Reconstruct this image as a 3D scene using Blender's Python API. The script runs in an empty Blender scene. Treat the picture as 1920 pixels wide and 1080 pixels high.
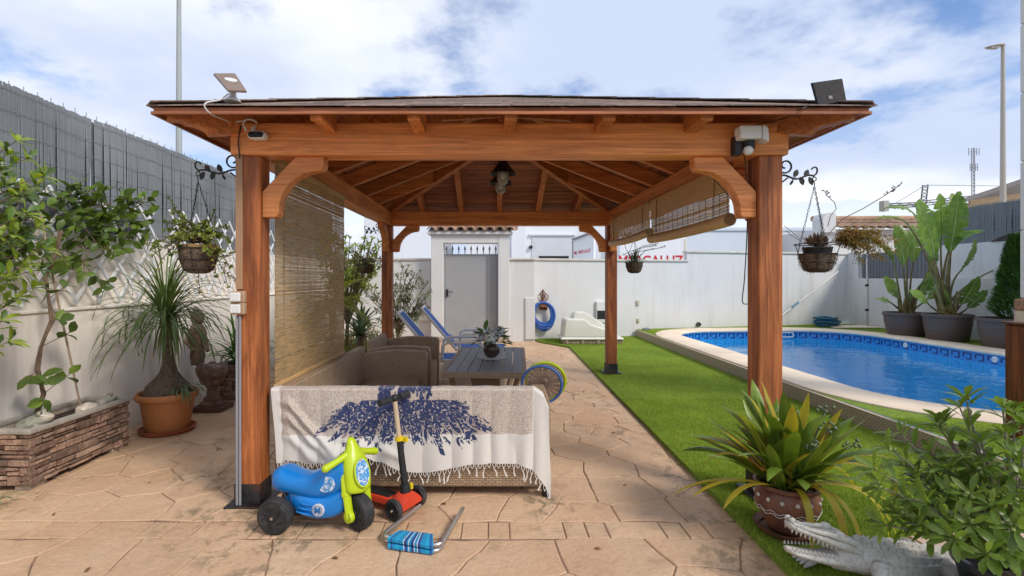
import bpy, bmesh, math, random
from math import sin, cos, pi, sqrt, radians as R
from mathutils import Vector, Matrix, noise
import numpy as np

rng = random.Random(11)
U = rng.uniform
S = bpy.context.scene
COL = S.collection
V = Vector

# ---------------------------------------------------------------- camera
CX, CY, F, H = 922.0, 522.0, 930.0, 1.374          # optical axis and focal length in photo pixels, eye height
cam = bpy.data.cameras.new('camera')
camo = bpy.data.objects.new('camera', cam)
COL.objects.link(camo)
camo.location = (0, 0, H)
camo.rotation_euler = (R(90), 0, 0)
cam.sensor_width = 36
cam.lens = F / 1920 * 36
cam.shift_x = (960 - CX) / 1920
cam.shift_y = -(540 - CY) / 1920
cam.clip_start = 0.05
cam.clip_end = 3000
S.camera = camo

# ---------------------------------------------------------------- sky, sun, exposure
SUN_EL, SUN_AZ = 42, 130          # azimuth: compass degrees of the sun, 0 = +Y, 90 = +X
W = bpy.data.worlds.new('World')
S.world = W
W.use_nodes = True
nt = W.node_tree
for n in list(nt.nodes):
    nt.nodes.remove(n)
N = nt.nodes.new
L = nt.links.new
wo = N('ShaderNodeOutputWorld')
bg = N('ShaderNodeBackground')
bg.inputs[1].default_value = 0.15
sky = N('ShaderNodeTexSky')
sky.sky_type = 'NISHITA'
sky.sun_disc = False
sky.sun_elevation = R(SUN_EL)
sky.sun_rotation = R(SUN_AZ)
sky.altitude = 30
sky.air_density = 1.0
sky.dust_density = 0.4
sky.ozone_density = 2.0
tc = N('ShaderNodeTexCoord')
sx = N('ShaderNodeSeparateXYZ')
L(tc.outputs['Generated'], sx.inputs[0])
def wmath(op, a, b=None, c=None):
    n = N('ShaderNodeMath')
    n.operation = op
    for i, q in enumerate((a, b, c)):
        if q is None:
            continue
        if isinstance(q, (int, float)):
            n.inputs[i].default_value = q
        else:
            L(q, n.inputs[i])
    return n.outputs[0]
den = wmath('ADD', wmath('MAXIMUM', sx.outputs[2], 0.0), 0.22)
cx = N('ShaderNodeCombineXYZ')
L(wmath('DIVIDE', sx.outputs[0], den), cx.inputs[0])
L(wmath('DIVIDE', sx.outputs[1], den), cx.inputs[1])
cx.inputs[2].default_value = 4.3
def wnoise(scale, detail, rough, off):
    m = N('ShaderNodeMapping')
    m.inputs['Location'].default_value = off
    L(cx.outputs[0], m.inputs[0])
    n = N('ShaderNodeTexNoise')
    n.inputs['Scale'].default_value = scale
    n.inputs['Detail'].default_value = detail
    n.inputs['Roughness'].default_value = rough
    L(m.outputs[0], n.inputs[0])
    return n.outputs[0]
def wramp(fac, p0, p1, c0=(0, 0, 0, 1), c1=(1, 1, 1, 1)):
    r = N('ShaderNodeValToRGB')
    r.color_ramp.interpolation = 'EASE'
    r.color_ramp.elements[0].position = p0
    r.color_ramp.elements[1].position = p1
    r.color_ramp.elements[0].color = c0
    r.color_ramp.elements[1].color = c1
    L(fac, r.inputs[0])
    return r.outputs[0]
CLOUD_OFF = (-0.987, -3.706, 7.370)
cover = wramp(wnoise(1.25, 9, 0.56, CLOUD_OFF), 0.40, 0.53)
shade = wramp(wnoise(1.0, 6, 0.5, (5.2, 1.3, 2.0)), 0.36, 0.62, (2.35, 2.7, 3.5, 1), (3.7, 3.82, 4.05, 1))
hz = wramp(sx.outputs[2], 0.02, 0.42, (0.85, 0.85, 0.85, 1), (0, 0, 0, 1))   # the horizon's milky air
cov2 = N('ShaderNodeMix'); cov2.data_type = 'FLOAT'
L(wmath('MAXIMUM', cover, hz), cov2.inputs[2]); cov2.inputs[0].default_value = 0
mixs = N('ShaderNodeMix'); mixs.data_type = 'RGBA'
L(cov2.outputs[0], mixs.inputs[0])
skyb = N('ShaderNodeMix'); skyb.data_type = 'RGBA'; skyb.blend_type = 'MULTIPLY'
skyb.inputs[0].default_value = 1
L(sky.outputs[0], skyb.inputs[6])
skyb.inputs[7].default_value = (.47, .53, .63, 1)
L(skyb.outputs[2], mixs.inputs[6])
L(shade, mixs.inputs[7])
L(mixs.outputs[2], bg.inputs[0])
L(bg.outputs[0], wo.inputs[0])

sl = bpy.data.lights.new('sun', 'SUN')
sl.energy = 1.5
sl.angle = R(15)
sl.color = (1.0, 0.93, 0.83)
so = bpy.data.objects.new('sun', sl)
COL.objects.link(so)
sd = V((sin(R(SUN_AZ)) * cos(R(SUN_EL)), cos(R(SUN_AZ)) * cos(R(SUN_EL)), sin(R(SUN_EL))))
so.rotation_euler = sd.to_track_quat('Z', 'Y').to_euler()
so.location = (0, 0, 20)
S.view_settings.view_transform = 'Standard'
S.view_settings.look = 'None'
S.view_settings.gamma = 1
S.view_settings.use_curve_mapping = False
S.view_settings.exposure = 0.9
S.cycles.max_bounces = 10
S.cycles.diffuse_bounces = 7
S.cycles.transparent_max_bounces = 16
S.cycles.sample_clamp_indirect = 6
S.cycles.use_denoising = True

# ---------------------------------------------------------------- helpers
def at(px, py, Y):
    return V(((px - CX) / F * Y, Y, H - (py - CY) / F * Y))
def xat(px, Y):
    return (px - CX) / F * Y
def zat(py, Y):
    return H - (py - CY) / F * Y
def T(x, y, z, rz=0, ry=0, rx=0):
    return Matrix.Translation((x, y, z)) @ Matrix.Rotation(R(rz), 4, 'Z') @ Matrix.Rotation(R(ry), 4, 'Y') @ Matrix.Rotation(R(rx), 4, 'X')

class MB:
    def __init__(s, M=None):
        s.v = []; s.f = []; s.mi = []; s.M = M or Matrix(); s.k = 0
    def add(s, vs, fs):
        b = len(s.v)
        M = s.M
        s.v += [M @ V(v) for v in vs]
        s.f += [[b + i for i in f] for f in fs]
        s.mi += [s.k] * len(fs)
        return s
    def box(s, lo, hi, M=None):
        (a, b, c), (d, e, f) = lo, hi
        vs = [(a, b, c), (d, b, c), (d, e, c), (a, e, c), (a, b, f), (d, b, f), (d, e, f), (a, e, f)]
        if M is not None:
            vs = [M @ V(v) for v in vs]
        return s.add(vs, [(3, 2, 1, 0), (4, 5, 6, 7), (0, 1, 5, 4), (1, 2, 6, 5), (2, 3, 7, 6), (3, 0, 4, 7)])
    def cbox(s, c, size, M=None):
        c = V(c); h = V(size) / 2
        return s.box(c - h, c + h, M)
    def hexa(s, p):           # eight points: bottom loop, top loop
        return s.add(p, [(3, 2, 1, 0), (4, 5, 6, 7), (0, 1, 5, 4), (1, 2, 6, 5), (2, 3, 7, 6), (3, 0, 4, 7)])
    def bar(s, p, q, w, h, up=(0, 0, 1)):
        p, q, up = V(p), V(q), V(up)
        d = (q - p).normalized()
        if abs(d.dot(up)) > .98:
            up = V((1, 0, 0))
        a = d.cross(up).normalized() * w / 2
        b = a.cross(d).normalized() * h / 2
        return s.hexa([p - a - b, p + a - b, p + a + b, p - a + b, q - a - b, q + a - b, q + a + b, q - a + b])
    def tube(s, pts, r, n=8, closed=False, caps=True, flat=1.0):
        pts = [V(p) for p in pts]
        m = len(pts)
        rr = r if isinstance(r, (list, tuple)) else [r] * m
        vs = []
        nrm = None
        for i, p in enumerate(pts):
            if closed:
                t = pts[(i + 1) % m] - pts[i - 1]
            else:
                t = pts[min(i + 1, m - 1)] - pts[max(i - 1, 0)]
            if t.length < 1e-9:
                t = V((0, 0, 1))
            t.normalize()
            if nrm is None:
                ref = V((0, 0, 1)) if abs(t.z) < .9 else V((1, 0, 0))
                nrm = t.cross(ref).normalized()
            else:
                nrm = (nrm - t * nrm.dot(t))
                if nrm.length < 1e-6:
                    nrm = t.orthogonal()
                nrm.normalize()
            b = t.cross(nrm)
            for k in range(n):
                a = 2 * pi * k / n
                vs.append(p + nrm * cos(a) * rr[i] + b * sin(a) * rr[i] * flat)
        fs = []
        for i in range(m if closed else m - 1):
            j = (i + 1) % m
            for k in range(n):
                l = (k + 1) % n
                fs.append((i * n + k, i * n + l, j * n + l, j * n + k))
        if caps and not closed:
            fs.append(tuple(range(n - 1, -1, -1)))
            fs.append(tuple(range((m - 1) * n, m * n)))
        return s.add(vs, fs)
    def lathe(s, prof, c=(0, 0, 0), n=24, M=None, cap0=True, cap1=True, sq=(1, 1)):
        c = V(c)
        vs = []
        for r, z in prof:
            for k in range(n):
                a = 2 * pi * k / n
                vs.append(c + V((r * cos(a) * sq[0], r * sin(a) * sq[1], z)))
        if M is not None:
            vs = [M @ v for v in vs]
        fs = []
        for i in range(len(prof) - 1):
            for k in range(n):
                l = (k + 1) % n
                fs.append((i * n + k, i * n + l, (i + 1) * n + l, (i + 1) * n + k))
        if cap0:
            fs.append(tuple(range(n - 1, -1, -1)))
        if cap1:
            fs.append(tuple(range((len(prof) - 1) * n, len(prof) * n)))
        return s.add(vs, fs)
    def loft(s, rings, caps=True):
        n = len(rings[0])
        vs = [p for r in rings for p in r]
        fs = []
        for i in range(len(rings) - 1):
            for k in range(n):
                l = (k + 1) % n
                fs.append((i * n + k, i * n + l, (i + 1) * n + l, (i + 1) * n + k))
        if caps:
            fs.append(tuple(range(n - 1, -1, -1)))
            fs.append(tuple(range((len(rings) - 1) * n, len(rings) * n)))
        return s.add(vs, fs)
    def prism(s, poly, o, u, v, w):     # polygon (a, b) -> o + a u + b v, extruded by w
        o, u, v, w = V(o), V(u), V(v), V(w)
        n = len(poly)
        a = [o + u * p + v * q for p, q in poly]
        b = [p + w for p in a]
        fs = [tuple(range(n - 1, -1, -1)), tuple(range(n, 2 * n))]
        fs += [(i, (i + 1) % n, n + (i + 1) % n, n + i) for i in range(n)]
        return s.add(a + b, fs)
    def grid(s, fn, nu, nv, wrap=False):
        vs = [fn(i / (nu if wrap else nu - 1), j / (nv - 1)) for j in range(nv) for i in range(nu)]
        fs = []
        for j in range(nv - 1):
            for i in range(nu if wrap else nu - 1):
                k = (i + 1) % nu
                fs.append((j * nu + i, j * nu + k, (j + 1) * nu + k, (j + 1) * nu + i))
        return s.add(vs, fs)
    def ball(s, c, r, n=10, m=7):
        c = V(c)
        r = V(r) if not isinstance(r, (int, float)) else V((r, r, r))
        rings = []
        for j in range(m):
            a = pi * (j + .25) / (m - .5)
            rings.append([c + V((r.x * sin(a) * cos(2 * pi * k / n), r.y * sin(a) * sin(2 * pi * k / n), -r.z * cos(a))) for k in range(n)])
        return s.loft(rings)
    def leaf(s, p, d, up, ln, wd, fold=.25, bend=.2, seg=3, shape=None):
        """a folded, bending leaf: base p, direction d, upward normal up"""
        d = V(d).normalized(); up = V(up)
        side = d.cross(up)
        if side.length < 1e-4:
            side = d.orthogonal()
        side.normalize()
        nn = side.cross(d).normalized()
        vs, fs = [], []
        for i in range(seg + 1):
            t = i / seg
            w = (shape(t) if shape else sin(pi * min(1, t * .93 + .05)) ** .8) * wd / 2
            c = V(p) + d * ln * t - nn * bend * ln * t * t
            vs += [c - side * w + nn * fold * w, c, c + side * w + nn * fold * w]
        for i in range(seg):
            a = 3 * i
            fs += [(a, a + 1, a + 4, a + 3), (a + 1, a + 2, a + 5, a + 4)]
        return s.add(vs, fs)
    def strap(s, p, d, ln, wd, droop=1.0, seg=7, fold=.3, shape=None, twist=0, floor=None):
        """a long blade that leaves p along d and bends down under its weight"""
        d = V(d).normalized()
        c = V(p)
        hz = V((d.x, d.y, 0))
        side = V((-d.y, d.x, 0))
        if side.length < .05:
            a = U(0, 6.28); side = V((cos(a), sin(a), 0))
        side.normalize()
        vs, fs = [], []
        for i in range(seg + 1):
            t = i / seg
            w = (shape(t) if shape else min(1, 3.2 * (1 - t) ** .8) * min(1, .55 + 2 * t)) * wd / 2
            sd = Matrix.Rotation(twist * t, 3, d) @ side
            nn = sd.cross(d).normalized()
            vs += [c - sd * w + nn * fold * w, c.copy(), c + sd * w + nn * fold * w]
            c = c + d * ln / seg
            if floor is not None and c.z < floor:
                c.z = floor
            d = (d + V((0, 0, -1)) * droop / seg * (.4 + 1.6 * t)).normalized()
        for i in range(seg):
            a = 3 * i
            fs += [(a, a + 1, a + 4, a + 3), (a + 1, a + 2, a + 5, a + 4)]
        return s.add(vs, fs)
    def mesh(s, name, off=V((0, 0, 0)), smooth=False, bevel=0, uv=False, segs=1, sharp=40):
        me = bpy.data.meshes.new(name)
        me.from_pydata([v - off for v in s.v], [], s.f)
        if bevel:
            bm = bmesh.new(); bm.from_mesh(me)
            bmesh.ops.recalc_face_normals(bm, faces=bm.faces)
            es = [e for e in bm.edges if len(e.link_faces) == 2 and e.calc_face_angle(0) > .4]
            if es:
                bmesh.ops.bevel(bm, geom=es, offset=bevel, segments=segs, affect='EDGES', profile=.6, clamp_overlap=True)
            bm.to_mesh(me); bm.free()
        elif any(s.mi):
            me.polygons.foreach_set('material_index', s.mi)
        if smooth:
            me.polygons.foreach_set('use_smooth', [True] * len(me.polygons))
            try:
                me.set_sharp_from_angle(angle=R(sharp))
            except Exception:
                pass
        if uv:
            lay = me.uv_layers.new(name='UVMap')
            co = me.vertices
            for p in me.polygons:
                n = p.normal
                ax = max(range(3), key=lambda i: abs(n[i]))
                for li in p.loop_indices:
                    c = co[me.loops[li].vertex_index].co
                    lay.data[li].uv = (c.y, c.z) if ax == 0 else ((c.x, c.z) if ax == 1 else (c.x, c.y))
        me.update()
        return me

def wloc(o):
    p = V((0, 0, 0))
    while o is not None:
        p += o.location
        o = o.parent
    return p
def link(name, me, mat, parent=None, loc=None):
    o = bpy.data.objects.new(name, me)
    COL.objects.link(o)
    if mat is not None and me is not None and not me.materials:
        for m in (mat if isinstance(mat, (list, tuple)) else [mat]):
            me.materials.append(m)
    if parent is not None:
        o.parent = parent
    if loc is not None:
        o.location = loc
    return o
def build(mb, name, mat, parent=None, smooth=False, bevel=0, uv=False, label=None, segs=1, kind=None, sharp=40):
    """one mesh object; vertices are given in world space"""
    if parent is not None:
        off = wloc(parent)
        o = link(name, mb.mesh(name, off, smooth, bevel, uv, segs, sharp), mat, parent)
    else:
        o = link(name, mb.mesh(name, V((0, 0, 0)), smooth, bevel, uv, segs, sharp), mat)
    if label: o['label'] = label
    if kind: o['kind'] = kind
    return o
def thing(name, label, cat, loc=(0, 0, 0), group=None):
    o = bpy.data.objects.new(name, None)
    COL.objects.link(o)
    o.location = loc
    o.empty_display_size = .1
    o['label'] = label; o['category'] = cat
    if group: o['group'] = group
    return o
def tag(o, label, cat, group=None):
    o['label'] = label; o['category'] = cat
    if group: o['group'] = group
    return o
def struct(mb, name, mat, parent=None, **k):
    o = build(mb, name, mat, parent, **k)
    if parent is None:
        o['kind'] = 'structure'
    return o
def place_leaves(parent, name, meshes, mats, xf, limit=300):
    """leaves as parts that share mesh data; those past the limit joined into one part"""
    off = wloc(parent)
    for i, m in enumerate(xf[:limit]):
        o = bpy.data.objects.new(name, meshes[i % len(meshes)])
        COL.objects.link(o)
        o.parent = parent
        mm = m.copy()
        mm.translation = m.translation - off
        o.matrix_local = mm
    rest = xf[limit:]
    if rest:
        mb = MB()
        for i, m in enumerate(rest):
            me = meshes[i % len(meshes)]
            mb.k = 0
            mb.M = m
            mb.add([v.co for v in me.vertices], [tuple(p.vertices) for p in me.polygons])
        build(mb, 'foliage', mats, parent, smooth=True, kind='stuff')
def basis(p, d, up, sc=1.0):
    d = V(d).normalized()
    up = V(up)
    s = d.cross(up)
    if s.length < 1e-3:
        s = d.orthogonal()
    s.normalize()
    n = s.cross(d).normalized()
    m = Matrix((s, d, n)).transposed().to_4x4()
    m = m @ Matrix.Scale(sc, 4)
    m.translation = p
    return m
def rdir(zmin=-1, zmax=1):
    z = U(zmin, zmax); a = U(0, 2 * pi); r = sqrt(max(0, 1 - z * z))
    return V((r * cos(a), r * sin(a), z))

# ---------------------------------------------------------------- materials
def nodes(name):
    m = bpy.data.materials.new(name)
    m.use_nodes = True
    t = m.node_tree
    b = t.nodes['Principled BSDF']
    return m, t, b
def mix(t, fac, a, b, mode='MIX'):
    n = t.nodes.new('ShaderNodeMix'); n.data_type = 'RGBA'; n.blend_type = mode
    for i, q in ((0, fac), (6, a), (7, b)):
        if isinstance(q, (int, float)):
            n.inputs[i].default_value = q
        elif isinstance(q, tuple):
            n.inputs[i].default_value = (*q[:3], 1)
        else:
            t.links.new(q, n.inputs[i])
    return n.outputs[2]
def mth(t, op, a, b=None, c=None):
    n = t.nodes.new('ShaderNodeMath'); n.operation = op
    for i, q in enumerate((a, b, c)):
        if q is None: continue
        if isinstance(q, (int, float)): n.inputs[i].default_value = q
        else: t.links.new(q, n.inputs[i])
    return n.outputs[0]
def nz(t, vec, scale, detail=5, rough=.55, dist=0, stretch=None):
    if stretch:
        m = t.nodes.new('ShaderNodeMapping')
        m.inputs['Scale'].default_value = stretch
        t.links.new(vec, m.inputs[0]); vec = m.outputs[0]
    n = t.nodes.new('ShaderNodeTexNoise')
    n.inputs['Scale'].default_value = scale
    n.inputs['Detail'].default_value = detail
    n.inputs['Roughness'].default_value = rough
    n.inputs['Distortion'].default_value = dist
    t.links.new(vec, n.inputs[0])
    return n.outputs[0]
def rmp(t, fac, a, b, ca=(0, 0, 0), cb=(1, 1, 1)):
    n = t.nodes.new('ShaderNodeValToRGB')
    e = n.color_ramp.elements
    e[0].position, e[1].position = a, b
    e[0].color, e[1].color = (*ca, 1), (*cb, 1)
    t.links.new(fac, n.inputs[0])
    return n.outputs[0]
def pos(t, rnd=True):
    g = t.nodes.new('ShaderNodeNewGeometry')
    if not rnd: return g.outputs['Position']
    o = t.nodes.new('ShaderNodeObjectInfo')
    a = t.nodes.new('ShaderNodeVectorMath'); a.operation = 'ADD'
    s = mth(t, 'MULTIPLY', o.outputs['Random'], 37.0)
    t.links.new(g.outputs['Position'], a.inputs[0]); t.links.new(s, a.inputs[1])
    return a.outputs[0]
def bumpn(t, b, h, strength, dist=.01):
    n = t.nodes.new('ShaderNodeBump')
    n.inputs['Strength'].default_value = strength
    n.inputs['Distance'].default_value = dist
    t.links.new(h, n.inputs['Height'])
    t.links.new(n.outputs[0], b.inputs['Normal'])
def mat(name, col, rough=.6, var=.15, scale=6, bump=0, bscale=60, bdist=.01, metal=0, spec=.4, rand=0, stretch=None,
        col2=None, dirt=None, coat=0, rndpos=True, trans=0):
    m, t, b = nodes(name)
    p = pos(t, rndpos)
    c2 = col2 or tuple(min(1, c * (1 + var)) for c in col)
    c1 = tuple(c * (1 - var) for c in col)
    f = rmp(t, nz(t, p, scale, 6, .6, 0, stretch), .32, .68)
    c = mix(t, f, c1, c2)
    if dirt:
        dc, ds, d0, d1, amt = dirt[:5]
        df = rmp(t, nz(t, p, ds, 8, .65, 0, dirt[5] if len(dirt) > 5 else None), d0, d1)
        c = mix(t, mth(t, 'MULTIPLY', df, amt), c, dc)
    if rand:
        o = t.nodes.new('ShaderNodeObjectInfo')
        r = t.nodes.new('ShaderNodeMapRange')
        r.inputs[3].default_value = 1 - rand; r.inputs[4].default_value = 1 + rand
        t.links.new(o.outputs['Random'], r.inputs[0])
        h = t.nodes.new('ShaderNodeHueSaturation')
        t.links.new(r.outputs[0], h.inputs['Value'])
        t.links.new(c, h.inputs['Color']); c = h.outputs[0]
    t.links.new(c, b.inputs['Base Color'])
    b.inputs['Roughness'].default_value = rough
    b.inputs['Metallic'].default_value = metal
    b.inputs['Specular IOR Level'].default_value = spec
    b.inputs['Coat Weight'].default_value = coat
    if trans:
        # thin leaf: some light passes through
        tr = t.nodes.new('ShaderNodeBsdfTranslucent')
        t.links.new(mix(t, 1.0, c, (1.25, 1.3, .55), 'MULTIPLY'), tr.inputs[0])
        ms = t.nodes.new('ShaderNodeMixShader'); ms.inputs[0].default_value = trans
        t.links.new(b.outputs[0], ms.inputs[1]); t.links.new(tr.outputs[0], ms.inputs[2])
        t.links.new(ms.outputs[0], t.nodes['Material Output'].inputs[0])
    if bump:
        bumpn(t, b, nz(t, p, bscale, 6, .6, 0, stretch), bump, bdist)
    return m
def wood(name, axis, light=(.52, .165, .042), dark=(.22, .055, .014), rough=.5, grain=1.0, weather=0):
    m, t, b = nodes(name)
    p = pos(t)
    s = [26 * grain] * 3; s['xyz'.index(axis)] = 1.3
    g = nz(t, p, 1.0, 7, .62, 1.2, tuple(s))
    s2 = [9 * grain] * 3; s2['xyz'.index(axis)] = .7
    g2 = nz(t, p, 1.0, 3, .5, 2.0, tuple(s2))
    blot = nz(t, p, 2.2, 4, .6)
    c = mix(t, rmp(t, g, .36, .62), dark, light)
    c = mix(t, mth(t, 'MULTIPLY', rmp(t, g2, .50, .72), .65), c, tuple(q * .55 + r * .3 for q, r in zip(dark, light)))
    c = mix(t, mth(t, 'MULTIPLY', rmp(t, blot, .45, .75), .35), c, tuple(q * 1.18 for q in light))
    if weather:
        s5 = [6.0] * 3; s5['xyz'.index(axis)] = .9
        c = mix(t, mth(t, 'MULTIPLY', rmp(t, nz(t, p, 1.0, 8, .7, .8, tuple(s5)), .46, .66), weather), c, tuple(q * .5 for q in dark))
    s4 = [120 * grain] * 3; s4['xyz'.index(axis)] = 1.6
    crack = rmp(t, nz(t, p, 1.0, 4, .6, .4, tuple(s4)), .64, .70)
    c = mix(t, mth(t, 'MULTIPLY', crack, .75), c, tuple(q * .35 for q in dark))
    vo = t.nodes.new('ShaderNodeTexVoronoi')
    s3 = [5.0] * 3; s3['xyz'.index(axis)] = 2.2
    mp = t.nodes.new('ShaderNodeMapping'); mp.inputs['Scale'].default_value = s3
    t.links.new(p, mp.inputs[0]); t.links.new(mp.outputs[0], vo.inputs[0])
    vo.inputs['Scale'].default_value = .55
    c = mix(t, rmp(t, vo.outputs['Distance'], .03, .085, (1, 1, 1), (0, 0, 0)), c, tuple(q * .55 for q in dark))
    o = t.nodes.new('ShaderNodeObjectInfo')
    r = t.nodes.new('ShaderNodeMapRange'); r.inputs[3].default_value = .8; r.inputs[4].default_value = 1.2
    t.links.new(o.outputs['Random'], r.inputs[0])
    h = t.nodes.new('ShaderNodeHueSaturation')
    t.links.new(r.outputs[0], h.inputs['Value']); t.links.new(c, h.inputs['Color'])
    t.links.new(h.outputs[0], b.inputs['Base Color'])
    b.inputs['Roughness'].default_value = rough
    b.inputs['Specular IOR Level'].default_value = .35
    bumpn(t, b, g, .25, .004)
    return m
def wicker(name, col, dark):
    m, t, b = nodes(name)
    u = t.nodes.new('ShaderNodeTexCoord')
    br = t.nodes.new('ShaderNodeTexBrick')
    br.offset = .5; br.squash = 1
    br.inputs['Scale'].default_value = 1
    br.inputs['Brick Width'].default_value = .042
    br.inputs['Row Height'].default_value = .0145
    br.inputs['Mortar Size'].default_value = .003
    br.inputs['Mortar Smooth'].default_value = .8
    br.inputs['Color1'].default_value = (*col, 1)
    br.inputs['Color2'].default_value = (*[c * .72 for c in col], 1)
    br.inputs['Mortar'].default_value = (*dark, 1)
    n = t.nodes.new('ShaderNodeTexNoise'); n.inputs['Scale'].default_value = 9
    ad = t.nodes.new('ShaderNodeVectorMath'); ad.operation = 'MULTIPLY_ADD'
    t.links.new(u.outputs['UV'], n.inputs[0])
    t.links.new(n.outputs['Color'], ad.inputs[0]); ad.inputs[1].default_value = (.008, .006, 0)
    t.links.new(u.outputs['UV'], ad.inputs[2])
    t.links.new(ad.outputs[0], br.inputs[0])
    f = nz(t, pos(t), 5, 4)
    c = mix(t, mth(t, 'MULTIPLY', f, .5), br.outputs['Color'], tuple(min(1, q * 1.25) for q in col))
    t.links.new(c, b.inputs['Base Color'])
    b.inputs['Roughness'].default_value = .55
    bumpn(t, b, mth(t, 'SUBTRACT', 1.0, br.outputs['Fac']), .9, .006)
    return m

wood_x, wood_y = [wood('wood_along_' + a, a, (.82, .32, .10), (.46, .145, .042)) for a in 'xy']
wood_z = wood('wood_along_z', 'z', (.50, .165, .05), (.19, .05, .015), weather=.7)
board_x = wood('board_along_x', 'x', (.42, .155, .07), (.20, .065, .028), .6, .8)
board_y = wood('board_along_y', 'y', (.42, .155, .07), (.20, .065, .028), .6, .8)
white_wall = mat('white_render', (.67, .662, .648), .9, .04, 1.2, .35, 90, .006, rndpos=False, dirt=((.40, .35, .28), 1.0, .52, .80, .45, (5, 5, .5)))
cream_wall = mat('cream_render', (.84, .78, .70), .9, .06, 1.0, .35, 70, .006, rndpos=False, dirt=((.36, .30, .23), 1.1, .48, .80, .5, (5, 5, .6)))
cool_wall = mat('pale_house_render', (.74, .76, .79), .9, .03, .6, .2, 60)
coping_wall = mat('wall_cap_stone', (.60, .56, .49), .85, .12, 5, .3, 60)
grey_metal = mat('grey_painted_metal', (.26, .27, .29), .5, .06, 2, .05, 200)
dark_steel = mat('dark_steel', (.045, .045, .05), .5, .4, 14, .2, 70, metal=.6, dirt=((.16, .07, .03), 9, .52, .7, .8))
black_iron = mat('black_iron', (.03, .028, .026), .55, .3, 30, .3, 120, metal=.3, dirt=((.14, .07, .04), 12, .5, .7, .5))
steel = mat('aluminium_tube', (.62, .62, .63), .28, .08, 20, .05, 200, metal=1.0)
white_plastic = mat('white_plastic', (.74, .73, .70), .4, .04, 4)
black_plastic = mat('black_plastic', (.018, .018, .019), .45, .2, 30)
rubber = mat('black_rubber', (.028, .028, .029), .75, .3, 25, .3, 150, dirt=((.15, .12, .10), 8, .5, .75, .5))
def leafmat(name, col, rough=.42, rand=.28, trans=.3, col2=None, var=.22, dirt=None):
    return mat(name, col, rough, var, 9, .15, 60, rand=rand, trans=trans, col2=col2, spec=.45, dirt=dirt)
bark = mat('brown_bark', (.17, .115, .075), .9, .35, 18, .8, 40)
soil = mat('dark_soil', (.035, .024, .017), .95, .5, 40, .9, 60)
# ================================================================ THE SETTING
LAWN, DECK = .045, .20
WX0, WX1 = -3.35, 9.3
def ywall(x): return 11.0 + .241 * (x - 1.0)

# ---------- far ground with a hole for the garden
earth = mat('dry_earth', (.24, .20, .15), .95, .2, .3, .3, 5)
g = MB()
xs, ys = [-900, -3.6, 9.7, 900], [-500, -3.0, 13.6, 1500]
for i in range(3):
    for j in range(3):
        if i == 1 and j == 1: continue
        g.add([(xs[i], ys[j], -.06), (xs[i + 1], ys[j], -.06), (xs[i + 1], ys[j + 1], -.06), (xs[i], ys[j + 1], -.06)], [(0, 1, 2, 3)])
struct(g, 'ground', earth)

# ---------- stamped paving: irregular stones with recessed joints
def pave_mat(name, base, base2):
    m, t, b = nodes(name)
    p = pos(t, False)
    p2 = pos(t, True)
    c = mix(t, rmp(t, nz(t, p, 1.6, 5, .6), .35, .68), base, base2)
    c = mix(t, mth(t, 'MULTIPLY', rmp(t, nz(t, p2, .8, 3), .42, .7), .28), c, (.50, .255, .145))
    c = mix(t, mth(t, 'MULTIPLY', rmp(t, nz(t, p, 34, 6, .7), .45, .7), .3), c, (.31, .165, .10))
    # moss and soot that has settled in patches of streaky marks
    patch = rmp(t, nz(t, p, .95, 4, .6), .47, .60)
    streak = rmp(t, nz(t, p, 9, 9, .78, .4, (1.0, .75, 1)), .50, .585)
    c = mix(t, mth(t, 'MULTIPLY', mth(t, 'MULTIPLY', patch, streak), .68), c, (.12, .10, .055))
    fine = rmp(t, nz(t, p, 26, 8, .8), .60, .68)
    c = mix(t, mth(t, 'MULTIPLY', fine, .35), c, (.16, .12, .07))
    o = t.nodes.new('ShaderNodeObjectInfo')
    r = t.nodes.new('ShaderNodeMapRange'); r.inputs[3].default_value = .95; r.inputs[4].default_value = 1.05
    t.links.new(o.outputs['Random'], r.inputs[0])
    h = t.nodes.new('ShaderNodeHueSaturation')
    t.links.new(r.outputs[0], h.inputs['Value']); t.links.new(c, h.inputs['Color'])
    t.links.new(h.outputs[0], b.inputs['Base Color'])
    b.inputs['Roughness'].default_value = .62
    b.inputs['Specular IOR Level'].default_value = .3
    hh = mth(t, 'ADD', mth(t, 'MULTIPLY', nz(t, p2, 5, 6, .6), 1.6), mth(t, 'MULTIPLY', nz(t, p, 55, 5, .6), .35))
    bumpn(t, b, hh, .8, .014)
    return m
pave = pave_mat('stamped_paving', (.57, .375, .225), (.65, .46, .30))
grout = mat('dark_joint', (.25, .165, .11), .95, .4, 6, .5, 80, rndpos=False)
sl_ = MB(); sl_.box((-3.36, -3.0, -.1), (1.9, 11.06, -.0075))
patio = struct(sl_, 'patio', grout)
def clip(poly, n, d):
    out = []
    for i in range(len(poly)):
        a, b = poly[i], poly[(i + 1) % len(poly)]
        da, db = a[0] * n[0] + a[1] * n[1] - d, b[0] * n[0] + b[1] * n[1] - d
        if da <= 0: out.append(a)
        if (da < 0 < db) or (db < 0 < da):
            s = da / (da - db)
            out.append((a[0] + (b[0] - a[0]) * s, a[1] + (b[1] - a[1]) * s))
    return out
def inset(poly, w):
    out = poly
    n = len(poly)
    for i in range(n):
        a, b = poly[i], poly[(i + 1) % n]
        dx, dy = b[0] - a[0], b[1] - a[1]
        l = sqrt(dx * dx + dy * dy)
        if l < 1e-5: continue
        nn = (dy / l, -dx / l)
        out = clip(out, nn, nn[0] * a[0] + nn[1] * a[1] - w)
        if len(out) < 3: return []
    return out
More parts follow.
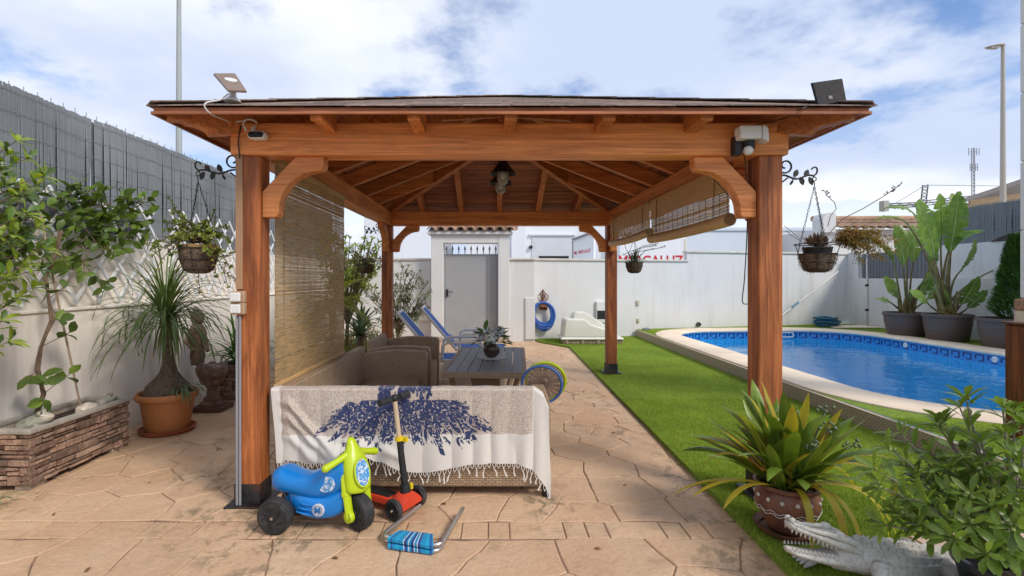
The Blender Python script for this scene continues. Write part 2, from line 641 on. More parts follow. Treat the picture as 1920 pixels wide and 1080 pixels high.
def wob(x, y):
    return V((x + .030 * noise.noise(V((x * 4, y * 4, 1.3))) + .012 * noise.noise(V((x * 13, y * 13, 5.1))),
              y + .030 * noise.noise(V((x * 4, y * 4, 7.7))) + .012 * noise.noise(V((x * 13, y * 13, 9.1)))))
def stone_piece(poly, name, w, wobble=True, z=0.0):
    pl = inset(poly, w)
    if len(pl) < 3: return
    ring = []
    n = len(pl)
    for i in range(n):
        a, b = V(pl[i]), V(pl[(i + 1) % n])
        k = max(1, min(4, int((b - a).length / .09))) if wobble else 1
        for j in range(k):
            q = a.lerp(b, j / k)
            ring.append(wob(*q) if wobble else q)
    c = sum(ring, V((0, 0))) / len(ring)
    z0, z1 = -.013, U(-.0012, .0012) + z
    r0 = [V((p.x, p.y, z0)) for p in ring]
    r1 = [V((p.x, p.y, z1 - .004)) for p in ring]
    r2 = [V((p.x, p.y, z1)) + V((c.x - p.x, c.y - p.y, 0)).normalized() * .006 for p in ring]
    m = len(ring)
    mb = MB()
    fs = []
    for a in range(2):
        for k in range(m):
            l = (k + 1) % m
            fs.append((a * m + k, a * m + l, (a + 1) * m + l, (a + 1) * m + k))
    fs.append(tuple(range(2 * m, 3 * m)))
    mb.add(r0 + r1 + r2, fs)
    c3 = (c.x, c.y)
    if sum((ring[i].x * ring[(i + 1) % m].y - ring[(i + 1) % m].x * ring[i].y) for i in range(m)) < 0:
        mb.f = [f[::-1] for f in mb.f]
    if name == 'paving_stone' and (c.y > 7.3 or c.y < 2.0):
        FARP.v += []; b0 = len(FARP.v); FARP.v += mb.v; FARP.f += [[b0 + i for i in f] for f in mb.f]; FARP.mi += mb.mi
    else:
        build(mb, name, pave, patio)
FARP = MB()
def pave_area(x0, x1, y0, y1, dx, dy, w):
    seeds = []
    ny = max(1, round((y1 - y0) / dy)); nx = round((x1 - x0) / dx)
    for j in range(ny):
        for i in range(nx):
            seeds.append((x0 + (i + .5 + .5 * (j % 2) - .25 + U(-.36, .36)) * (x1 - x0) / nx, y0 + (j + .5 + U(-.34, .34)) * (y1 - y0) / ny))
    for s in seeds:
        poly = [(x0, y0), (x1, y0), (x1, y1), (x0, y1)]
        for q in seeds:
            if q is s: continue
            n = (q[0] - s[0], q[1] - s[1])
            if abs(n[0]) > 1.6 or abs(n[1]) > 1.6: continue
            d = (q[0] ** 2 + q[1] ** 2 - s[0] ** 2 - s[1] ** 2) / 2
            poly = clip(poly, n, d)
            if len(poly) < 3: break
        if len(poly) >= 3:
            stone_piece(poly, 'paving_stone', w)
BY0, BY1 = 2.625, 2.80
pave_area(-3.35, 1.62, BY1 + .005, 11.0, .385, .315, .0034)
pave_area(-3.35, 1.62, 1.55, BY0 - .005, .38, .31, .0034)
build(FARP, 'far_paving_stones', pave, patio, kind='stuff')
x = -3.35; k = 0
while x < 1.6:
    if k % 3 == 0:
        w_ = U(.27, .33); ym = (BY0 + BY1) / 2
        for a, b in ((BY0, ym), (ym, BY1)):
            stone_piece([(x, a), (x + w_, a), (x + w_, b), (x, b)], 'border_brick', .003, False)
    else:
        w_ = U(.11, .15)
        stone_piece([(x, BY0), (x + w_, BY0), (x + w_, BY1), (x, BY1)], 'border_brick', .003, False)
    x += w_; k += 1

# ---------- lawn and artificial turf
turf_base = mat('turf_backing', (.16, .24, .02), .95, .3, 30, .6, 150, rndpos=False)
turf_blade = mat('turf_blade', (.25, .36, .028), .6, .3, 1.3, rndpos=False, col2=(.36, .46, .05), trans=.3)
lawn_poly = [(1.33, .2), (1.365, 2.3), (1.42, 4.6), (1.53, 9.75), (1.02, 10.6), (.95, 10.98), (3.36, 11.55), (3.36, .2)]
lm = MB(); lm.prism(lawn_poly, (0, 0, 0), (1, 0, 0), (0, 1, 0), (0, 0, LAWN - .012))
struct(lm, 'lawn', turf_base)
nprng = np.random.default_rng(5)
def inpoly(px, py, poly):
    ins = np.zeros(len(px), bool)
    j = len(poly) - 1
    for i in range(len(poly)):
        xi, yi = poly[i]; xj, yj = poly[j]
        c = ((yi > py) != (yj > py)) & (px < (xj - xi) * (py - yi) / (yj - yi + 1e-12) + xi)
        ins ^= c
        j = i
    return ins
def blades(name, z, regions, keep, ln=.017, wd=.0045):
    P = []
    for (x0, x1, y0, y1, dens) in regions:
        n = int((x1 - x0) * (y1 - y0) * dens)
        px, py = nprng.uniform(x0, x1, n), nprng.uniform(y0, y1, n)
        k = keep(px, py)
        P.append(np.stack([px[k], py[k]], 1))
    P = np.concatenate(P)
    n = len(P)
    a = nprng.uniform(0, 2 * np.pi, n)
    tilt = nprng.uniform(.1, .75, n)
    l = ln * nprng.uniform(.7, 1.2, n)
    lean = nprng.normal(.9, .9, n)
    w = wd * nprng.uniform(.7, 1.2, n)
    ax, ay = np.cos(a) * w / 2, np.sin(a) * w / 2
    tx, ty, tz = np.cos(lean) * np.sin(tilt) * l, np.sin(lean) * np.sin(tilt) * l, np.cos(tilt) * l
    b = np.stack([P[:, 0], P[:, 1], np.full(n, z - .012)], 1)
    vs = np.empty((n * 3, 3), np.float32)
    vs[0::3] = b + np.stack([ax, ay, 0 * ax], 1)
    vs[1::3] = b - np.stack([ax, ay, 0 * ax], 1)
    vs[2::3] = b + np.stack([tx, ty, tz], 1)
    me = bpy.data.meshes.new(name)
    me.vertices.add(n * 3); me.vertices.foreach_set('co', vs.ravel())
    me.loops.add(n * 3); me.loops.foreach_set('vertex_index', np.arange(n * 3, dtype=np.int32))
    me.polygons.add(n); me.polygons.foreach_set('loop_start', np.arange(0, n * 3, 3, dtype=np.int32))
    try: me.polygons.foreach_set('loop_total', np.full(n, 3, np.int32))
    except Exception: pass
    me.update(calc_edges=True)
    o = link(name, me, turf_blade)
    o['kind'] = 'stuff'
    return o
blades('lawn_grass', LAWN, [(1.3, 3.36, 1.6, 3.6, 32000), (1.3, 3.36, 3.6, 5.5, 18000), (1.3, 3.36, 5.5, 8, 9000), (.9, 3.36, 8, 11.6, 6000)],
       lambda x, y: inpoly(x, y, lawn_poly))

# ---------- raised deck with the pool
PX0, PX1, PY0, PY1, PR = 3.86, 8.0, 4.22, 11.15, 1.15        # water outline
PC = V(((PX0 + PX1) / 2, (PY0 + PY1) / 2))
def rrect(x0, x1, y0, y1, r, n=14, sk=0.0):
    pts = []
    for (cx_, cy_, a0) in ((x1 - r, y1 - r, 0), (x0 + r, y1 - r, 90), (x0 + r, y0 + r, 180), (x1 - r, y0 + r, 270)):
        for i in range(n + 1):
            a = R(a0 + 90 * i / n)
            x_, y_ = cx_ + r * cos(a), cy_ + r * sin(a)
            pts.append(V((x_, y_ + sk * (x_ - x0) * max(0, (y_ - PC.y) / 3.5))))
    # resample evenly
    tot = sum((pts[i] - pts[i - 1]).length for i in range(len(pts)))
    out = []; m = 168; acc = 0; j = 0; target = 0
    ring = pts + [pts[0]]
    for i in range(len(pts)):
        a, b = ring[i], ring[i + 1]
        l = (b - a).length
        while target <= acc + l + 1e-9 and len(out) < m:
            out.append(a.lerp(b, (target - acc) / max(l, 1e-9))); target += tot / m
        acc += l
    return out
inner = rrect(PX0, PX1, PY0, PY1, PR, 14, .07)
def normal_at(ring, i):
    d = ring[(i + 1) % len(ring)] - ring[i - 1]
    return V((d.y, -d.x)).normalized()
outer = [p + normal_at(inner, i) * .44 for i, p in enumerate(inner)]
M_ = len(inner)
deck_mat = mat('deck_concrete', (.30, .26, .2), .9, .2, 4, .4, 40)
def ray_rect(p):
    d = (p - PC)
    best = 1e9
    # left, right, near, and the oblique back wall
    if d.x < 0: best = min(best, (3.385 - PC.x) / d.x)
    if d.x > 0: best = min(best, (WX1 - PC.x) / d.x)
    if d.y < 0: best = min(best, (.6 - PC.y) / d.y)
    k = d.y - .241 * d.x
    if k > 0: best = min(best, (ywall(PC.x) - PC.y) / k)
    return PC + d * best
edge = [ray_rect(p) for p in outer]
dk = MB()
vs = [(p.x, p.y, DECK - .012) for p in outer] + [(p.x, p.y, DECK - .012) for p in edge]
dk.add(vs, [(i, M_ + i, M_ + (i + 1) % M_, (i + 1) % M_) for i in range(M_)])
dk.add([(3.3, .6, DECK - .012), (WX1, .6, DECK - .012), edge[0], edge[0]][:0], [])
struct(dk, 'pool_terrace', turf_base)
dpoly = [(3.37, .6), (WX1, .6), (WX1, ywall(WX1)), (3.37, ywall(3.3))]
opoly = [(p.x, p.y) for p in outer]
blades('terrace_grass', DECK, [(3.3, 5.5, 1.8, 4.2, 11000), (3.3, 9.3, 10.0, 13.2, 3500), (8.0, 9.3, 5, 10, 3500), (3.3, 4.6, 9, 11.9, 3500)],
       lambda x, y: inpoly(x, y, dpoly) & ~inpoly(x, y, opoly))
# woven-look riser of the terrace
def riser_material():
    m, t, b = nodes('woven_riser')
    p = pos(t, False)
    sp = t.nodes.new('ShaderNodeSeparateXYZ'); t.links.new(p, sp.inputs[0])
    cb = t.nodes.new('ShaderNodeCombineXYZ'); t.links.new(sp.outputs[1], cb.inputs[0]); t.links.new(sp.outputs[2], cb.inputs[1])
    br = t.nodes.new('ShaderNodeTexBrick'); br.offset = .5
    for k_, v_ in (('Scale', 1), ('Brick Width', .036), ('Row Height', .02), ('Mortar Size', .007), ('Mortar Smooth', .3)):
        br.inputs[k_].default_value = v_
    br.inputs['Color1'].default_value = (.22, .15, .10, 1); br.inputs['Color2'].default_value = (.27, .185, .125, 1)
    br.inputs['Mortar'].default_value = (.46, .36, .26, 1)
    t.links.new(cb.outputs[0], br.inputs[0])
    t.links.new(br.outputs[0], b.inputs['Base Color']); b.inputs['Roughness'].default_value = .7
    bumpn(t, b, br.outputs['Fac'], .8, .006)
    return m
rz = MB(); rz.box((3.345, .6, -.05), (3.383, ywall(3.27) - .02, DECK - .016))
struct(rz, 'terrace_riser', riser_material())
# coping stones
coping_mat = mat('sandstone_coping', (.78, .64, .48), .7, .1, 3, .25, 60, .005, rand=.06, rndpos=False, dirt=((.42, .31, .2), 6, .55, .8, .3))
coping = bpy.data.objects.new('pool_coping', None); COL.objects.link(coping); coping['kind'] = 'structure'
per = 4
for s0 in range(0, M_, per):
    rings = []
    for k in range(per + 1):
        i = (s0 + k) % M_
        fr = .0
        a, b = inner[i], outer[i]
        n = normal_at(inner, i)
        tan = V((-n.y, n.x))
        sh = tan * (.0025 if k == 0 else (-.0025 if k == per else 0))
        a = a - n * .025 + sh; b = b + n * .03 + sh
        prof = [(0, -.045), (-.006, -.03), (-.006, -.01), (.004, 0.004), (.02, .008)]
        rg = []
        rg.append(V((a.x, a.y, DECK - .04)))
        rg.append(V((*(a - n * .012), DECK - .02)))
        rg.append(V((*(a - n * .008), DECK - .002)))
        rg.append(V((*(a + n * .012), DECK + .01)))
        rg.append(V((*(b - n * .012), DECK + .01)))
        rg.append(V((*(b + n * .004), DECK + .0)))
        rg.append(V((*(b + n * .004), DECK - .022)))
        rg.append(V((*b, DECK - .04)))
        rings.append(rg[::-1])
    mb = MB(); mb.loft(rings)
    build(mb, 'coping_stone', coping_mat, coping, smooth=True, sharp=50)
# pool shell
def mosaic():
    m, t, b = nodes('pool_mosaic')
    uv = t.nodes.new('ShaderNodeTexCoord')
    br = t.nodes.new('ShaderNodeTexBrick'); br.offset = 0
    for k_, v_ in (('Scale', 1), ('Brick Width', .026), ('Row Height', .026), ('Mortar Size', .0022), ('Mortar Smooth', .2)):
        br.inputs[k_].default_value = v_
    br.inputs['Color1'].default_value = (.004, .46, .86, 1); br.inputs['Color2'].default_value = (.012, .56, .92, 1)
    br.inputs['Mortar'].default_value = (.16, .5, .75, 1)
    t.links.new(uv.outputs['UV'], br.inputs[0])
    sp = t.nodes.new('ShaderNodeSeparateXYZ'); t.links.new(uv.outputs['UV'], sp.inputs[0])
    u = mth(t, 'SUBTRACT', mth(t, 'MODULO', sp.outputs[0], .21), .105)
    v = mth(t, 'ADD', sp.outputs[1], -(DECK - .13))
    mx = mth(t, 'MAXIMUM', mth(t, 'ABSOLUTE', u), mth(t, 'MULTIPLY', mth(t, 'ABSOLUTE', v), 1.45))
    ringm = mth(t, 'MULTIPLY', mth(t, 'GREATER_THAN', mx, .05), mth(t, 'LESS_THAN', mx, .082))
    gap = mth(t, 'MULTIPLY', mth(t, 'GREATER_THAN', u, .02), mth(t, 'LESS_THAN', v, -.02))
    ringm = mth(t, 'MULTIPLY', ringm, mth(t, 'SUBTRACT', 1.0, gap))
    band = mth(t, 'LESS_THAN', mth(t, 'ABSOLUTE', v), .085)
    bandc = mix(t, band, br.outputs[0], mix(t, .72, br.outputs[0], (.015, .10, .42)))
    c = mix(t, mth(t, 'MULTIPLY', ringm, band), bandc, (.008, .02, .13))
    t.links.new(c, b.inputs['Base Color']); b.inputs['Roughness'].default_value = .15
    bumpn(t, b, mth(t, 'SUBTRACT', 1.0, br.outputs['Fac']), .3, .002)
    return m
ps = MB()
WATER = -.015
zs = [DECK - .03, .1, 0, -.95]
for z in zs:
    ps.v += [V((p.x, p.y, z)) for p in inner]
for j in range(3):
    for i in range(M_):
        k = (i + 1) % M_
        ps.f.append([(j + 1) * M_ + i, (j + 1) * M_ + k, j * M_ + k, j * M_ + i][::-1]); ps.mi.append(0)
ps.f.append([3 * M_ + i for i in range(M_)]); ps.mi.append(0)
pool = struct(ps, 'swimming_pool', mosaic())
me = pool.data
lay = me.uv_layers.new(name='UVMap')
arc = [0]
for i in range(1, M_ + 1): arc.append(arc[-1] + (inner[i % M_] - inner[i - 1]).length)
for p in me.polygons:
    last = p.index == len(me.polygons) - 1
    idx = [me.loops[l].vertex_index for l in p.loop_indices]
    wrapq = (not last) and any(i % M_ == 0 for i in idx) and any(i % M_ == M_ - 1 for i in idx)
    for l, vi in zip(p.loop_indices, idx):
        c = me.vertices[vi].co
        if last: lay.data[l].uv = (c.x, c.y - 20)
        else:
            a = arc[vi % M_]
            if wrapq and vi % M_ == 0: a = arc[M_]
            lay.data[l].uv = (a, c.z)
# water: clear, blue-tinted, mirror-like at low angles
wm = bpy.data.materials.new('pool_water'); wm.use_nodes = True
t = wm.node_tree
for n in list(t.nodes): t.nodes.remove(n)
out = t.nodes.new('ShaderNodeOutputMaterial')
tr = t.nodes.new('ShaderNodeBsdfTransparent'); tr.inputs[0].default_value = (.82, .97, 1.0, 1)
gl = t.nodes.new('ShaderNodeBsdfGlossy'); gl.inputs['Roughness'].default_value = .02
ms = t.nodes.new('ShaderNodeMixShader')
p = pos(t, False)
h = mth(t, 'ADD', nz(t, p, 1.5, 3, .5, .8, (1, 1.5, 1)), mth(t, 'MULTIPLY', nz(t, p, 7.0, 2, .5, .3), .25))
bp = t.nodes.new('ShaderNodeBump'); bp.inputs['Strength'].default_value = .3; bp.inputs['Distance'].default_value = .05
t.links.new(h, bp.inputs['Height'])
t.links.new(bp.outputs[0], gl.inputs['Normal'])
gi = t.nodes.new('ShaderNodeNewGeometry'); dv_ = t.nodes.new('ShaderNodeVectorMath'); dv_.operation = 'DOT_PRODUCT'
t.links.new(bp.outputs[0], dv_.inputs[0]); t.links.new(gi.outputs['Incoming'], dv_.inputs[1])
sch = mth(t, 'POWER', mth(t, 'SUBTRACT', 1.0, mth(t, 'MINIMUM', mth(t, 'ABSOLUTE', dv_.outputs['Value']), 1.0)), 5.0)
t.links.new(mth(t, 'MULTIPLY_ADD', sch, .98, .02), ms.inputs[0]); t.links.new(tr.outputs[0], ms.inputs[1]); t.links.new(gl.outputs[0], ms.inputs[2])
t.links.new(ms.outputs[0], out.inputs[0])
wmsh = MB(); wmsh.add([(p.x, p.y, WATER) for p in inner], [tuple(range(M_))])
struct(wmsh, 'pool_water', wm)
# skimmer and wall lights in the band
for (i_, nm, lb) in ((None, 'pool_return_nozzle', ''),):
    pass
def pool_fit(px, name, label, wide, hi, near):
    best = min(range(M_), key=lambda i: abs((CX + F * inner[i].x / inner[i].y) - px) + (0 if (inner[i].y > 9.5 if near == 'back' else inner[i].x > 7.5) else 1e4))
    p = inner[best]; n = normal_at(inner, best); tan = V((-n.y, n.x))
    mb = MB()
    c = V((p.x, p.y, .085)); n3 = V((n.x, n.y, 0)); t3 = V((tan.x, tan.y, 0))
    if wide == hi:
        Mx = Matrix((t3, V((0, 0, 1)), -n3)).transposed().to_4x4(); Mx.translation = c
        mb.lathe([(hi / 2, -.005), (hi / 2, .012), (hi * .3, .02), (hi * .28, .008)], n=16, M=Mx)
    else:
        for q in ((-1, 0), (1, 0)):
            a = c + t3 * q[0] * wide / 2
            mb.bar(a - V((0, 0, hi / 2)), a + V((0, 0, hi / 2)), .02, .03, n3)
        for q in (-1, 1):
            a = c + V((0, 0, q * hi / 2))
            mb.bar(a - t3 * wide / 2, a + t3 * wide / 2, .03, .02)
        mb.bar(c - t3 * wide / 2 + n3 * .01, c + t3 * wide / 2 + n3 * .01, .008, hi * .9)
    tag(build(mb, name, white_plastic, smooth=False), label, 'pool fitting')
pool_fit(1478, 'pool_skimmer', 'white slotted skimmer mouth set in the mosaic at the pool\'s back end', .3, .1, 'back')
pool_fit(1700, 'pool_nozzle', 'round white inlet nozzle in the mosaic below the left palm tub', .1, .1, 'r')
pool_fit(1873, 'pool_nozzle', 'round white inlet nozzle in the mosaic below the cypress tub', .1, .1, 'r')

# ================================================================ WALLS
# left wall: low thick part with a ledge, thinner upper part
LW = thing('left_garden_wall', 'cream rendered garden wall with a ledge, below the reed fence and behind the trellis', 'wall', (-3.5, 4, 0))
mb = MB(); mb.box((-3.6, -3, -.06), (-3.35, 10.95, 1.115)); build(mb, 'lower_wall', cream_wall, LW, bevel=.006)
mb = MB(); mb.box((-3.6, -3, 1.142), (-3.45, 10.95, 1.75)); build(mb, 'upper_wall', cream_wall, LW)
mb = MB(); mb.box((-3.6, -3, 1.115), (-3.335, 10.95, 1.142)); build(mb, 'ledge', cream_wall, LW, bevel=.006)

# back wall (oblique), two heights with caps
BW = thing('back_garden_wall', 'long white rendered wall with stone cap behind the lawn and pool', 'wall', (4, 11.8, 0))
def obl(mb, x0, x1, z0, z1, f0, f1):
    mb.hexa([(x0, ywall(x0) + f0, z0), (x1, ywall(x1) + f0, z0), (x1, ywall(x1) + f1, z0), (x0, ywall(x0) + f1, z0),
             (x0, ywall(x0) + f0, z1), (x1, ywall(x1) + f0, z1), (x1, ywall(x1) + f1, z1), (x0, ywall(x0) + f1, z1)])
XS = 4.68
mb = MB(); obl(mb, .38, XS, -.06, 1.77, 0, .2); obl(mb, XS, WX1 + .2, -.06, 1.99, 0, .2)
mb.box((-3.6, 10.95, -.06), (-1.35, 11.15, 1.77)); build(mb, 'wall_body', white_wall, BW)
mb = MB(); obl(mb, .40, XS + .03, 1.77, 1.82, -.035, .235); mb.box((-3.6, 10.915, 1.77), (-1.35, 11.185, 1.82)); build(mb, 'low_cap', coping_wall, BW, bevel=.008)
mb = MB(); obl(mb, XS - .03, WX1 + .2, 1.99, 2.04, -.035, .235); build(mb, 'high_cap', coping_wall, BW, bevel=.008)
# pier beside the gate
mb = MB(); mb.box((.375, 10.74, -.06), (.93, 11.2, 1.77)); build(mb, 'pier', white_wall, BW, bevel=.004)
mb = MB(); mb.box((.365, 10.7, 1.77), (.94, 11.25, 1.815)); build(mb, 'pier_cap', coping_wall, BW, bevel=.008)
# gatehouse
GY = 10.62
GT = thing('gate_portal', 'white rendered gate portal with a small clay tile roof', 'gate portal', (-.4, GY, 0))
gx0, gx1, ox0, ox1 = xat(808, GY), xat(955, GY), xat(831, GY), xat(934, GY)
zt, zl = zat(440, GY), zat(455, GY)
mb = MB(); mb.box((gx0, GY, -.06), (ox0, GY + .5, zt)); build(mb, 'gate_post', white_wall, GT, bevel=.008)
mb = MB(); mb.box((ox1, GY, -.06), (gx1, GY + .5, zt)); build(mb, 'gate_post', white_wall, GT, bevel=.008)
mb = MB(); mb.box((ox0, GY + .002, zl), (ox1, GY + .498, zt)); build(mb, 'lintel', white_wall, GT)
mb = MB(); mb.box((gx0 - .07, GY - .07, zt), (gx1 + .07, GY + .57, zt + .06)); build(mb, 'cornice', white_wall, GT, bevel=.012)
clay = mat('clay_tile', (.36, .20, .125), .85, .25, 5, .4, 50, rand=.2, col2=(.45, .30, .20), dirt=((.16, .13, .10), 8, .5, .75, .6))
def tile_run(parent, x0, x1, y0, z0, y1, z1, pitch, rows, m, ay=(0, 1, 0)):
    """barrel tiles: x0..x1 along the eave, each course from (y0,z0) up to (y1,z1)"""
    n = int((x1 - x0) / pitch)
    base = MB()
    r = pitch * .40
    for ri in range(rows):
        a0, a1 = ri / rows, (ri + 1.15) / rows
        for i in range(n):
            cx_ = x0 + (i + .5) * pitch
            mb = MB()
            rings = []
            for (a, rr) in ((a0, r * 1.06), (a1, r * .9)):
                yy, zz = y0 + (y1 - y0) * a, z0 + (z1 - z0) * a + (.02 if a == a0 else 0)
                o_ = [V((cx_ + rr * cos(pi * k / 8), yy, zz + rr * .8 * sin(pi * k / 8))) for k in range(9)]
                i_ = [V((cx_ + (rr - .014) * cos(pi * k / 8), yy, zz + (rr - .014) * .8 * sin(pi * k / 8))) for k in range(8, -1, -1)]
                rings.append(o_ + i_)
            mb.loft(rings)
            build(mb, 'roof_tile', m, parent, smooth=True, sharp=50)
            if i < n:      # channel tile beside it
                mb = MB(); rings = []
                cc = cx_ + pitch / 2
                for (a, rr) in ((a0 + .02, r * .9), (a1, r)):
                    yy, zz = y0 + (y1 - y0) * a, z0 + (z1 - z0) * a + r * .5
                    o_ = [V((cc + rr * cos(pi + pi * k / 6), yy, zz + rr * .6 * sin(pi + pi * k / 6))) for k in range(7)]
                    i_ = [p + V((0, 0, .012)) for p in o_[::-1]]
                    rings.append(o_ + i_)
                mb.loft(rings)
                build(mb, 'channel_tile', m, parent, smooth=True, sharp=50)
tile_run(GT, gx0 - .09, gx1 + .12, GY - .13, zt + .07, GY + .6, zt + .3, .208, 2, clay)
mb = MB(); mb.prism([(GY - .05, zt + .06), (GY + .55, zt + .06), (GY + .55, zt + .26), (GY - .05, zt + .075)], (gx0 - .05, 0, 0), (0, 1, 0), (0, 0, 1), (gx1 - gx0 + .1, 0, 0))
build(mb, 'roof_bed', white_wall, GT)
stone_m = mat('skirting_stone', (.40, .33, .26), .85, .3, 9, .5, 50)
mb = MB(); mb.box((gx0 - .006, GY - .03, 0), (ox0 + .0, GY - .002, .13)); build(mb, 'skirting_stone', stone_m, GT, bevel=.006)
mb = MB(); mb.box((ox1, GY - .03, 0), (gx1, GY - .002, .13)); build(mb, 'skirting_stone', stone_m, GT, bevel=.006)
# the gate leaf
GG = thing('garden_gate', 'grey sheet metal garden gate topped with spear points', 'gate', ((ox0 + ox1) / 2, GY + .2, 0))
gz = zat(477, GY + .2)
galv = mat('weathered_grey_sheet', (.33, .335, .345), .5, .07, 1.6, .1, 6, rndpos=False, dirt=((.42, .38, .35), 1.4, .45, .8, .4))
mb = MB(); mb.box((ox0 + .03, GY + .2, .02), (ox1 - .03, GY + .23, gz)); build(mb, 'gate_sheet', galv, GG)
mb = MB()
for a, b in ((ox0 + .002, ox0 + .04), (ox1 - .04, ox1 - .002)):
    mb.box((a, GY + .19, .01), (b, GY + .24, gz + .01))
mb.box((ox0 + .04, GY + .192, gz - .03), (ox1 - .04, GY + .238, gz + .008)); mb.box((ox0 + .04, GY + .192, .012), (ox1 - .04, GY + .238, .05))
build(mb, 'gate_frame', grey_metal, GG, bevel=.003)
mb = MB(); mb.box((ox1 - .24, GY + .185, .05), (ox1 - .225, GY + .199, gz - .03)); build(mb, 'seam', grey_metal, GG)
for i in range(9):
    x_ = ox0 + .05 + i * (ox1 - ox0 - .1) / 8
    mb = MB()
    mb.lathe([(.009, 0), (.009, .05), (.02, .06), (.009, .072), (.008, .085), (.026, .11), (.018, .14), (.001, .2)], (x_, GY + .215, gz), 8)
    build(mb, 'spear_point', grey_metal, GG, smooth=True)
mb = MB(); mb.box((ox0 + .05, GY + .16, .98), (ox0 + .09, GY + .2, 1.14)); mb.tube([(ox0 + .07, GY + .15, 1.08), (ox0 + .09, GY + .13, 1.08), (ox0 + .2, GY + .13, 1.08)], .009)
build(mb, 'handle', dark_steel, GG)
# utility cabinets and switches on the back wall
def cabinet(px0, py0, px1, py1, Y, d, label, m=white_plastic, cat='meter box', dark=None):
    a, b = at(px0, py1, Y), at(px1, py0, Y)
    t_ = thing('wall_box', label, cat, ((a.x + b.x) / 2, Y + .02, a.z))
    mb = MB(); mb.box((a.x, Y - d, a.z), (b.x, Y + .05, b.z)); build(mb, 'box_body', m, t_, bevel=.006)
    mb = MB(); mb.box((a.x + .02, Y - d - .008, a.z + .02), (b.x - .02, Y - d - .001, b.z - .02)); build(mb, 'box_door', m, t_, bevel=.003)
    if dark:
        c, d_ = at(dark[0], dark[3], Y), at(dark[2], dark[1], Y)
        mb = MB(); mb.box((c.x, Y - d - .012, c.z), (d_.x, Y - d - .0085, d_.z)); build(mb, 'dark_window', black_plastic, t_)
    for q in (.2, .8):
        mb = MB(); mb.lathe([(.008, 0), (.008, .006)], (b.x - .035, Y - d - .012, a.z + (b.z - a.z) * q), 8, Matrix.Identity(4)); build(mb, 'screw', grey_metal, t_)
    return t_
cabinet(695, 592, 718, 640, 10.93, .06, 'white double-door utility cabinet low on the wall left of the olive tree')
cabinet(786, 583, 805, 601, 10.93, .05, 'small white utility box on the wall left of the gate portal')
cabinet(984, 558, 1003, 637, 10.73, .02, 'flat white panel on the wall pier beside the blue hose', white_wall)
cabinet(1117, 565, 1139, 606, ywall(2.3), .05, 'white meter box with a black window behind the plastic cover', dark=(1119, 582, 1138, 598))
def wallknob(px, py, label, m, r, name='wall_socket', cat='wall fitting', flat=False):
    Y = 11.0
    for _ in range(4): Y = ywall(xat(px, Y))
    p_ = at(px, py, Y)
    mb = MB()
    if flat: mb.box((p_.x - r, p_.y - .03, p_.z - r * 1.6), (p_.x + r, p_.y + .05, p_.z + r * 1.6)); mb.box((p_.x - r * .5, p_.y - .04, p_.z - r), (p_.x + r * .5, p_.y - .031, p_.z + r))
    else:
        Mx = Matrix.Translation(p_) @ Matrix.Rotation(R(90), 4, 'X')
        mb.lathe([(r, -.02), (r, .05), (r * .8, .06), (r * .6, .04)], n=14, M=Mx)
    tag(build(mb, name, m, bevel=0), label, cat)
beige_pl = mat('beige_plastic', (.55, .47, .36), .5, .1, 10)
wallknob(1195, 568, 'upper beige wall socket on the white back wall left of the pool', beige_pl, .035, flat=True)
wallknob(1196, 601, 'lower beige wall socket on the white back wall left of the pool', beige_pl, .03, flat=True)
wallknob(1309, 608, 'round dark vent low on the white wall behind the pool', mat('brown_vent', (.08, .07, .06), .7), .055, 'wall_vent', 'vent')
mb = MB(); p_ = at(1212, 612, 11.3); mb.box((p_.x - .08, p_.y - .04, DECK + .002), (p_.x + .08, p_.y + .06, DECK + .035)); mb.box((p_.x - .06, p_.y - .03, DECK + .035), (p_.x + .06, p_.y + .05, DECK + .05))
tag(build(mb, 'terrace_light', grey_metal, bevel=.008), 'small grey floor light on the terrace corner by the back wall', 'floor light')

# right wall
RW = thing('right_garden_wall', 'white rendered boundary wall with ledge behind the potted palms', 'wall', (9.4, 9, 0))
YB = ywall(WX1)
mb = MB(); mb.box((WX1, -2, -.06), (WX1 + .25, YB + .2, 1.37)); build(mb, 'lower_wall', white_wall, RW)
mb = MB(); mb.box((WX1 + .06, -2, 1.372), (WX1 + .25, 10.45, 2.06)); build(mb, 'upper_wall', white_wall, RW, bevel=.005)
mb = MB(); mb.box((WX1 + .02, 12.62, 1.372), (WX1 + .3, YB + .1, 2.04)); build(mb, 'end_pillar', white_wall, RW, bevel=.01)
# grey slatted screen on the low wall
SC = thing('metal_screen', 'dark grey ribbed metal screen on the low wall behind the left palm', 'screen', (WX1 + .1, 11.5, 1.37))
scm = mat('slate_grey_sheet', (.13, .14, .155), .5, .08, 3, .05, 60)
n_ = 22
for i in range(n_):
    y0 = 10.47 + i * (12.6 - 10.47) / n_
    mb = MB(); mb.box((WX1 + .1, y0 + .004, 1.39), (WX1 + .125, y0 + .09, 1.99)); build(mb, 'slat', scm, SC)
mb = MB(); mb.box((WX1 + .126, 10.47, 1.372), (WX1 + .14, 12.6, 2.0)); build(mb, 'backing', scm, SC)

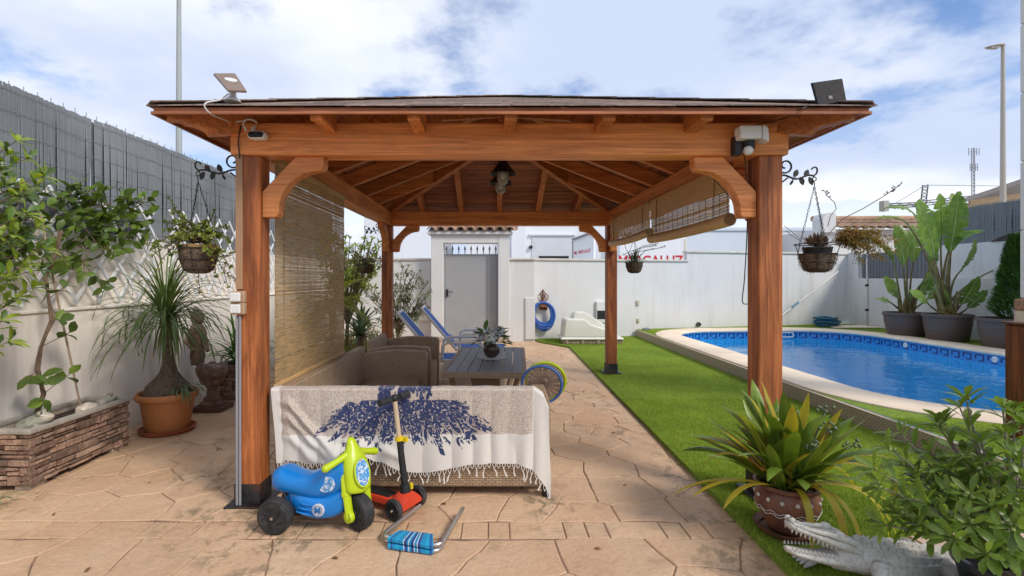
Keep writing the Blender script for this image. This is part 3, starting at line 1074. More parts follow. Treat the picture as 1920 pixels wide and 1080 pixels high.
# ---------- reed-look PVC fences
reed = mat('grey_pvc_reed', (.17, .185, .197), .55, .16, 1.2, .1, 40, rndpos=False, col2=(.225, .245, .258), dirt=((.14, .15, .16), 2.2, .5, .8, .5))
def reed_fence(tname, label, x, y0, y1, z0, z1, pitch, gaps, face, seed, npost):
    rr = random.Random(seed)
    t_ = thing(tname, label, 'fence', (x, (y0 + y1) / 2, z0))
    mb = MB(); y = y0
    while y < y1:
        w = pitch * rr.uniform(.86, 1.06)
        if not any(a < y < b for a, b in gaps):
            xo = .035 * noise.noise(V((y * 1.3, seed, 0))) + rr.uniform(-.004, .004)
            zt_ = z1 + .012 * noise.noise(V((y * 3, 2, seed))) + rr.uniform(-.006, .006)
            q = x + xo
            bow = rr.uniform(-.012, .012)
            zm = (z0 + zt_) / 2
            h = w * .56
            d = face * w * .33
            for za, zb, b0, b1 in ((z0, zm, 0, bow), (zm, zt_, bow, 0)):
                mb.add([(q + b0, y - h, za), (q + b0 + d, y - h * .45, za), (q + b0 + d, y + h * .45, za), (q + b0, y + h, za),
                        (q + b1, y - h, zb), (q + b1 + d, y - h * .45, zb), (q + b1 + d, y + h * .45, zb), (q + b1, y + h, zb)],
                       [(0, 1, 5, 4), (1, 2, 6, 5), (2, 3, 7, 6), (4, 5, 6, 7), (0, 4, 7, 3)])
        y += w
    build(mb, 'reeds', reed, t_, kind='stuff')
    mb = MB(); y = y0 - pitch / 2          # second layer of reeds behind the first
    while y < y1:
        if not any(a - .012 < y < b + .012 for a, b in gaps):
            q = x - face * (.028) + .035 * noise.noise(V((y * 1.3, seed, 0)))
            mb.box((q - .003, y - pitch * .55, z0), (q + .003, y + pitch * .55, z1 - .015))
        y += pitch
    build(mb, 'rear_reeds', reed, t_, kind='stuff')
    nw = 8
    for i in range(nw):
        z = z0 + .06 + (z1 - z0 - .1) * i / (nw - 1)
        pts = [(x + face * .016 + .035 * noise.noise(V((yy * 1.3, seed, 0))), yy, z + .012 * noise.noise(V((yy * 1.7, i, seed)))) for yy in np.linspace(y0, y1, 40)]
        mb = MB(); mb.tube(pts, .0018, 4); build(mb, 'wire', grey_metal, t_)
    mb = MB()
    for i in range(int((y1 - y0) / .115)):       # cut ends of the mesh fence behind stand above the reeds
        yy = y0 + i * .115
        mb.tube([(x - face * .03, yy, z1 - .3), (x - face * .03, yy, z1 + .045)], .004, 4)
    build(mb, 'mesh_ends', grey_metal, t_, kind='stuff')
    for i in range(npost):
        yy = y0 + (i + .5) * (y1 - y0) / npost
        mb = MB(); mb.tube([(x - face * .07, yy, z0 - .3), (x - face * .07, yy, z1 - .02)], .025, 8); build(mb, 'post', grey_metal, t_)
    return t_
reed_fence('reed_fence', 'tall grey reed fence above the cream wall at the left', -3.49, 1.2, 10.9, 1.62, 2.77, .021,
           [(4.35, 4.368), (4.04, 4.045)], 1, 3, 5)
RF = reed_fence('reed_fence', 'grey reed fence on the white wall behind the palms at the right', WX1 + .12, 6.0, 10.9, 2.0, 2.775, .03, [], -1, 8, 3)
# wind-torn scrap on the wall
mb = MB(); p_ = V((WX1 + .06, 9.3, 2.06)); mb.prism([(0, 0), (.12, .05), (.34, .12), (.3, .0)], p_, (0, -1, 0), (0, 0, 1), (-.02, 0, .0))
tag(build(mb, 'wall_spotlight', dark_steel), 'small dark spotlight lying on top of the white wall below the right reed fence', 'spotlight')

# ---------- buildings, vehicles and masts beyond the wall
def block(name, label, x0, x1, y0, y1, z1, m, cat='building', feats=()):
    t_ = thing(name, label, cat, ((x0 + x1) / 2, y0, 0))
    mb = MB(); mb.box((x0, y0, -.06), (x1, y1, z1)); build(mb, 'wall', m, t_, bevel=.01)
    mb = MB(); mb.box((x0 - .05, y0 - .05, z1), (x1 + .05, y1 + .05, z1 + .12)); build(mb, 'parapet', m, t_, bevel=.01)
    for (nm, a, b, c, d, mm, dep) in feats:
        p0, p1 = at(a, d, y0), at(c, b, y0)
        mb = MB(); mb.box((p0.x, y0 - dep, p0.z), (p1.x, y0 - .003, p1.z)); build(mb, nm, mm, t_, bevel=.004)
    return t_
shut = mat('pale_shutter', (.60, .62, .64), .6, .04, 3)
block('white_house', 'white house standing behind the garden wall left of the gate portal', -3.6, -1.72, 14, 22, 3.9, cool_wall)
block('white_building', 'tall white building with a shuttered bay behind the gate portal', -.9, 6.4, 18, 26, 3.55, cool_wall,
      feats=[('shutter', 997, 442, 1078, 486, shut, .03), ('shutter_cap', 992, 438, 1078, 442, cool_wall, .09), ('dark_slot', 1010, 480, 1066, 488, black_plastic, .04),
             ('wall_lamp', 992, 461, 998, 466, black_plastic, .12), ('corner_pier', 958, 420, 984, 520, cool_wall, .5)])
block('pale_building', 'lower pale blue building behind the wall right of the bamboo blinds', 6.65, 10.9, 17, 24, zat(433, 17), mat('pale_blue_render', (.62, .68, .74), .9, .04, 1))
# neighbour's tiled outbuilding at the right
ob = thing('tiled_outbuilding', 'white outbuilding with a clay tile roof beyond the corner of the pool garden', 'building', (11.5, 15.2, 0))
mb = MB(); mb.box((9.9, 15, -.06), (14.2, 17.2, zat(430, 15))); build(mb, 'wall', white_wall, ob)
tile_run(ob, 10.4, 14.5, 14.75, zat(431, 15), 16.0, zat(413, 15.6) + .02, .25, 2, clay)
mb = MB(); mb.tube([(10.3, 15.95, zat(410, 15.9)), (14.4, 15.95, zat(409, 15.9))], .09, 10); build(mb, 'ridge', clay, ob, smooth=True)
mb = MB(); mb.prism([(-.35, 0), (-.35, .42), (-.26, .56), (-.12, .6), (.04, .56), (.04, 0)], (10.3, 14.9, zat(436, 15)), (1, 0, 0), (0, 0, 1), (0, .5, 0)); build(mb, 'rounded_gable', white_wall, ob)
# the truck with lettering
red_paint = mat('red_lettering', (.55, .02, .025), .5, .03, 4)
grey_print = mat('grey_print', (.22, .22, .23), .6, .05, 4)
white_paint = mat('white_truck_paint', (.76, .77, .78), .35, .03, 2)
TY = 14.0
TR = thing('box_truck', 'white box truck with red lettering parked behind the back wall', 'truck', (xat(1200, TY), TY, 0))
tx0, tx1 = xat(1160, TY), xat(1288, TY)
ztop = zat(445, TY)
mb = MB(); mb.box((tx0, TY, .9), (tx1, TY + 2.3, ztop)); build(mb, 'cargo_box', white_paint, TR, bevel=.03)
mb = MB(); mb.box((tx0 - 1.5, TY + .15, .5), (tx0 - .06, TY + 2.1, zat(486, TY))); build(mb, 'cab', white_paint, TR, bevel=.08)
mb = MB(); mb.box((tx0 - 1.5, TY + .2, .45), (tx1, TY + 2.0, .9)); build(mb, 'chassis', black_plastic, TR)
for q in (tx0 - .9, tx1 - .5):
    mb = MB(); mb.lathe([(.2, -.12), (.42, -.11), (.42, .11), (.2, .12)], n=20, M=Matrix.Translation((q, TY + .2, .42)) @ Matrix.Rotation(R(90), 4, 'X')); build(mb, 'wheel', rubber, TR, smooth=True)
mb = MB(); mb.box((tx1 - .07, TY - .01, .9), (tx1 - .02, TY - .002, ztop - .03)); build(mb, 'corner_strip', mat('cream_strip', (.72, .66, .52), .6), TR)
def text(body, size, m, parent, M, name='lettering', ext=.002, bold=0.0, sx_=1.0):
    cu = bpy.data.curves.new(name, 'FONT')
    cu.body = body; cu.size = size; cu.extrude = ext; cu.offset = bold
    cu.align_x = 'CENTER'; cu.align_y = 'CENTER'; cu.resolution_u = 3
    tmp = bpy.data.objects.new('text_source', cu)
    COL.objects.link(tmp)
    dg = bpy.context.evaluated_depsgraph_get()
    me_ = bpy.data.meshes.new_from_object(tmp.evaluated_get(dg))
    COL.objects.unlink(tmp); bpy.data.objects.remove(tmp); bpy.data.curves.remove(cu)
    M2 = M @ Matrix.Diagonal((sx_, 1, 1, 1))
    off = wloc(parent)
    for v in me_.vertices: v.co = M2 @ v.co - off
    me_.materials.clear()
    return link(name, me_, m, parent)
UP = Matrix.Rotation(R(90), 4, 'X')
text('MERCALUZ', .42, red_paint, TR, Matrix.Translation((xat(1220, TY), TY - .006, zat(490, TY))) @ UP, bold=.006, sx_=.86)
mb = MB()
for (pts) in ([(1168, 478), (1185, 470), (1210, 463), (1232, 460)], [(1180, 476), (1200, 471), (1230, 466), (1248, 462)], [(1190, 470), (1206, 461), (1218, 459), (1235, 456)]):
    q = [at(a, b, TY) + V((0, -.006, 0)) for a, b in pts]
    fine = [q[0].lerp(q[1], i / 4) for i in range(4)] + [q[1].lerp(q[2], i / 4) for i in range(4)] + [q[2].lerp(q[3], i / 4) for i in range(5)]
    mb.tube(fine, .008, 4)
for a, b in ((1219, 462), (1224, 460.5), (1229, 459), (1240, 463), (1246, 461)):
    mb.cbox(at(a, b, TY) + V((0, -.006, 0)), (.04, .004, .03))
build(mb, 'script_print', grey_print, TR)
# hanging sign panel
SG = thing('shop_sign', 'white sign panel with red lettering on a post behind the wall', 'sign', (xat(1092, 15), 15, 0))
a, b, c, d = at(1075, 488, 15.3), at(1113, 488, 14.6), at(1113, 437, 14.6), at(1075, 451, 15.3)
sn = (b - a).cross(d - a).normalized()
mb = MB(); th = -sn * .08
mb.hexa([a, b, b + th, a + th, d, c, c + th, d + th]); build(mb, 'panel', white_paint, SG)
mb = MB(); mb.bar(d + V((0, 0, .03)), c + V((0, 0, .03)), .14, .05); build(mb, 'top_rail', grey_metal, SG)
for p0, p1 in ((a, d), (b, c)):
    mb = MB(); mb.bar(V((p0.x, p0.y + .06, 0)), p1 + V((0, .06, 0)), .05, .05); build(mb, 'post', grey_metal, SG)
ux = (b - a).normalized(); uy = (d - a).normalized()
Mx = Matrix((ux, uy, ux.cross(uy))).transposed().to_4x4()
Mx.translation = at(1095.5, 471.5, 14.93) - V((0, .02, 0))
text('MERCALUZ', .135, red_paint, SG, Mx @ Matrix.Rotation(R(7), 4, 'Z'), bold=.004, sx_=.72)
Mx.translation = at(1078.5, 474.5, 15.2) - V((0, .02, 0))
text('M', .12, red_paint, SG, Mx @ Matrix.Rotation(R(7), 4, 'Z'), bold=.006, name='emblem')
# street lamps
lamp_m = mat('lamp_post_paint', (.36, .39, .38), .5, .05, 2)
lamp_b = mat('lamp_post_beige', (.45, .41, .35), .5, .05, 2)
def street_lamp(x, y, h, m, label, side):
    t_ = thing('street_lamp', label, 'street lamp', (x, y, 0), 'street lamps beyond the garden walls')
    mb = MB(); mb.lathe([(.09, 0), (.085, 1.0), (.045, h)], (x, y, -.06), 12); build(mb, 'pole', m, t_, smooth=True)
    mb = MB(); rings = []
    for tt, w, hh in ((-.04, .04, .04), (.05, .07, .05), (.2, .11, .045), (.42, .09, .03), (.5, .03, .012)):
        c_ = V((x + side * tt, y, h - .03 - tt * .16))
        rings.append([c_ + V((0, w * cos(2 * pi * k / 10), hh * sin(2 * pi * k / 10))) for k in range(10)])
    mb.loft(rings); build(mb, 'lamp_head', m, t_, smooth=True)
    mb = MB(); mb.box((x + side * .26 - .12, y - .07, h - .135), (x + side * .26 + .12, y + .07, h - .105)); build(mb, 'lens', mat('lamp_lens', (.5, .5, .48), .2), t_)
street_lamp(xat(335.5, 12), 12, 9.0, lamp_m, 'tall grey street lamp pole rising beyond the left reed fence', 1)
street_lamp(xat(1880.5, 14), 14, zat(82, 14), lamp_b, 'beige street lamp with a flat head beyond the right wall', -1)
# antenna mast
AM = thing('antenna_mast', 'thin lattice aerial mast on a roof far behind the palms', 'aerial mast', (xat(1826, 40), 40, 0))
mb = MB(); ax_ = xat(1826, 40); zb, zt_ = 0, zat(277, 40)
for dx, dy in ((-.12, 0), (.12, 0), (0, .2)):
    mb.tube([(ax_ + dx, 40 + dy, zb), (ax_ + dx * .4, 40 + dy, zt_)], .028, 5)
k = 0; z = zat(375, 40)
while z < zt_ - .3:
    mb.tube([(ax_ - .1, 40, z), (ax_ + .1, 40, z + .3)], .018, 4); mb.tube([(ax_ + .1, 40, z), (ax_ - .1, 40, z + .3)], .018, 4); z += .3
build(mb, 'lattice', grey_metal, AM)
for (z, w) in ((zat(285, 40), .42), (zat(314, 40), .3)):
    mb = MB(); mb.tube([(ax_ - w, 40, z), (ax_ + w, 40, z)], .02, 5)
    for q in (-w, -w * .5, w * .5, w): mb.tube([(ax_ + q, 40, z - .28), (ax_ + q, 40, z + .32)], .024, 5)
    build(mb, 'aerial', grey_metal, AM)
# crane
CRY = 120
CR = thing('tower_crane', 'tower crane with a long jib far behind the palms', 'crane', (xat(1732, CRY), CRY, 0))
def lattice(mb, p, q, w, n, r):
    p, q = V(p), V(q); d = (q - p).normalized(); s_ = V((0, 1, 0)) if abs(d.z) < .5 else V((1, 0, 0)); u_ = d.cross(s_).normalized() if abs(d.z) < .5 else V((0, 1, 0))
    for a in (-1, 1):
        mb.tube([p + s_ * a * w / 2, q + s_ * a * w / 2], r, 4); mb.tube([p + u_ * a * w / 2, q + u_ * a * w / 2], r, 4)
    for i in range(n):
        a = p.lerp(q, i / n); b = p.lerp(q, (i + 1) / n); sg = 1 if i % 2 else -1
        mb.tube([a + s_ * sg * w / 2, b - s_ * sg * w / 2], r * .7, 4); mb.tube([a + u_ * sg * w / 2, b - u_ * sg * w / 2], r * .7, 4)
jz = 384
cg = mat('crane_grey', (.17, .18, .19), .6)
mb = MB(); lattice(mb, (xat(1731, CRY), CRY, 0), at(1731, jz, CRY), 1.6, 14, .1); build(mb, 'tower', cg, CR)
mb = MB(); lattice(mb, at(1731, jz, CRY), at(1735, 347, CRY), 1.4, 6, .12); build(mb, 'tower_head', cg, CR)
mb = MB(); lattice(mb, at(1731, jz - 3, CRY), at(2010, 352, CRY), 1.1, 26, .11); build(mb, 'jib', cg, CR)
mb = MB(); lattice(mb, at(1662, 386, CRY), at(1731, jz - 1, CRY), 1.0, 8, .14); build(mb, 'counter_jib', cg, CR)
mb = MB(); a, b = at(1653, 396, CRY), at(1662, 377, CRY); mb.box((a.x, CRY - .8, a.z), (b.x, CRY + .8, b.z)); build(mb, 'counterweight', mat('counterweight_concrete', (.45, .43, .38), .9), CR)
mb = MB(); mb.tube([at(1735, 347, CRY), at(1990, 350, CRY)], .06, 4); mb.tube([at(1735, 347, CRY), at(1676, 383, CRY)], .06, 4); build(mb, 'stay_cable', cg, CR)
# far house roof at the right
FH = thing('far_house', 'tan house with a dark pitched roof beyond the right reed fence', 'house', (27, 27, 0))
mb = MB(); xa, xb = xat(1818, 26), xat(2030, 26); mb.prism([(0, 0), (6.2, 0), (6.2, zat(378, 26) + .9), (0, zat(378, 26) - .05)], (xa, 26, 0), (1, 0, 0), (0, 0, 1), (0, 1.2, 0)); build(mb, 'wall', mat('tan_render', (.48, .38, .27), .9), FH)
mb = MB(); mb.prism([(0, 0), (6.5, 1.0), (6.5, 2.2)], (xa - .2, 25.9, zat(378, 26)), (1, 0, 0), (0, 0, 1), (0, 1.4, 0)); build(mb, 'roof', mat('dark_roof', (.17, .15, .135), .9, .1, 2), FH)
mb = MB(); mb.bar((xa - .25, 25.75, zat(380, 26)), (xa + 6.3, 25.75, zat(380, 26) + .93), .1, .16); build(mb, 'verge', mat('verge_brown', (.30, .2, .12), .8), FH)
# porch pillar and the short post at the right edge
PL = thing('porch_pillar', 'white grooved pillar on a carved terracotta band at the right edge', 'pillar', (4.75, 4.1, DECK))
px_ = 4.79
for i in range(6):
    z0 = zat(565, 4.0) + i * .62
    mb = MB(); mb.box((px_, 4.0, z0 + .006), (px_ + .5, 4.5, z0 + .614)); build(mb, 'shaft_block', white_wall, PL, bevel=.006)
mb = MB(); mb.box((px_ + .01, 4.01, zat(565, 4.0)), (px_ + .49, 4.49, zat(565, 4.0) + 3.7)); build(mb, 'core', white_wall, PL)
mb = MB(); mb.box((px_ - .03, 3.97, zat(590, 4)), (px_ + .53, 4.53, zat(565, 4))); build(mb, 'carved_band', mat('carved_terracotta', (.33, .17, .10), .8, .3, 30, 1.0, 28, .03), PL, bevel=.01)
mb = MB(); mb.box((px_ - .025, 3.975, .0), (px_ + .525, 4.525, zat(590, 4))); build(mb, 'plinth', mat('beige_stone', (.52, .42, .31), .8, .15, 8, .3, 50), PL)
SP = thing('wooden_post', 'short dark reddish wooden post at the right edge before the pillar', 'post', (3.75, 3.6, LAWN))
wz_dark = wood('dark_wood_along_z', 'z', (.20, .06, .02), (.06, .016, .006), .35)
mb = MB(); mb.box((3.81, 3.5, LAWN), (3.81 + .19, 3.69, zat(612, 3.5))); build(mb, 'shaft', wz_dark, SP, bevel=.01)
mb = MB(); mb.box((3.802, 3.49, zat(612, 3.5) + .001), (3.802 + .205, 3.70, zat(609.5, 3.5) + .01)); build(mb, 'cap', wz_dark, SP, bevel=.004)
# ================================================================ THE PERGOLA
PXL, PXR, PYF, PYB, PW = -1.548, 1.762, 3.0, 7.104, .144
PG = thing('pergola', 'honey-brown wooden pergola with a hipped shingle roof over the seating', 'pergola', (.107, 5.05, 0))
BZ0, BZ1 = 2.119, 2.313
shoe_m = dark_steel
for (x0, y0, base) in ((PXL, PYF, 0), (PXR - PW, PYF, LAWN), (PXL, PYB - PW, 0), (PXR - PW, PYB - PW, LAWN)):
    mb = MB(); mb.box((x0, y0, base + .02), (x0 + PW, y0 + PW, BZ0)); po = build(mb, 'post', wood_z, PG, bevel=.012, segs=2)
    mb = MB(); e = .006
    hh = .13
    mb.box((x0 - e, y0 - e, base + .012), (x0 + PW + e, y0 - .001, base + hh)); mb.box((x0 - e, y0 + PW + .001, base + .012), (x0 + PW + e, y0 + PW + e, base + hh))
    mb.box((x0 - e, y0 + .001, base + .012), (x0 - .001, y0 + PW - .001, base + hh)); mb.box((x0 + PW + .001, y0 + .001, base + .012), (x0 + PW + e, y0 + PW - .001, base + hh))
    build(mb, 'steel_shoe', shoe_m, po)
    mb = MB(); mb.box((x0 - .05, y0 - .05, base + .002), (x0 + PW + .05, y0 + PW + .05, base + .011)); build(mb, 'base_plate', dark_steel, po, bevel=.002)
# beams
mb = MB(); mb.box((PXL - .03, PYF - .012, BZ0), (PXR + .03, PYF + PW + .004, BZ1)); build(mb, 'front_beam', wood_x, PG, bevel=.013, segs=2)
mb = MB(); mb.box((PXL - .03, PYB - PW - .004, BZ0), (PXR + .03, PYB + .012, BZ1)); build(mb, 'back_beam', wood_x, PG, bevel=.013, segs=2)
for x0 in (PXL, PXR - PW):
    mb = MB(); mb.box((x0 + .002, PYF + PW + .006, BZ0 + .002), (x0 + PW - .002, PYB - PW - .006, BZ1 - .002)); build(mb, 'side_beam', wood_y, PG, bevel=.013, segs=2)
# roof geometry
RXL, RXR, RYF, RYB = PXL - .312, PXR + .312, PYF - .312, PYB + .312
RW_ = (RXR - RXL) / 2
EZ, SLOPE = 2.306, .388
def rpt(side, s, d, dz=0):
    """point on a roof slope: s runs along the eave from its left end, d inward from the eave"""
    z = EZ + SLOPE * d + dz
    return {'f': V((RXL + s, RYF + d, z)), 'b': V((RXR - s, RYB - d, z)), 'l': V((RXL + d, RYB - s, z)), 'r': V((RXR - d, RYF + s, z))}[side]
LEN = {'f': RXR - RXL, 'b': RXR - RXL, 'l': RYB - RYF, 'r': RYB - RYF}
NB = 20
for sd_ in 'fblr':
    for i in range(NB):
        d0, d1 = .015 + i * (RW_ - .02) / NB, .015 + (i + 1) * (RW_ - .02) / NB - .008
        ln = LEN[sd_]
        j = U(-.002, .002)
        a = [rpt(sd_, d0 + .004, d0, -.026 + j), rpt(sd_, ln - d0 - .004, d0, -.026 + j), rpt(sd_, ln - d1 - .004, d1, -.026 + j), rpt(sd_, d1 + .004, d1, -.026 + j)]
        b = [p + V((0, 0, .02)) for p in a]
        if a[1].x == a[0].x and a[1].y == a[0].y: continue
        mb = MB(); mb.hexa(a + b)
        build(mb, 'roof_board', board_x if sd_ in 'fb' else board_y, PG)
# shingles
shingle_m = mat('brown_shingle', (.18, .12, .092), .9, .3, 30, .5, 160, .006, rand=.35, col2=(.29, .21, .17))
rest = MB()
nr = 13
for sd_ in 'flbr':
    for r in range(nr):
        d0 = -.008 + r * (RW_ + .008) / nr
        d1 = d0 + (RW_ + .008) / nr * 1.25
        d1 = min(d1, RW_ - .002)
        ln = LEN[sd_]
        s_ = max(d0, 0) - U(0, .2) if r else -.02
        s0, s1 = d0 - .002, ln - d0 + .002
        s = s0 - U(0, .2)
        while s < s1:
            w = U(.26, .36)
            a0, a1 = max(s, s0), min(s + w - .006, s1)
            s += w
            if a1 - a0 < .03: continue
            b0, b1 = max(a0, d1), min(a1, ln - d1)
            if b1 - b0 < .005: b0 = b1 = max(min((a0 + a1) / 2, ln - d1), d1); b1 += .004
            dd = d0 + U(-.006, .006); lift = U(.003, .007)
            bt = [rpt(sd_, a0, dd, .002 + lift * .5), rpt(sd_, a1, dd, .002 + lift * .5), rpt(sd_, b1, d1, .002), rpt(sd_, b0, d1, .002)]
            tp = [p + V((0, 0, .0055)) for p in bt]
            if sd_ in 'fl':
                mb = MB(); mb.hexa(bt + tp); build(mb, 'shingle', shingle_m, PG)
            else:
                rest.hexa(bt + tp)
build(rest, 'far_shingles', shingle_m, PG, kind='stuff')
for a, b in ((rpt('f', 0, 0), rpt('f', RW_, RW_)), (rpt('f', LEN['f'], 0), rpt('f', LEN['f'] - RW_, RW_)), (rpt('b', 0, 0), rpt('b', RW_, RW_)), (rpt('b', LEN['b'], 0), rpt('b', LEN['b'] - RW_, RW_)), (rpt('f', RW_, RW_), rpt('b', RW_, RW_))):
    n_ = 9
    for i in range(n_):
        p, q = a.lerp(b, i / n_), a.lerp(b, (i + 1.15) / n_)
        mb = MB(); mb.bar(p + V((0, 0, .016)), q + V((0, 0, .011)), .11, .006); build(mb, 'hip_shingle', shingle_m, PG)
# eave boards
for sd_ in 'fblr':
    ln = LEN[sd_]
    a, b = rpt(sd_, .012, .012, -.036), rpt(sd_, ln - .012, .012, -.036)
    mb = MB(); mb.bar(a, b, .018, .014); build(mb, 'eave_board', board_x if sd_ in 'fb' else board_y, PG)
# rafters with shaped tails
def rafter(o, dirv, dmax, w, k, name, m, depth=.14, d0=.05):
    """o eave point in plan, dirv plan direction, k roof rise per unit run"""
    up = V((0, 0, 1))
    top = lambda d: SLOPE * k * d - .028
    tail = [(d0, .045), (d0 + .012, .058), (d0 + .05, .062), (d0 + .075, .07), (d0 + .085, .082), (d0 + .12, .088), (d0 + .16, .105), (d0 + .19, .125), (d0 + .215, depth), (d0 + .24, depth)]
    poly = [(d0, top(d0)), (dmax, top(dmax)), (dmax, top(dmax) - depth)] + [(d, top(d) - q) for d, q in tail[::-1]]
    dv = V((*dirv, 0)).normalized()
    sv = V((-dv.y, dv.x, 0)) * w
    mb = MB(); mb.prism(poly, V((o[0], o[1], EZ)) - sv / 2, dv, up, sv)
    return build(mb, name, m, PG, bevel=.004)
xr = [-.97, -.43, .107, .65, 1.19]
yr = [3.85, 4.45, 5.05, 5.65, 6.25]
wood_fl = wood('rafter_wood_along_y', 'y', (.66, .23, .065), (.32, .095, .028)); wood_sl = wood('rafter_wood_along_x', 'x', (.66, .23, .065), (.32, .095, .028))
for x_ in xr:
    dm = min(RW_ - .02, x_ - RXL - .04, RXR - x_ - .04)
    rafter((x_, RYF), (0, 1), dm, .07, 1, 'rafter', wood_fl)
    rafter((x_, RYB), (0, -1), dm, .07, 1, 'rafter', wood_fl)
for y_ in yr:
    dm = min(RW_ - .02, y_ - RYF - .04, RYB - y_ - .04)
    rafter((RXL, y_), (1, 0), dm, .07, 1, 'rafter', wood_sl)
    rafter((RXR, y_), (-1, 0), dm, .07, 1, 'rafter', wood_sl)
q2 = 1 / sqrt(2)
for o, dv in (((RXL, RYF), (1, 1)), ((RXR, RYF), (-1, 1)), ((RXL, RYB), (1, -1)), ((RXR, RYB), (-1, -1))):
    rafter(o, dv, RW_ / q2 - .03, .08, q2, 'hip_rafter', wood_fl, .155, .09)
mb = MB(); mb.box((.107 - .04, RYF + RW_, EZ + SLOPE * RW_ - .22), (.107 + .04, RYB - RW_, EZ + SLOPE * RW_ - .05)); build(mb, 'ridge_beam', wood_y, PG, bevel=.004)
# curved braces
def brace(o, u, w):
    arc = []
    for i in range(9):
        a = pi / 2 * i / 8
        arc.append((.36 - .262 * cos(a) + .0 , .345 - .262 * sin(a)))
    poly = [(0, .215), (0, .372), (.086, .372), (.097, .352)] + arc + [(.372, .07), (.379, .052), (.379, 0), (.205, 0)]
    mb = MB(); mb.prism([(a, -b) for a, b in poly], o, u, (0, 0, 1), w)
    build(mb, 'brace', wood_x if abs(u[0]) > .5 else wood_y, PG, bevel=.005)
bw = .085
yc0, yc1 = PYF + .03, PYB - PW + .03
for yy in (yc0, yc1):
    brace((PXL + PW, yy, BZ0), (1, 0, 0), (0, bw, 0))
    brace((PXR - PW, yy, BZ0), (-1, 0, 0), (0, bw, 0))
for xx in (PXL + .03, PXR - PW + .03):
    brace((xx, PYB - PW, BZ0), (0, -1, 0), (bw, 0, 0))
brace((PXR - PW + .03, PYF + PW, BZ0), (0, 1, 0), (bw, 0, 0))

# ---------- bamboo blinds
bamboo = mat('bamboo_strips', (.66, .47, .25), .55, .3, 4, .2, 60, rand=.1, stretch=(30, 2, 30), trans=.35)
bamboo2 = mat('pale_bamboo_valance', (.60, .38, .16), .55, .2, 4, .2, 60, stretch=(30, 2, 30))
string_m = mat('blind_string', (.10, .07, .045), .9)
def blind(label, x, y0, y1, z1, z0, rr, nstr, valance, sag=0.0):
    t_ = thing('bamboo_blind', label, 'blind', (x, (y0 + y1) / 2, z1), 'bamboo blinds under the pergola')
    mb = MB(); n = int((z1 - z0) / .0062)
    for i in range(n):
        z = z1 - (i + .5) * (z1 - z0) / n
        h = .0062 * U(.72, .97) / 2
        dz = U(-.0012, .0012); dx = U(-.002, .002)
        if U(0, 1) < .012: continue
        m_ = 5
        xs_ = [y0 + (y1 - y0) * k / m_ for k in range(m_ + 1)]
        for k in range(m_):
            sa, sb = (sag * sin(pi * k / m_) * i / n, sag * sin(pi * (k + 1) / m_) * i / n)
            a, b = xs_[k], xs_[k + 1]
            mb.add([(x + dx, a, z - h - sa), (x + dx, b, z - h + dz - sb), (x + dx, b, z + h + dz - sb), (x + dx, a, z + h - sa),
                    (x + dx + .0022, a, z - h - sa), (x + dx + .0022, b, z - h + dz - sb), (x + dx + .0022, b, z + h + dz - sb), (x + dx + .0022, a, z + h - sa)],
                   [(0, 1, 2, 3), (7, 6, 5, 4), (0, 4, 5, 1), (3, 2, 6, 7)])
    build(mb, 'bamboo_strips', bamboo, t_, kind='stuff')
    for i in range(nstr):
        yy = y0 + .02 + (y1 - y0 - .04) * i / (nstr - 1)
        mb = MB(); mb.tube([(x - .0025, yy, z1), (x - .0035, yy, (z0 + z1) / 2), (x - .0025, yy, z0)], .0016, 4); build(mb, 'string', string_m, t_)
    mb = MB(); mb.box((x - .012, y0, z1 - .005), (x + .014, y1, z1 + .035)); build(mb, 'head_rail', bamboo2, t_, bevel=.003)
    if valance:
        mb = MB(); mb.box((x - .012, y0, z1 - valance), (x - .008, y1, z1)); build(mb, 'valance', bamboo2, t_)
    if rr:
        mb = MB()
        pts = [(x, y0 - .01 + (y1 - y0 + .02) * k / 10, z0 - rr * .7 - sag * sin(pi * k / 10)) for k in range(11)]
        mb.tube(pts, rr, 14); r_ = build(mb, 'rolled_bottom', bamboo2, t_, smooth=True, sharp=50)
        for yy in (y0 - .012, y1 + .012):
            mb = MB(); sp_ = [(x + (rr * .95 - rr * .9 * a / 40) * cos(a * .55), yy, z0 - rr * .7 + (rr * .95 - rr * .9 * a / 40) * sin(a * .55)) for a in range(41)]
            mb.tube(sp_, .0022, 4); build(mb, 'spiral_edge', string_m, r_)
    else:
        mb = MB(); mb.box((x - .01, y0, z0 - .025), (x + .012, y1, z0)); build(mb, 'bottom_rail', bamboo2, t_, bevel=.003)
    for q in (.12, .88):
        mb = MB(); yy = y0 + (y1 - y0) * q
        mb.tube([(x - .014, yy, z1 + .02), (x - .016, yy, z0)], .0028, 5); build(mb, 'pull_cord', string_m, t_)
    return t_
blind('bamboo roller blind let down fully beside the sofa at the left', PXL + PW + .022, 3.16, 4.64, 2.112, .70, 0, 13, .0)
xb = PXR - PW - .024
blind('half rolled bamboo blind nearest the right front pergola post', xb, 3.33, 4.95, 2.112, 1.80, .045, 15, .15, .01)
blind('half rolled bamboo blind nearest the back right pergola post', xb, 5.0, 6.62, 2.112, 1.87, .042, 13, .15, .02)

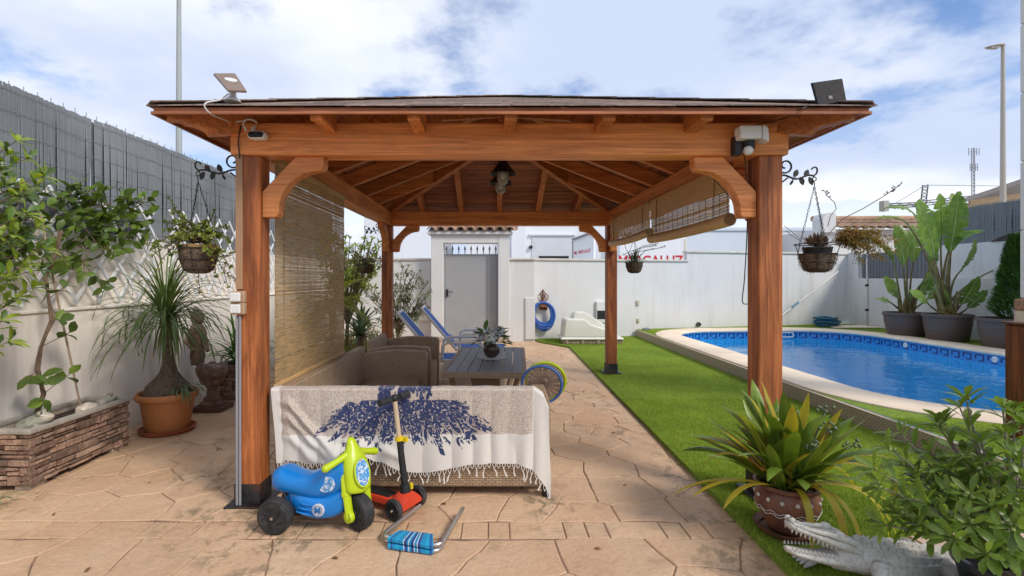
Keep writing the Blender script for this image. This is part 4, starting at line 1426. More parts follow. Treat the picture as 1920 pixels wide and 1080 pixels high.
# ---------- pendant lamps
lamp_met = mat('bronze_lamp_metal', (.05, .036, .024), .42, .3, 20, .1, 80, metal=.7)
m, t, b = nodes('lamp_glass'); b.inputs['Base Color'].default_value = (.92, .88, .78, 1); b.inputs['Roughness'].default_value = .12
b.inputs['Transmission Weight'].default_value = .75; lamp_glass = m
def pendant(x, y, zb, label):
    t_ = thing('pendant_lamp', label, 'lamp', (x, y, zb), 'pendant lamps under the roof ridge')
    mb = MB(); mb.lathe([(.128, .10), (.122, .108), (.048, .20), (.045, .225), (.03, .23), (.028, .25), (.038, .26), (.03, .28), (.016, .30), (.014, .34), (.004, .345)], (x, y, zb), 28, cap0=False)
    build(mb, 'shade', lamp_met, t_, smooth=True, sharp=35)
    mb = MB(); mb.lathe([(.002, 0), (.025, .005), (.045, .022), (.056, .05), (.058, .085), (.056, .115)], (x, y, zb), 20, cap1=False); gl_ = build(mb, 'glass_globe', lamp_glass, t_, smooth=True)
    mb = MB(); mb.ball((x, y, zb + .085), (.022, .022, .032), 10, 6); build(mb, 'bulb', white_plastic, gl_, smooth=True)
    top = EZ + SLOPE * RW_ - .22
    for i in range(int((top - zb - .345) / .03)):
        mb = MB(); z = zb + .35 + i * .03; a = (i % 2) * pi / 2
        mb.tube([(x + .009 * cos(k * pi / 4) * cos(a), y + .009 * cos(k * pi / 4) * sin(a), z + .02 * sin(k * pi / 4)) for k in range(8)], .0025, 4, closed=True)
        build(mb, 'chain_link', lamp_met, t_)
    mb = MB(); mb.lathe([(.05, top - .03), (.05, top - .001)], (x, y, 0), 16); build(mb, 'ceiling_rose', lamp_met, t_, bevel=.003)
pendant(.107, 4.72, 2.265, 'nearer of two bronze pendant lamps, its shade the upper one in view')
pendant(.093, 5.2, 2.262, 'farther of two bronze pendant lamps, peeping out beneath the nearer shade')

# ---------- things fixed to the pergola
# solar panel on the left
pv_back = mat('panel_back_tan', (.20, .14, .105), .55, .08, 5)
SPL = thing('solar_panel', 'tilted solar panel on a white foot at the left end of the pergola roof', 'solar panel', (-1.46, 2.8, 2.36), 'solar panels on the pergola roof')
Y0 = 2.78
cs = [at(400, 137, Y0 + .08), at(441, 137, Y0 + .2), at(463, 170, Y0 + .02), at(427, 168, Y0 - .10)]
mb = MB(); nrm_ = (cs[1] - cs[0]).cross(cs[3] - cs[0]).normalized() * .014
mb.hexa(cs + [c + nrm_ for c in cs]); build(mb, 'panel', pv_back, SPL, bevel=.003)
cc = sum(cs, V((0, 0, 0))) / 4
mb = MB(); mb.lathe([(.033, 0), (.033, .008)], n=14, M=Matrix.Translation(cc - nrm_ * .2) @ V((0, 0, 1)).rotation_difference(-nrm_).to_matrix().to_4x4()); build(mb, 'swivel_plate', white_plastic, SPL)
ft = at(436, 187, Y0 + .03)
ft.z = EZ + SLOPE * (ft.y - RYF) + .022
mb = MB(); mb.tube([cc - V((0, 0, .008)), cc + V((.012, 0, -.035)), ft + V((0, 0, .02))], [.012, .017, .021], 10); mb.lathe([(.045, 0), (.04, .012), (.02, .026)], ft, 14); build(mb, 'foot', white_plastic, SPL, smooth=True)
# solar panel on the right
pv = mat('dark_solar_cell', (.022, .020, .022), .6, .3, 40, 0, spec=.15)
SPR = thing('solar_panel', 'square black solar panel tilted on the right end of the pergola roof', 'solar panel', (1.98, 2.8, 2.36), 'solar panels on the pergola roof')
cs = [at(1523, 155, 2.80), at(1580, 147, 2.80), at(1588, 189, 2.76), at(1535, 199, 2.76)]
nrm_ = (cs[3] - cs[0]).cross(cs[1] - cs[0]).normalized() * .016
mb = MB(); mb.hexa([c - nrm_ * .0 for c in cs] + [c + V((0, .02, .004)) for c in cs]); build(mb, 'panel', pv, SPR, bevel=.003)
mb = MB(); nd = sum(cs, V((0, 0, 0))) / 4
mb.bar(V((nd.x - .005, nd.y + .03, EZ + .06)), nd + V((0, .03, 0)), .04, .03); mb.lathe([(.05, 0), (.045, .02)], (nd.x - .005, nd.y + .035, EZ + SLOPE * (nd.y + .035 - RYF) + .02), 14); build(mb, 'foot', black_plastic, SPR)
# cables
white_cable = mat('white_cable', (.66, .65, .62), .5)
def cable(pts, r, m, label, name='cable'):
    q = [V(p) for p in pts]; fine = []
    for i in range(len(q) - 1):
        p0 = q[max(i - 1, 0)]; p1 = q[i]; p2 = q[i + 1]; p3 = q[min(i + 2, len(q) - 1)]
        for k in range(6):
            s = k / 6
            fine.append(.5 * ((2 * p1) + (p2 - p0) * s + (2 * p0 - 5 * p1 + 4 * p2 - p3) * s * s + (3 * p1 - p0 - 3 * p2 + p3) * s ** 3))
    fine.append(q[-1])
    mb = MB(); mb.tube(fine, r, 6)
    return tag(build(mb, name, m, smooth=True), label, 'cable')
cable([at(428, 176, Y0 - .02), at(412, 187, 2.72), at(388, 192, 2.66), at(384, 201, 2.66), at(396, 214, 2.7), at(414, 222, 2.8), at(434, 231, 2.975)], .0045, white_cable, 'thin white cable looping from the left solar panel down to the beam')
cable([at(1523, 197, 2.72), at(1500, 205, 2.68), at(1470, 222, 2.9), at(1420, 234, 2.98), at(1408, 238, 2.98)], .003, black_plastic, 'thin black cable from the right solar panel to the floodlight')
cable([at(452, 236, 2.974), at(447, 262, 2.974), at(449, 290, 2.974), at(448, 296, 2.982)], .004, black_plastic, 'short black cable running down the left end of the front beam')
# twin conduits and switches on the left post
CD = thing('conduit', 'pair of grey cable conduits running up the left front pergola post', 'conduit', (PXL + .02, PYF - .012, 0))
for k in range(2):
    mb = MB(); xx = PXL + .016 + .019 * k
    mb.tube([(xx, PYF - .018, .012), (xx, PYF - .018, zat(592, PYF))], .0075, 8); build(mb, 'tube', grey_metal, CD, smooth=True)
mb = MB(); mb.box((PXL + .004, PYF - .011, zat(542, 3.0)), (PXL + .045, PYF - .001, BZ0 - .004)); build(mb, 'cover_strip', mat('tan_strip', (.38, .22, .12), .55, .1, 5), CD)
beige_box = mat('beige_switch_frame', (.45, .30, .19), .5)
for k, (py, lb) in enumerate(((557, 'upper white weatherproof switch on the left pergola post'), (579, 'lower white weatherproof switch on the left pergola post'))):
    z = zat(py, 2.97); xs0, xs1 = xat(432, 2.97), xat(459, 2.97)
    t_ = thing('wall_switch', lb, 'switch', ((xs0 + xs1) / 2, 2.97, z))
    mb = MB(); mb.box((xs0, 2.962, z - .035), (xs1, 2.998, z + .035)); build(mb, 'housing', beige_box, t_, bevel=.006)
    mb = MB(); mb.box((xs0 + .004, 2.946, z - .027), (xs1 - .018, 2.961, z + .027)); build(mb, 'cover', white_plastic, t_, bevel=.006)
# camera
CM = thing('security_camera', 'white pill-shaped security camera with dark face at the left of the beam', 'camera', at(479, 252, 2.93))
c = at(479.5, 252, 2.925)
def stadium(w, h, n=8):
    r = h / 2; pts = []
    for s, a0 in ((1, -90), (-1, 90)):
        for i in range(n + 1):
            a = R(a0 + 180 * i / n); pts.append((s * (w / 2 - r) + r * cos(a), r * sin(a)))
    return pts
mb = MB(); mb.prism(stadium(.104, .046), c, (1, 0, 0), (0, 0, 1), (0, .055, 0)); build(mb, 'body', white_plastic, CM, bevel=.005)
mb = MB(); mb.prism(stadium(.09, .034), c + V((0, -.004, 0)), (1, 0, 0), (0, 0, 1), (0, .0035, 0)); fc = build(mb, 'face', black_plastic, CM)
for q, r in ((-.022, .011), (.026, .006)):
    mb = MB(); mb.lathe([(r, -.003), (r * .9, .003), (r * .3, .004)], n=14, M=Matrix.Translation(c + V((q, -.005, 0))) @ Matrix.Rotation(R(90), 4, 'X')); build(mb, 'lens', mat('lens_glass', (.01, .01, .012), .08), fc, smooth=True)
mb = MB(); mb.tube([c + V((-.03, .03, .02)), c + V((-.032, .035, .045)), c + V((-.03, .05, .062))], .011, 8); build(mb, 'bracket', white_plastic, CM, smooth=True)
cable([at(462, 246, 2.95), at(458, 238, 2.94), at(456, 230, 2.94), at(463, 224, 2.945), at(474, 225, 2.96), at(482, 230, 2.97)], .0055, white_cable, 'bundled white cable curled above the security camera')
cable([at(434, 231, 2.975), at(446, 228, 2.965), at(455, 226, 2.95)], .0045, white_cable, 'short white cable end along the top of the beam by the camera')
# floodlight
FL = thing('floodlight', 'white floodlight with black motion sensor at the right of the beam', 'floodlight', at(1405, 262, 2.95))
mb = MB()
c0 = at(1387, 236, 2.88); c1 = at(1429, 262, 2.88)
mb.box((c0.x, 2.87, zat(260, 2.88)), (c1.x - .003, 2.95, zat(235, 2.88))); build(mb, 'light_head', white_plastic, FL, bevel=.012, segs=3)
mb = MB(); mb.prism([(0, 0), (.022, .003), (.032, .018), (.036, .06), (.036, .095), (.03, .1), (.022, .085), (0, .08)], (c1.x, 2.87, zat(235, 2.88)), (1, 0, 0), (0, 0, -1), (0, .08, 0)); build(mb, 'side_wing', white_plastic, FL, bevel=.004)
mb = MB(); mb.box((xat(1378, 2.93), 2.93, zat(290, 2.93)), (xat(1392, 2.93), 2.986, zat(255, 2.93))); mb.tube([at(1404, 258, 2.93), at(1404, 280, 2.93)], [.032, .036], 14); build(mb, 'sensor_arm', black_plastic, FL, bevel=.004)
mb = MB(); mb.ball(at(1403, 282, 2.915), .028, 14, 9); build(mb, 'sensor_dome', white_plastic, FL, smooth=True)
cable([at(1393, 288, 2.95), at(1397, 300, 3.02), at(1399, 330, 3.16), at(1401, 420, 3.16), at(1396, 520, 3.16), at(1392, 565, 3.16), at(1402, 570, 3.155)], .0032, black_plastic, 'thin dark cord hanging down the right front pergola post')
cable([at(1322, 320, 3.3), at(1352, 350, 3.25), at(1378, 382, 3.2), at(1400, 402, 3.16)], .003, black_plastic, 'thin slack cord slanting from the right blind to the post')
# ================================================================ FURNITURE
wk = wicker('brown_wicker', (.47, .33, .205), (.15, .10, .06))
foot_m = black_plastic
def rbox(mb, lo, hi, M=None):
    mb.box(lo, hi, M)
# L-shaped sofa
SO = thing('corner_sofa', 'long brown wicker corner sofa with a throw over its near back', 'sofa', (-1.0, 3.6, 0))
SX0, SY0 = -1.365, 3.095
ST = .683
# near back, seen from behind; top leans toward the viewer
mb = MB(); mb.hexa([(SX0, SY0 + .03, .06), (.305, SY0 + .03, .06), (.305, SY0 + .13, .06), (SX0, SY0 + .13, .06),
                    (SX0, SY0, ST), (.285, SY0, ST), (.285, SY0 + .075, ST), (SX0, SY0 + .075, ST)]); build(mb, 'near_backrest', wk, SO, bevel=.015, uv=True, segs=2)
# left back along the blind
mb = MB(); mb.hexa([(SX0 + .03, SY0 + .14, .06), (SX0 + .14, SY0 + .14, .06), (SX0 + .14, 5.05, .06), (SX0 + .03, 5.05, .06),
                    (SX0 - .0, SY0 + .08, ST), (SX0 + .075, SY0 + .08, ST), (SX0 + .075, 5.05, ST), (SX0 - .0, 5.05, ST)]); build(mb, 'left_backrest', wk, SO, bevel=.015, uv=True, segs=2)
# seats
mb = MB(); mb.box((SX0 + .145, SY0 + .14, .06), (.28, SY0 + .76, .385)); build(mb, 'near_seat', wk, SO, bevel=.02, uv=True, segs=2)
mb = MB(); mb.box((SX0 + .145, SY0 + .765, .06), (-.70, 4.93, .385)); build(mb, 'left_seat', wk, SO, bevel=.02, uv=True, segs=2)
def arm_profile(l, h, n=8):
    return [(0, .06), (l, .06), (l, h - .05), (l - .02, h - .015)] + [(l - .06 - (l - .06) * i / n, h - .012 + .018 * sin(pi * i / n) - .03 * (i / n) ** 2) for i in range(n + 1)]
mb = MB(); mb.prism(arm_profile(.66, .655), (SX0 + .06, 4.935, 0), (1, 0, 0), (0, 0, 1), (0, .105, 0)); build(mb, 'armrest', wk, SO, bevel=.012, uv=True, segs=2)
mb = MB(); mb.prism(arm_profile(.66, .60), (.285, SY0 + .09, 0), (0, 1, 0), (0, 0, 1), (.095, 0, 0)); build(mb, 'armrest', wk, SO, bevel=.012, uv=True, segs=2)
for p in ((SX0 + .1, SY0 + .06), (.345, SY0 + .05), (-.75, SY0 + .6), (.34, SY0 + .7), (SX0 + .1, 5.0), (-.74, 4.98), (-.2, SY0 + .6)):
    mb = MB(); mb.lathe([(.026, .0), (.032, .065)], (p[0], p[1], 0), 10); build(mb, 'foot', foot_m, SO)
# armchair
AC = thing('wicker_armchair', 'brown wicker armchair beyond the corner sofa armrest', 'armchair', (-1.05, 5.75, 0))
ax0 = -1.36
mb = MB(); mb.hexa([(ax0 + .06, 5.36, .08), (ax0 + .17, 5.36, .08), (ax0 + .17, 6.08, .08), (ax0 + .06, 6.08, .08), (ax0, 5.36, .70), (ax0 + .07, 5.36, .70), (ax0 + .07, 6.08, .70), (ax0, 6.08, .70)]); build(mb, 'backrest', wk, AC, bevel=.018, uv=True, segs=2)
for yy in (5.22, 6.09):
    mb = MB(); mb.prism(arm_profile(.66, .66), (ax0 + .05, yy, 0), (1, 0, 0), (0, 0, 1), (0, .10, 0)); build(mb, 'armrest', wk, AC, bevel=.012, uv=True, segs=2)
mb = MB(); mb.box((ax0 + .175, 5.325, .08), (ax0 + .69, 6.085, .385)); build(mb, 'seat', wk, AC, bevel=.02, uv=True, segs=2)
for p in ((ax0 + .12, 5.27), (ax0 + .66, 5.27), (ax0 + .12, 6.14), (ax0 + .66, 6.14)):
    mb = MB(); mb.lathe([(.026, 0), (.032, .09)], (p[0], p[1], 0), 10); build(mb, 'foot', foot_m, AC)

# table
TBZ = .55
TB = thing('patio_table', 'wicker table with a grey slatted top holding the flower pot', 'table', (-.03, 5.15, 0))
TM = T(-.03, 5.14, 0, -3.0)
tw, tl = .76, 1.62
slat_m = mat('grey_composite_slat', (.22, .225, .235), .5, .15, 3, .25, 60, .004, rand=.12, stretch=(30, 1.5, 30))
mb = MB(TM); r_ = .035
mb.box((-tw / 2, -tl / 2, TBZ - .05), (tw / 2, -tl / 2 + r_, TBZ)); mb.box((-tw / 2, tl / 2 - r_, TBZ - .05), (tw / 2, tl / 2, TBZ))
mb.box((-tw / 2, -tl / 2 + r_, TBZ - .05), (-tw / 2 + r_, tl / 2 - r_, TBZ)); mb.box((tw / 2 - r_, -tl / 2 + r_, TBZ - .05), (tw / 2, tl / 2 - r_, TBZ))
build(mb, 'top_frame', wk, TB, uv=True)
ns = 7; wslat = (tw - 2 * r_) / ns
for i in range(ns):
    a = -tw / 2 + r_ + i * wslat
    mb = MB(TM); mb.box((a + .003, -tl / 2 + r_ + .002, TBZ - .018), (a + wslat - .003, tl / 2 - r_ - .002, TBZ + U(-.001, .001))); build(mb, 'slat', slat_m, TB, bevel=.002)
mb = MB(TM); mb.hexa([(-.17, -.5, .03), (.17, -.5, .03), (.17, .5, .03), (-.17, .5, .03), (-.12, -.42, TBZ - .051), (.12, -.42, TBZ - .051), (.12, .42, TBZ - .051), (-.12, .42, TBZ - .051)]); build(mb, 'pedestal', wk, TB, uv=True, bevel=.008)
for sx_ in (-1, 1):
    for sy_ in (-1, 1):
        mb = MB(TM); mb.bar((sx_ * .31, sy_ * .66, TBZ - .05), (sx_ * .16, sy_ * .6, .02), .06, .04); build(mb, 'leg', wk, TB, uv=True)
mb = MB(TM); mb.box((-.3, -.62, .0), (.3, -.55, .03)); mb.box((-.3, .55, 0), (.3, .62, .03)); build(mb, 'foot_rail', wk, TB, uv=True)
# placemat and flower pot
PMT = MB(); pm = V((.0, 5.15, TBZ + .0035))
pts = []
for i in range(48):
    a = 2 * pi * i / 48; r = 1 + .05 * sin(a * 9) + .03 * sin(a * 5 + 1)
    pts.append((.155 * r * cos(a), .155 * r * sin(a)))
PMT.prism(pts, pm, (1, 0, 0), (0, 1, 0), (0, 0, .003))
tag(build(PMT, 'placemat', mat('pale_doily', (.55, .55, .55), .8, .12, 40)), 'pale scalloped doily under the flower pot on the table', 'placemat')
FP = thing('flower_pot', 'dark brown pot of white hydrangea flowers and green leaves on the table', 'flower pot', (0, 5.15, TBZ + .0075))
z0 = TBZ + .0075
mb = MB(); mb.lathe([(.045, 0), (.075, .03), (.088, .075), (.084, .105), (.072, .128), (.064, .126), (.06, .11)], (0, 5.15, z0), 24); build(mb, 'pot', mat('glazed_brown_pot', (.06, .035, .025), .25, .2, 10, coat=.4), FP, smooth=True)
petal = mat('white_petal', (.86, .84, .78), .7, .05, 20, rand=.04, col2=(.9, .88, .82)); petal2 = mat('lilac_petal', (.74, .71, .76), .7, .08, 20)
fleaf = leafmat('florist_leaf', (.09, .19, .05), rough=.75, col2=(.15, .26, .08), trans=.25)
for k, (dx, dy, dz, r, m_) in enumerate(((-.015, -.07, .21, .075, petal), (.075, -.02, .26, .065, petal2), (-.09, .0, .20, .05, petal2), (.02, .05, .27, .06, petal))):
    mb = MB(); c = V((dx, 5.15 + dy, z0 + dz)); mb.ball(c, r * .8, 12, 8)
    for i in range(90):
        d = rdir(-.5, 1); p = c + d * r * U(.75, 1.05)
        for q in range(2):
            tdir = d.cross(rdir()).normalized()
            mb.leaf(p - tdir * .014, tdir, d, .03, .024, .2, .1, 2)
    build(mb, 'flower_head', m_, FP, smooth=False)
for i in range(66):
    a = U(0, 6.28); e = U(-.1, 1.1)
    d = V((cos(a) * cos(e), sin(a) * cos(e), sin(e)))
    p = V((0, 5.15, z0 + .15)) + d * U(.09, .19)
    p.z = max(p.z, z0 + .10)
    mb = MB()
    mb.leaf(p, (d + rdir() * .5), V((0, 0, 1)) + rdir() * .3, U(.06, .10), U(.04, .06), .2, .25, 3)
    build(mb, 'leaf', fleaf, FP, smooth=True)
mb = MB()
for i in range(10):
    a = U(0, 6.28); mb.tube([(0, 5.15, z0 + .1), (.1 * cos(a), 5.15 + .1 * sin(a), z0 + .2)], .003, 4)
build(mb, 'stems', leafmat('stem_green', (.06, .1, .04)), FP, kind='stuff')

# round mesh paddles leaning at the sofa's right arm
def paddle(c, r, rim, label, tilt, yaw):
    t_ = thing('mesh_paddle', label, 'mesh disc', c, 'round mesh discs at the sofa end')
    Mx = T(*c, yaw) @ Matrix.Rotation(R(tilt), 4, 'X')
    pl = lambda a, q: Mx @ V((q * cos(a), 0, q * sin(a)))
    mb = MB(); mb.tube([pl(2 * pi * i / 40, r) for i in range(40)], .011, 8, closed=True); build(mb, 'rim', rim, t_, smooth=True)
    mb = MB()
    q = .022
    while q < r - .008:
        mb.tube([pl(2 * pi * i / 32, q) for i in range(32)], .0028, 4, closed=True); q += .0125
    for i in range(44):
        a = 2 * pi * i / 44; mb.tube([pl(a, .02), pl(a, r)], .0022, 4)
    build(mb, 'woven_mesh', mat('taupe_cord', (.22, .15, .11), .8), t_, kind='stuff')
    return t_
lime = mat('lime_plastic', (.47, .60, .012), .35, .05, 5, coat=.2)
paddle((.365, 3.62, .60), .145, mat('blue_rim', (.06, .14, .36), .4), 'round brown mesh disc with a blue rim leaning on the sofa end', 14, -8)
paddle((.40, 3.68, .615), .145, lime, 'round brown mesh disc with a lime green rim behind the blue one', 14, -8)

# ---------- throw over the near backrest, with its printed tree stump
def ink(u, z):
    """print of the throw: u metres along the sofa, z metres up from the floor. returns (navy, beige)"""
    cxp = -.535
    h = ST - z                                     # distance below the fold
    x = u - cxp
    n1 = noise.noise(V((u * 9, z * 9, 3.0))); n2 = noise.noise(V((u * 26, z * 40, 8.0))); n3 = noise.noise(V((u * 70, z * 70, 1.0)))
    r = sqrt(x * x + (h + .12) ** 2); th = math.atan2(x, h + .12)
    rmax = .425 + .20 * min(1, abs(th) / .9) + .13 * noise.noise(V((th * 11, 4.0, 2.0))) + .07 * noise.noise(V((th * 30, 9.0, 2.0)))
    thmax = 1.02 + .16 * noise.noise(V((r * 13, 1.0 if x > 0 else 6.0, 7.0))) + .05 * n2
    trunk = abs(x) < .165 + .5 * max(0, h - .02) ** 1.3 + .012 * n2
    navy = 0.0
    if trunk and h < .13:
        st_ = noise.noise(V((x * 26 + n1 * 1.5, h * 7, 31.0))); fl_ = noise.noise(V((x * 60, h * 28, 12.0)))
        navy = 1.0 if (st_ + .5 * fl_ > -.24 or abs(x) < .02) and abs(noise.noise(V((x * 38 + n2, h * 22, 3.0)))) > .02 else 0.0
    if h > .07 and (trunk or abs(th) < thmax) and r < rmax:
        s1 = abs(noise.noise(V((th * 8 + .5 * n1, r * 6, 11.0)))); s2 = abs(noise.noise(V((th * 21 + n1, r * 17, 21.0))))
        fade = max(0, (r / rmax - .68)) * .42
        if s1 > .016 + fade * .8 and s2 > .022 + fade * .25 and n3 < .40: navy = 1.0
        elif h < .13 and trunk: pass
        elif s1 < .018 and r < rmax * .9: navy = 1.0
    navy = float(navy)
    beige = 1.0 if (h < .282 + .006 * n2 and -1.315 < u < .255) or False else 0.0
    return navy, beige
def throw_pt(u, s):
    """u along the sofa, s distance down from the fold (negative = behind, over the seat side)"""
    ptn = (-1.37, .32)
    return None
hem_pts = [(-1.335, .47), (-1.26, .455), (-1.1, .47), (-1.0, .445), (-.93, .40), (-.875, .36), (-.80, .385), (-.70, .455), (-.58, .515), (-.45, .535), (-.30, .515), (-.15, .485), (.0, .475), (.14, .478), (.22, .50), (.30, .56), (.345, .60), (.372, .61)]
def hem(u):
    for (a, b), (c, d) in zip(hem_pts, hem_pts[1:]):
        if a <= u <= c:
            s = (u - a) / (c - a); s = s * s * (3 - 2 * s) * .5 + s * .5
            return b + (d - b) * s
    return hem_pts[0][1] if u < hem_pts[0][0] else hem_pts[-1][1]
TH = thing('throw_blanket', 'cream fringed throw with navy tree print draped over the near sofa back', 'throw', (-.5, SY0, 0))
NU, NV = 560, 210
u0, u1 = -1.365, .372
vs = []; cols = []
for j in range(NV):
    for i in range(NU):
        u = u0 + (u1 - u0) * i / (NU - 1)
        L_ = hem(u)
        tot = .10 + L_                      # ten centimetres lie over the seat side
        q = -.10 + tot * j / (NV - 1)
        # path: over the fold, then down
        over = max(0, u - .27)              # right of the back the cloth falls over the lower arm
        topz = ST + .012 - over * .55 - (max(0, over - .07) * 1.8)
        fr = min(1, max(0, q) / max(L_, .01))
        lift = math.exp(-((u + .875) / .17) ** 2)      # caught on the toy's handle
        w1 = .006 + .016 * fr
        rip = sin(u * 19 + 1.5 * sin(u * 5)) * w1 + .006 * fr * noise.noise(V((u * 9, q * 5, 2)))
        swag = 0
        if -1.36 < u < -.80:
            for (q0, am, wd_, k0) in ((.10, .030, .030, 1.0), (.19, .026, .034, .9), (.30, .020, .04, .75)):
                tt = max(0, min(1, (u + 1.25) / .38))
                qc = q0 + (.345 - q0 * .55) * tt ** 1.5 * k0 + .10 * sin(pi * tt)
                swag += am * math.exp(-((q - qc) / wd_) ** 2) * min(1, max(0, (u + 1.34) / .12)) * min(1, max(0, (-.80 - u) / .08))
        if -.95 < u < -.55:
            tt = (u + .9) / .3
            swag += .014 * math.exp(-((q - (.30 + .12 * max(0, tt))) / .03) ** 2) * fr
        if u > -.1:
            rip += .012 * fr * sin(u * 44 + q * 3) * min(1, (u + .1) / .2)
        if q < 0:
            y = SY0 + .04 - q * .9; z = topz + (-.0 if q > -.04 else q * .9 + .036)
            z = topz - max(0, -q - .05) * .8
            y = SY0 - .006 + min(-q, .085)
        else:
            rr = .018
            if q < rr * 1.57:
                a = q / rr; y = SY0 - .006 - rr * sin(a) * .9; z = topz - rr * (1 - cos(a))
            else:
                d = q - rr * 1.57
                z = topz - rr - d
                y = SY0 - .006 - rr * .9 + .025 * d
            y += -abs(rip) * .8 - .006 - swag - .10 * lift * fr ** 1.6
            if over > 0: y += over * .25 * fr
        x_ = u + .02 * fr * noise.noise(V((u * 3, q * 3, 5))) - .02 * (1 - fr) * max(0, min(1, (u - .25) / .1))
        if u < -1.30: x_ += .045 * fr ** 1.2
        z += .004 * noise.noise(V((u * 14, q * 14, 9)))
        vs.append((x_, y, max(z, .012)))
        zp = ST + .012 - max(0, q)
        nv, be = ink(u, zp if q > 0 else ST)
        cols.append((nv, be, 0, 1))
fs = [(j * NU + i, j * NU + i + 1, (j + 1) * NU + i + 1, (j + 1) * NU + i) for j in range(NV - 1) for i in range(NU - 1)]
me = bpy.data.meshes.new('cloth')
tl_ = TH.location
me.from_pydata([V(v) - tl_ for v in vs], [], fs)
at_ = me.color_attributes.new('print', 'FLOAT_COLOR', 'POINT')
at_.data.foreach_set('color', np.array(cols, np.float32).ravel())
me.polygons.foreach_set('use_smooth', [True] * len(me.polygons))
m, t, b = nodes('printed_throw')
vc = t.nodes.new('ShaderNodeVertexColor'); vc.layer_name = 'print'
sp = t.nodes.new('ShaderNodeSeparateColor'); t.links.new(vc.outputs[0], sp.inputs[0])
p = pos(t, False)
scrib = rmp(t, nz(t, p, 75, 5, .75, 2.5), .44, .56)
cream = mix(t, nz(t, p, 30, 5), (.62, .585, .53), (.70, .66, .60))
bg_ = mix(t, scrib, (.36, .265, .205), (.60, .54, .475))
c = mix(t, sp.outputs[1], cream, bg_)
c = mix(t, sp.outputs[0], c, (.034, .046, .115))
t.links.new(c, b.inputs['Base Color']); b.inputs['Roughness'].default_value = .95; b.inputs['Specular IOR Level'].default_value = .15
b.inputs['Sheen Weight'].default_value = .2
wv = nz(t, p, 420, 2, .5)
bumpn(t, b, wv, .35, .002)
link('cloth', me, m, TH)
# fringe: net knots and tassels
mb = MB(); tas = []
cream_m = mat('cream_yarn', (.66, .61, .54), .95, .1, 60)
def edge_pt(u):
    i = min(NU - 1, max(0, int((u - u0) / (u1 - u0) * (NU - 1))))
    return V(vs[(NV - 1) * NU + i])
u = u0 + .01; k = 0
while u < u1 - .005:
    a, bq = edge_pt(u), edge_pt(u + .018)
    kn = (a + bq) / 2 + V((U(-.004, .004), -.006, -.026 + U(-.004, .004)))
    kn.z = max(kn.z, .01)
    mb = MB()
    mb.tube([a, a.lerp(kn, .5) + V((-.003, -.003, 0)), kn], .0022, 4); mb.tube([bq, bq.lerp(kn, .5) + V((.003, -.003, 0)), kn], .0022, 4)
    if k % 2 == 0 or U(0, 1) < .25:
        sw = V((U(-.02, .02), U(-.006, .004), -U(.025, .055)))
        e = kn + sw; e.z = max(e.z, .006)
        mb.ball(kn, .0046, 6, 4)
        mb.tube([kn, kn.lerp(e, .5) + V((U(-.006, .006), 0, 0)), e], [.003, .005, .0065], 5)
    build(mb, 'tassel', cream_m, TH)
    u += .029 * U(.85, 1.15); k += 1

# ---------- sun loungers at the back
blue_sling = mat('blue_sling', (.03, .12, .42), .7, .12, 6, .2, 200)
def lounger(ox, oy, rz, label):
    t_ = thing('sun_lounger', label, 'sun lounger', (ox, oy, 0), 'blue sun loungers by the gate')
    Mx = T(ox, oy, 0, rz)
    hz_ = .30; w = .29
    bx, bz = -.52, .62          # top of the backrest from the hinge at x = 0
    for s in (-1, 1):
        mb = MB(Mx); mb.tube([(-.02, s * w, hz_), (.7, s * w, hz_), (.76, s * w, hz_ - .02)], .02, 8)
        mb.tube([(bx, s * (w - .015), hz_ + bz), (.0, s * (w - .015), hz_)], .02, 8); build(mb, 'side_rail', white_plastic, t_, smooth=True)
        mb = MB(Mx); mb.tube([(.05, s * w, hz_ + .02), (.06, s * (w + .03), hz_ + .2), (.12, s * (w + .035), hz_ + .235), (.5, s * (w + .035), hz_ + .235), (.58, s * (w + .03), hz_ + .2), (.6, s * w, hz_)], .018, 8); build(mb, 'armrest', white_plastic, t_, smooth=True)
        mb = MB(Mx); mb.tube([(.12, s * w, hz_), (.02, s * w, .02)], .017, 8); build(mb, 'leg', white_plastic, t_, smooth=True); mb = MB(Mx); mb.tube([(.55, s * w, hz_), (.65, s * w, .02)], .017, 8); build(mb, 'leg', white_plastic, t_, smooth=True)
    mb = MB(Mx); mb.tube([(bx, -w + .015, hz_ + bz), (bx, w - .015, hz_ + bz)], .022, 8); mb.tube([(.02, -w, .02), (.02, w, .02)], .015, 8); mb.tube([(.65, -w, .02), (.65, w, .02)], .015, 8); mb.tube([(.76, -w, hz_ - .02), (.76, w, hz_ - .02)], .018, 8); build(mb, 'cross_bar', white_plastic, t_, smooth=True)
    mb = MB(Mx)
    for (a, b_) in (((bx, hz_ + bz - .0), (0, hz_ + .005)), ((.02, hz_ + .0), (.74, hz_ + .0))):
        mb.hexa([(a[0], -w + .02, a[1]), (b_[0], -w + .02, b_[1]), (b_[0], w - .02, b_[1]), (a[0], w - .02, a[1]),
                 (a[0] + .004, -w + .02, a[1] + .012), (b_[0] + .004, -w + .02, b_[1] + .012), (b_[0] + .004, w - .02, b_[1] + .012), (a[0] + .004, w - .02, a[1] + .012)])
    build(mb, 'sling', blue_sling, t_)
    mb = MB(Mx)
    for s in (-1, 1): mb.cbox((-.12, s * (w - .01), hz_ + .15), (.1, .05, .05))
    build(mb, 'hinge', white_plastic, t_, bevel=.008)
lounger(-.72, 6.75, 4, 'nearer blue and white sun lounger behind the armchair and table')
lounger(-.55, 7.75, 3, 'farther blue and white sun lounger, its back nearest the gate')

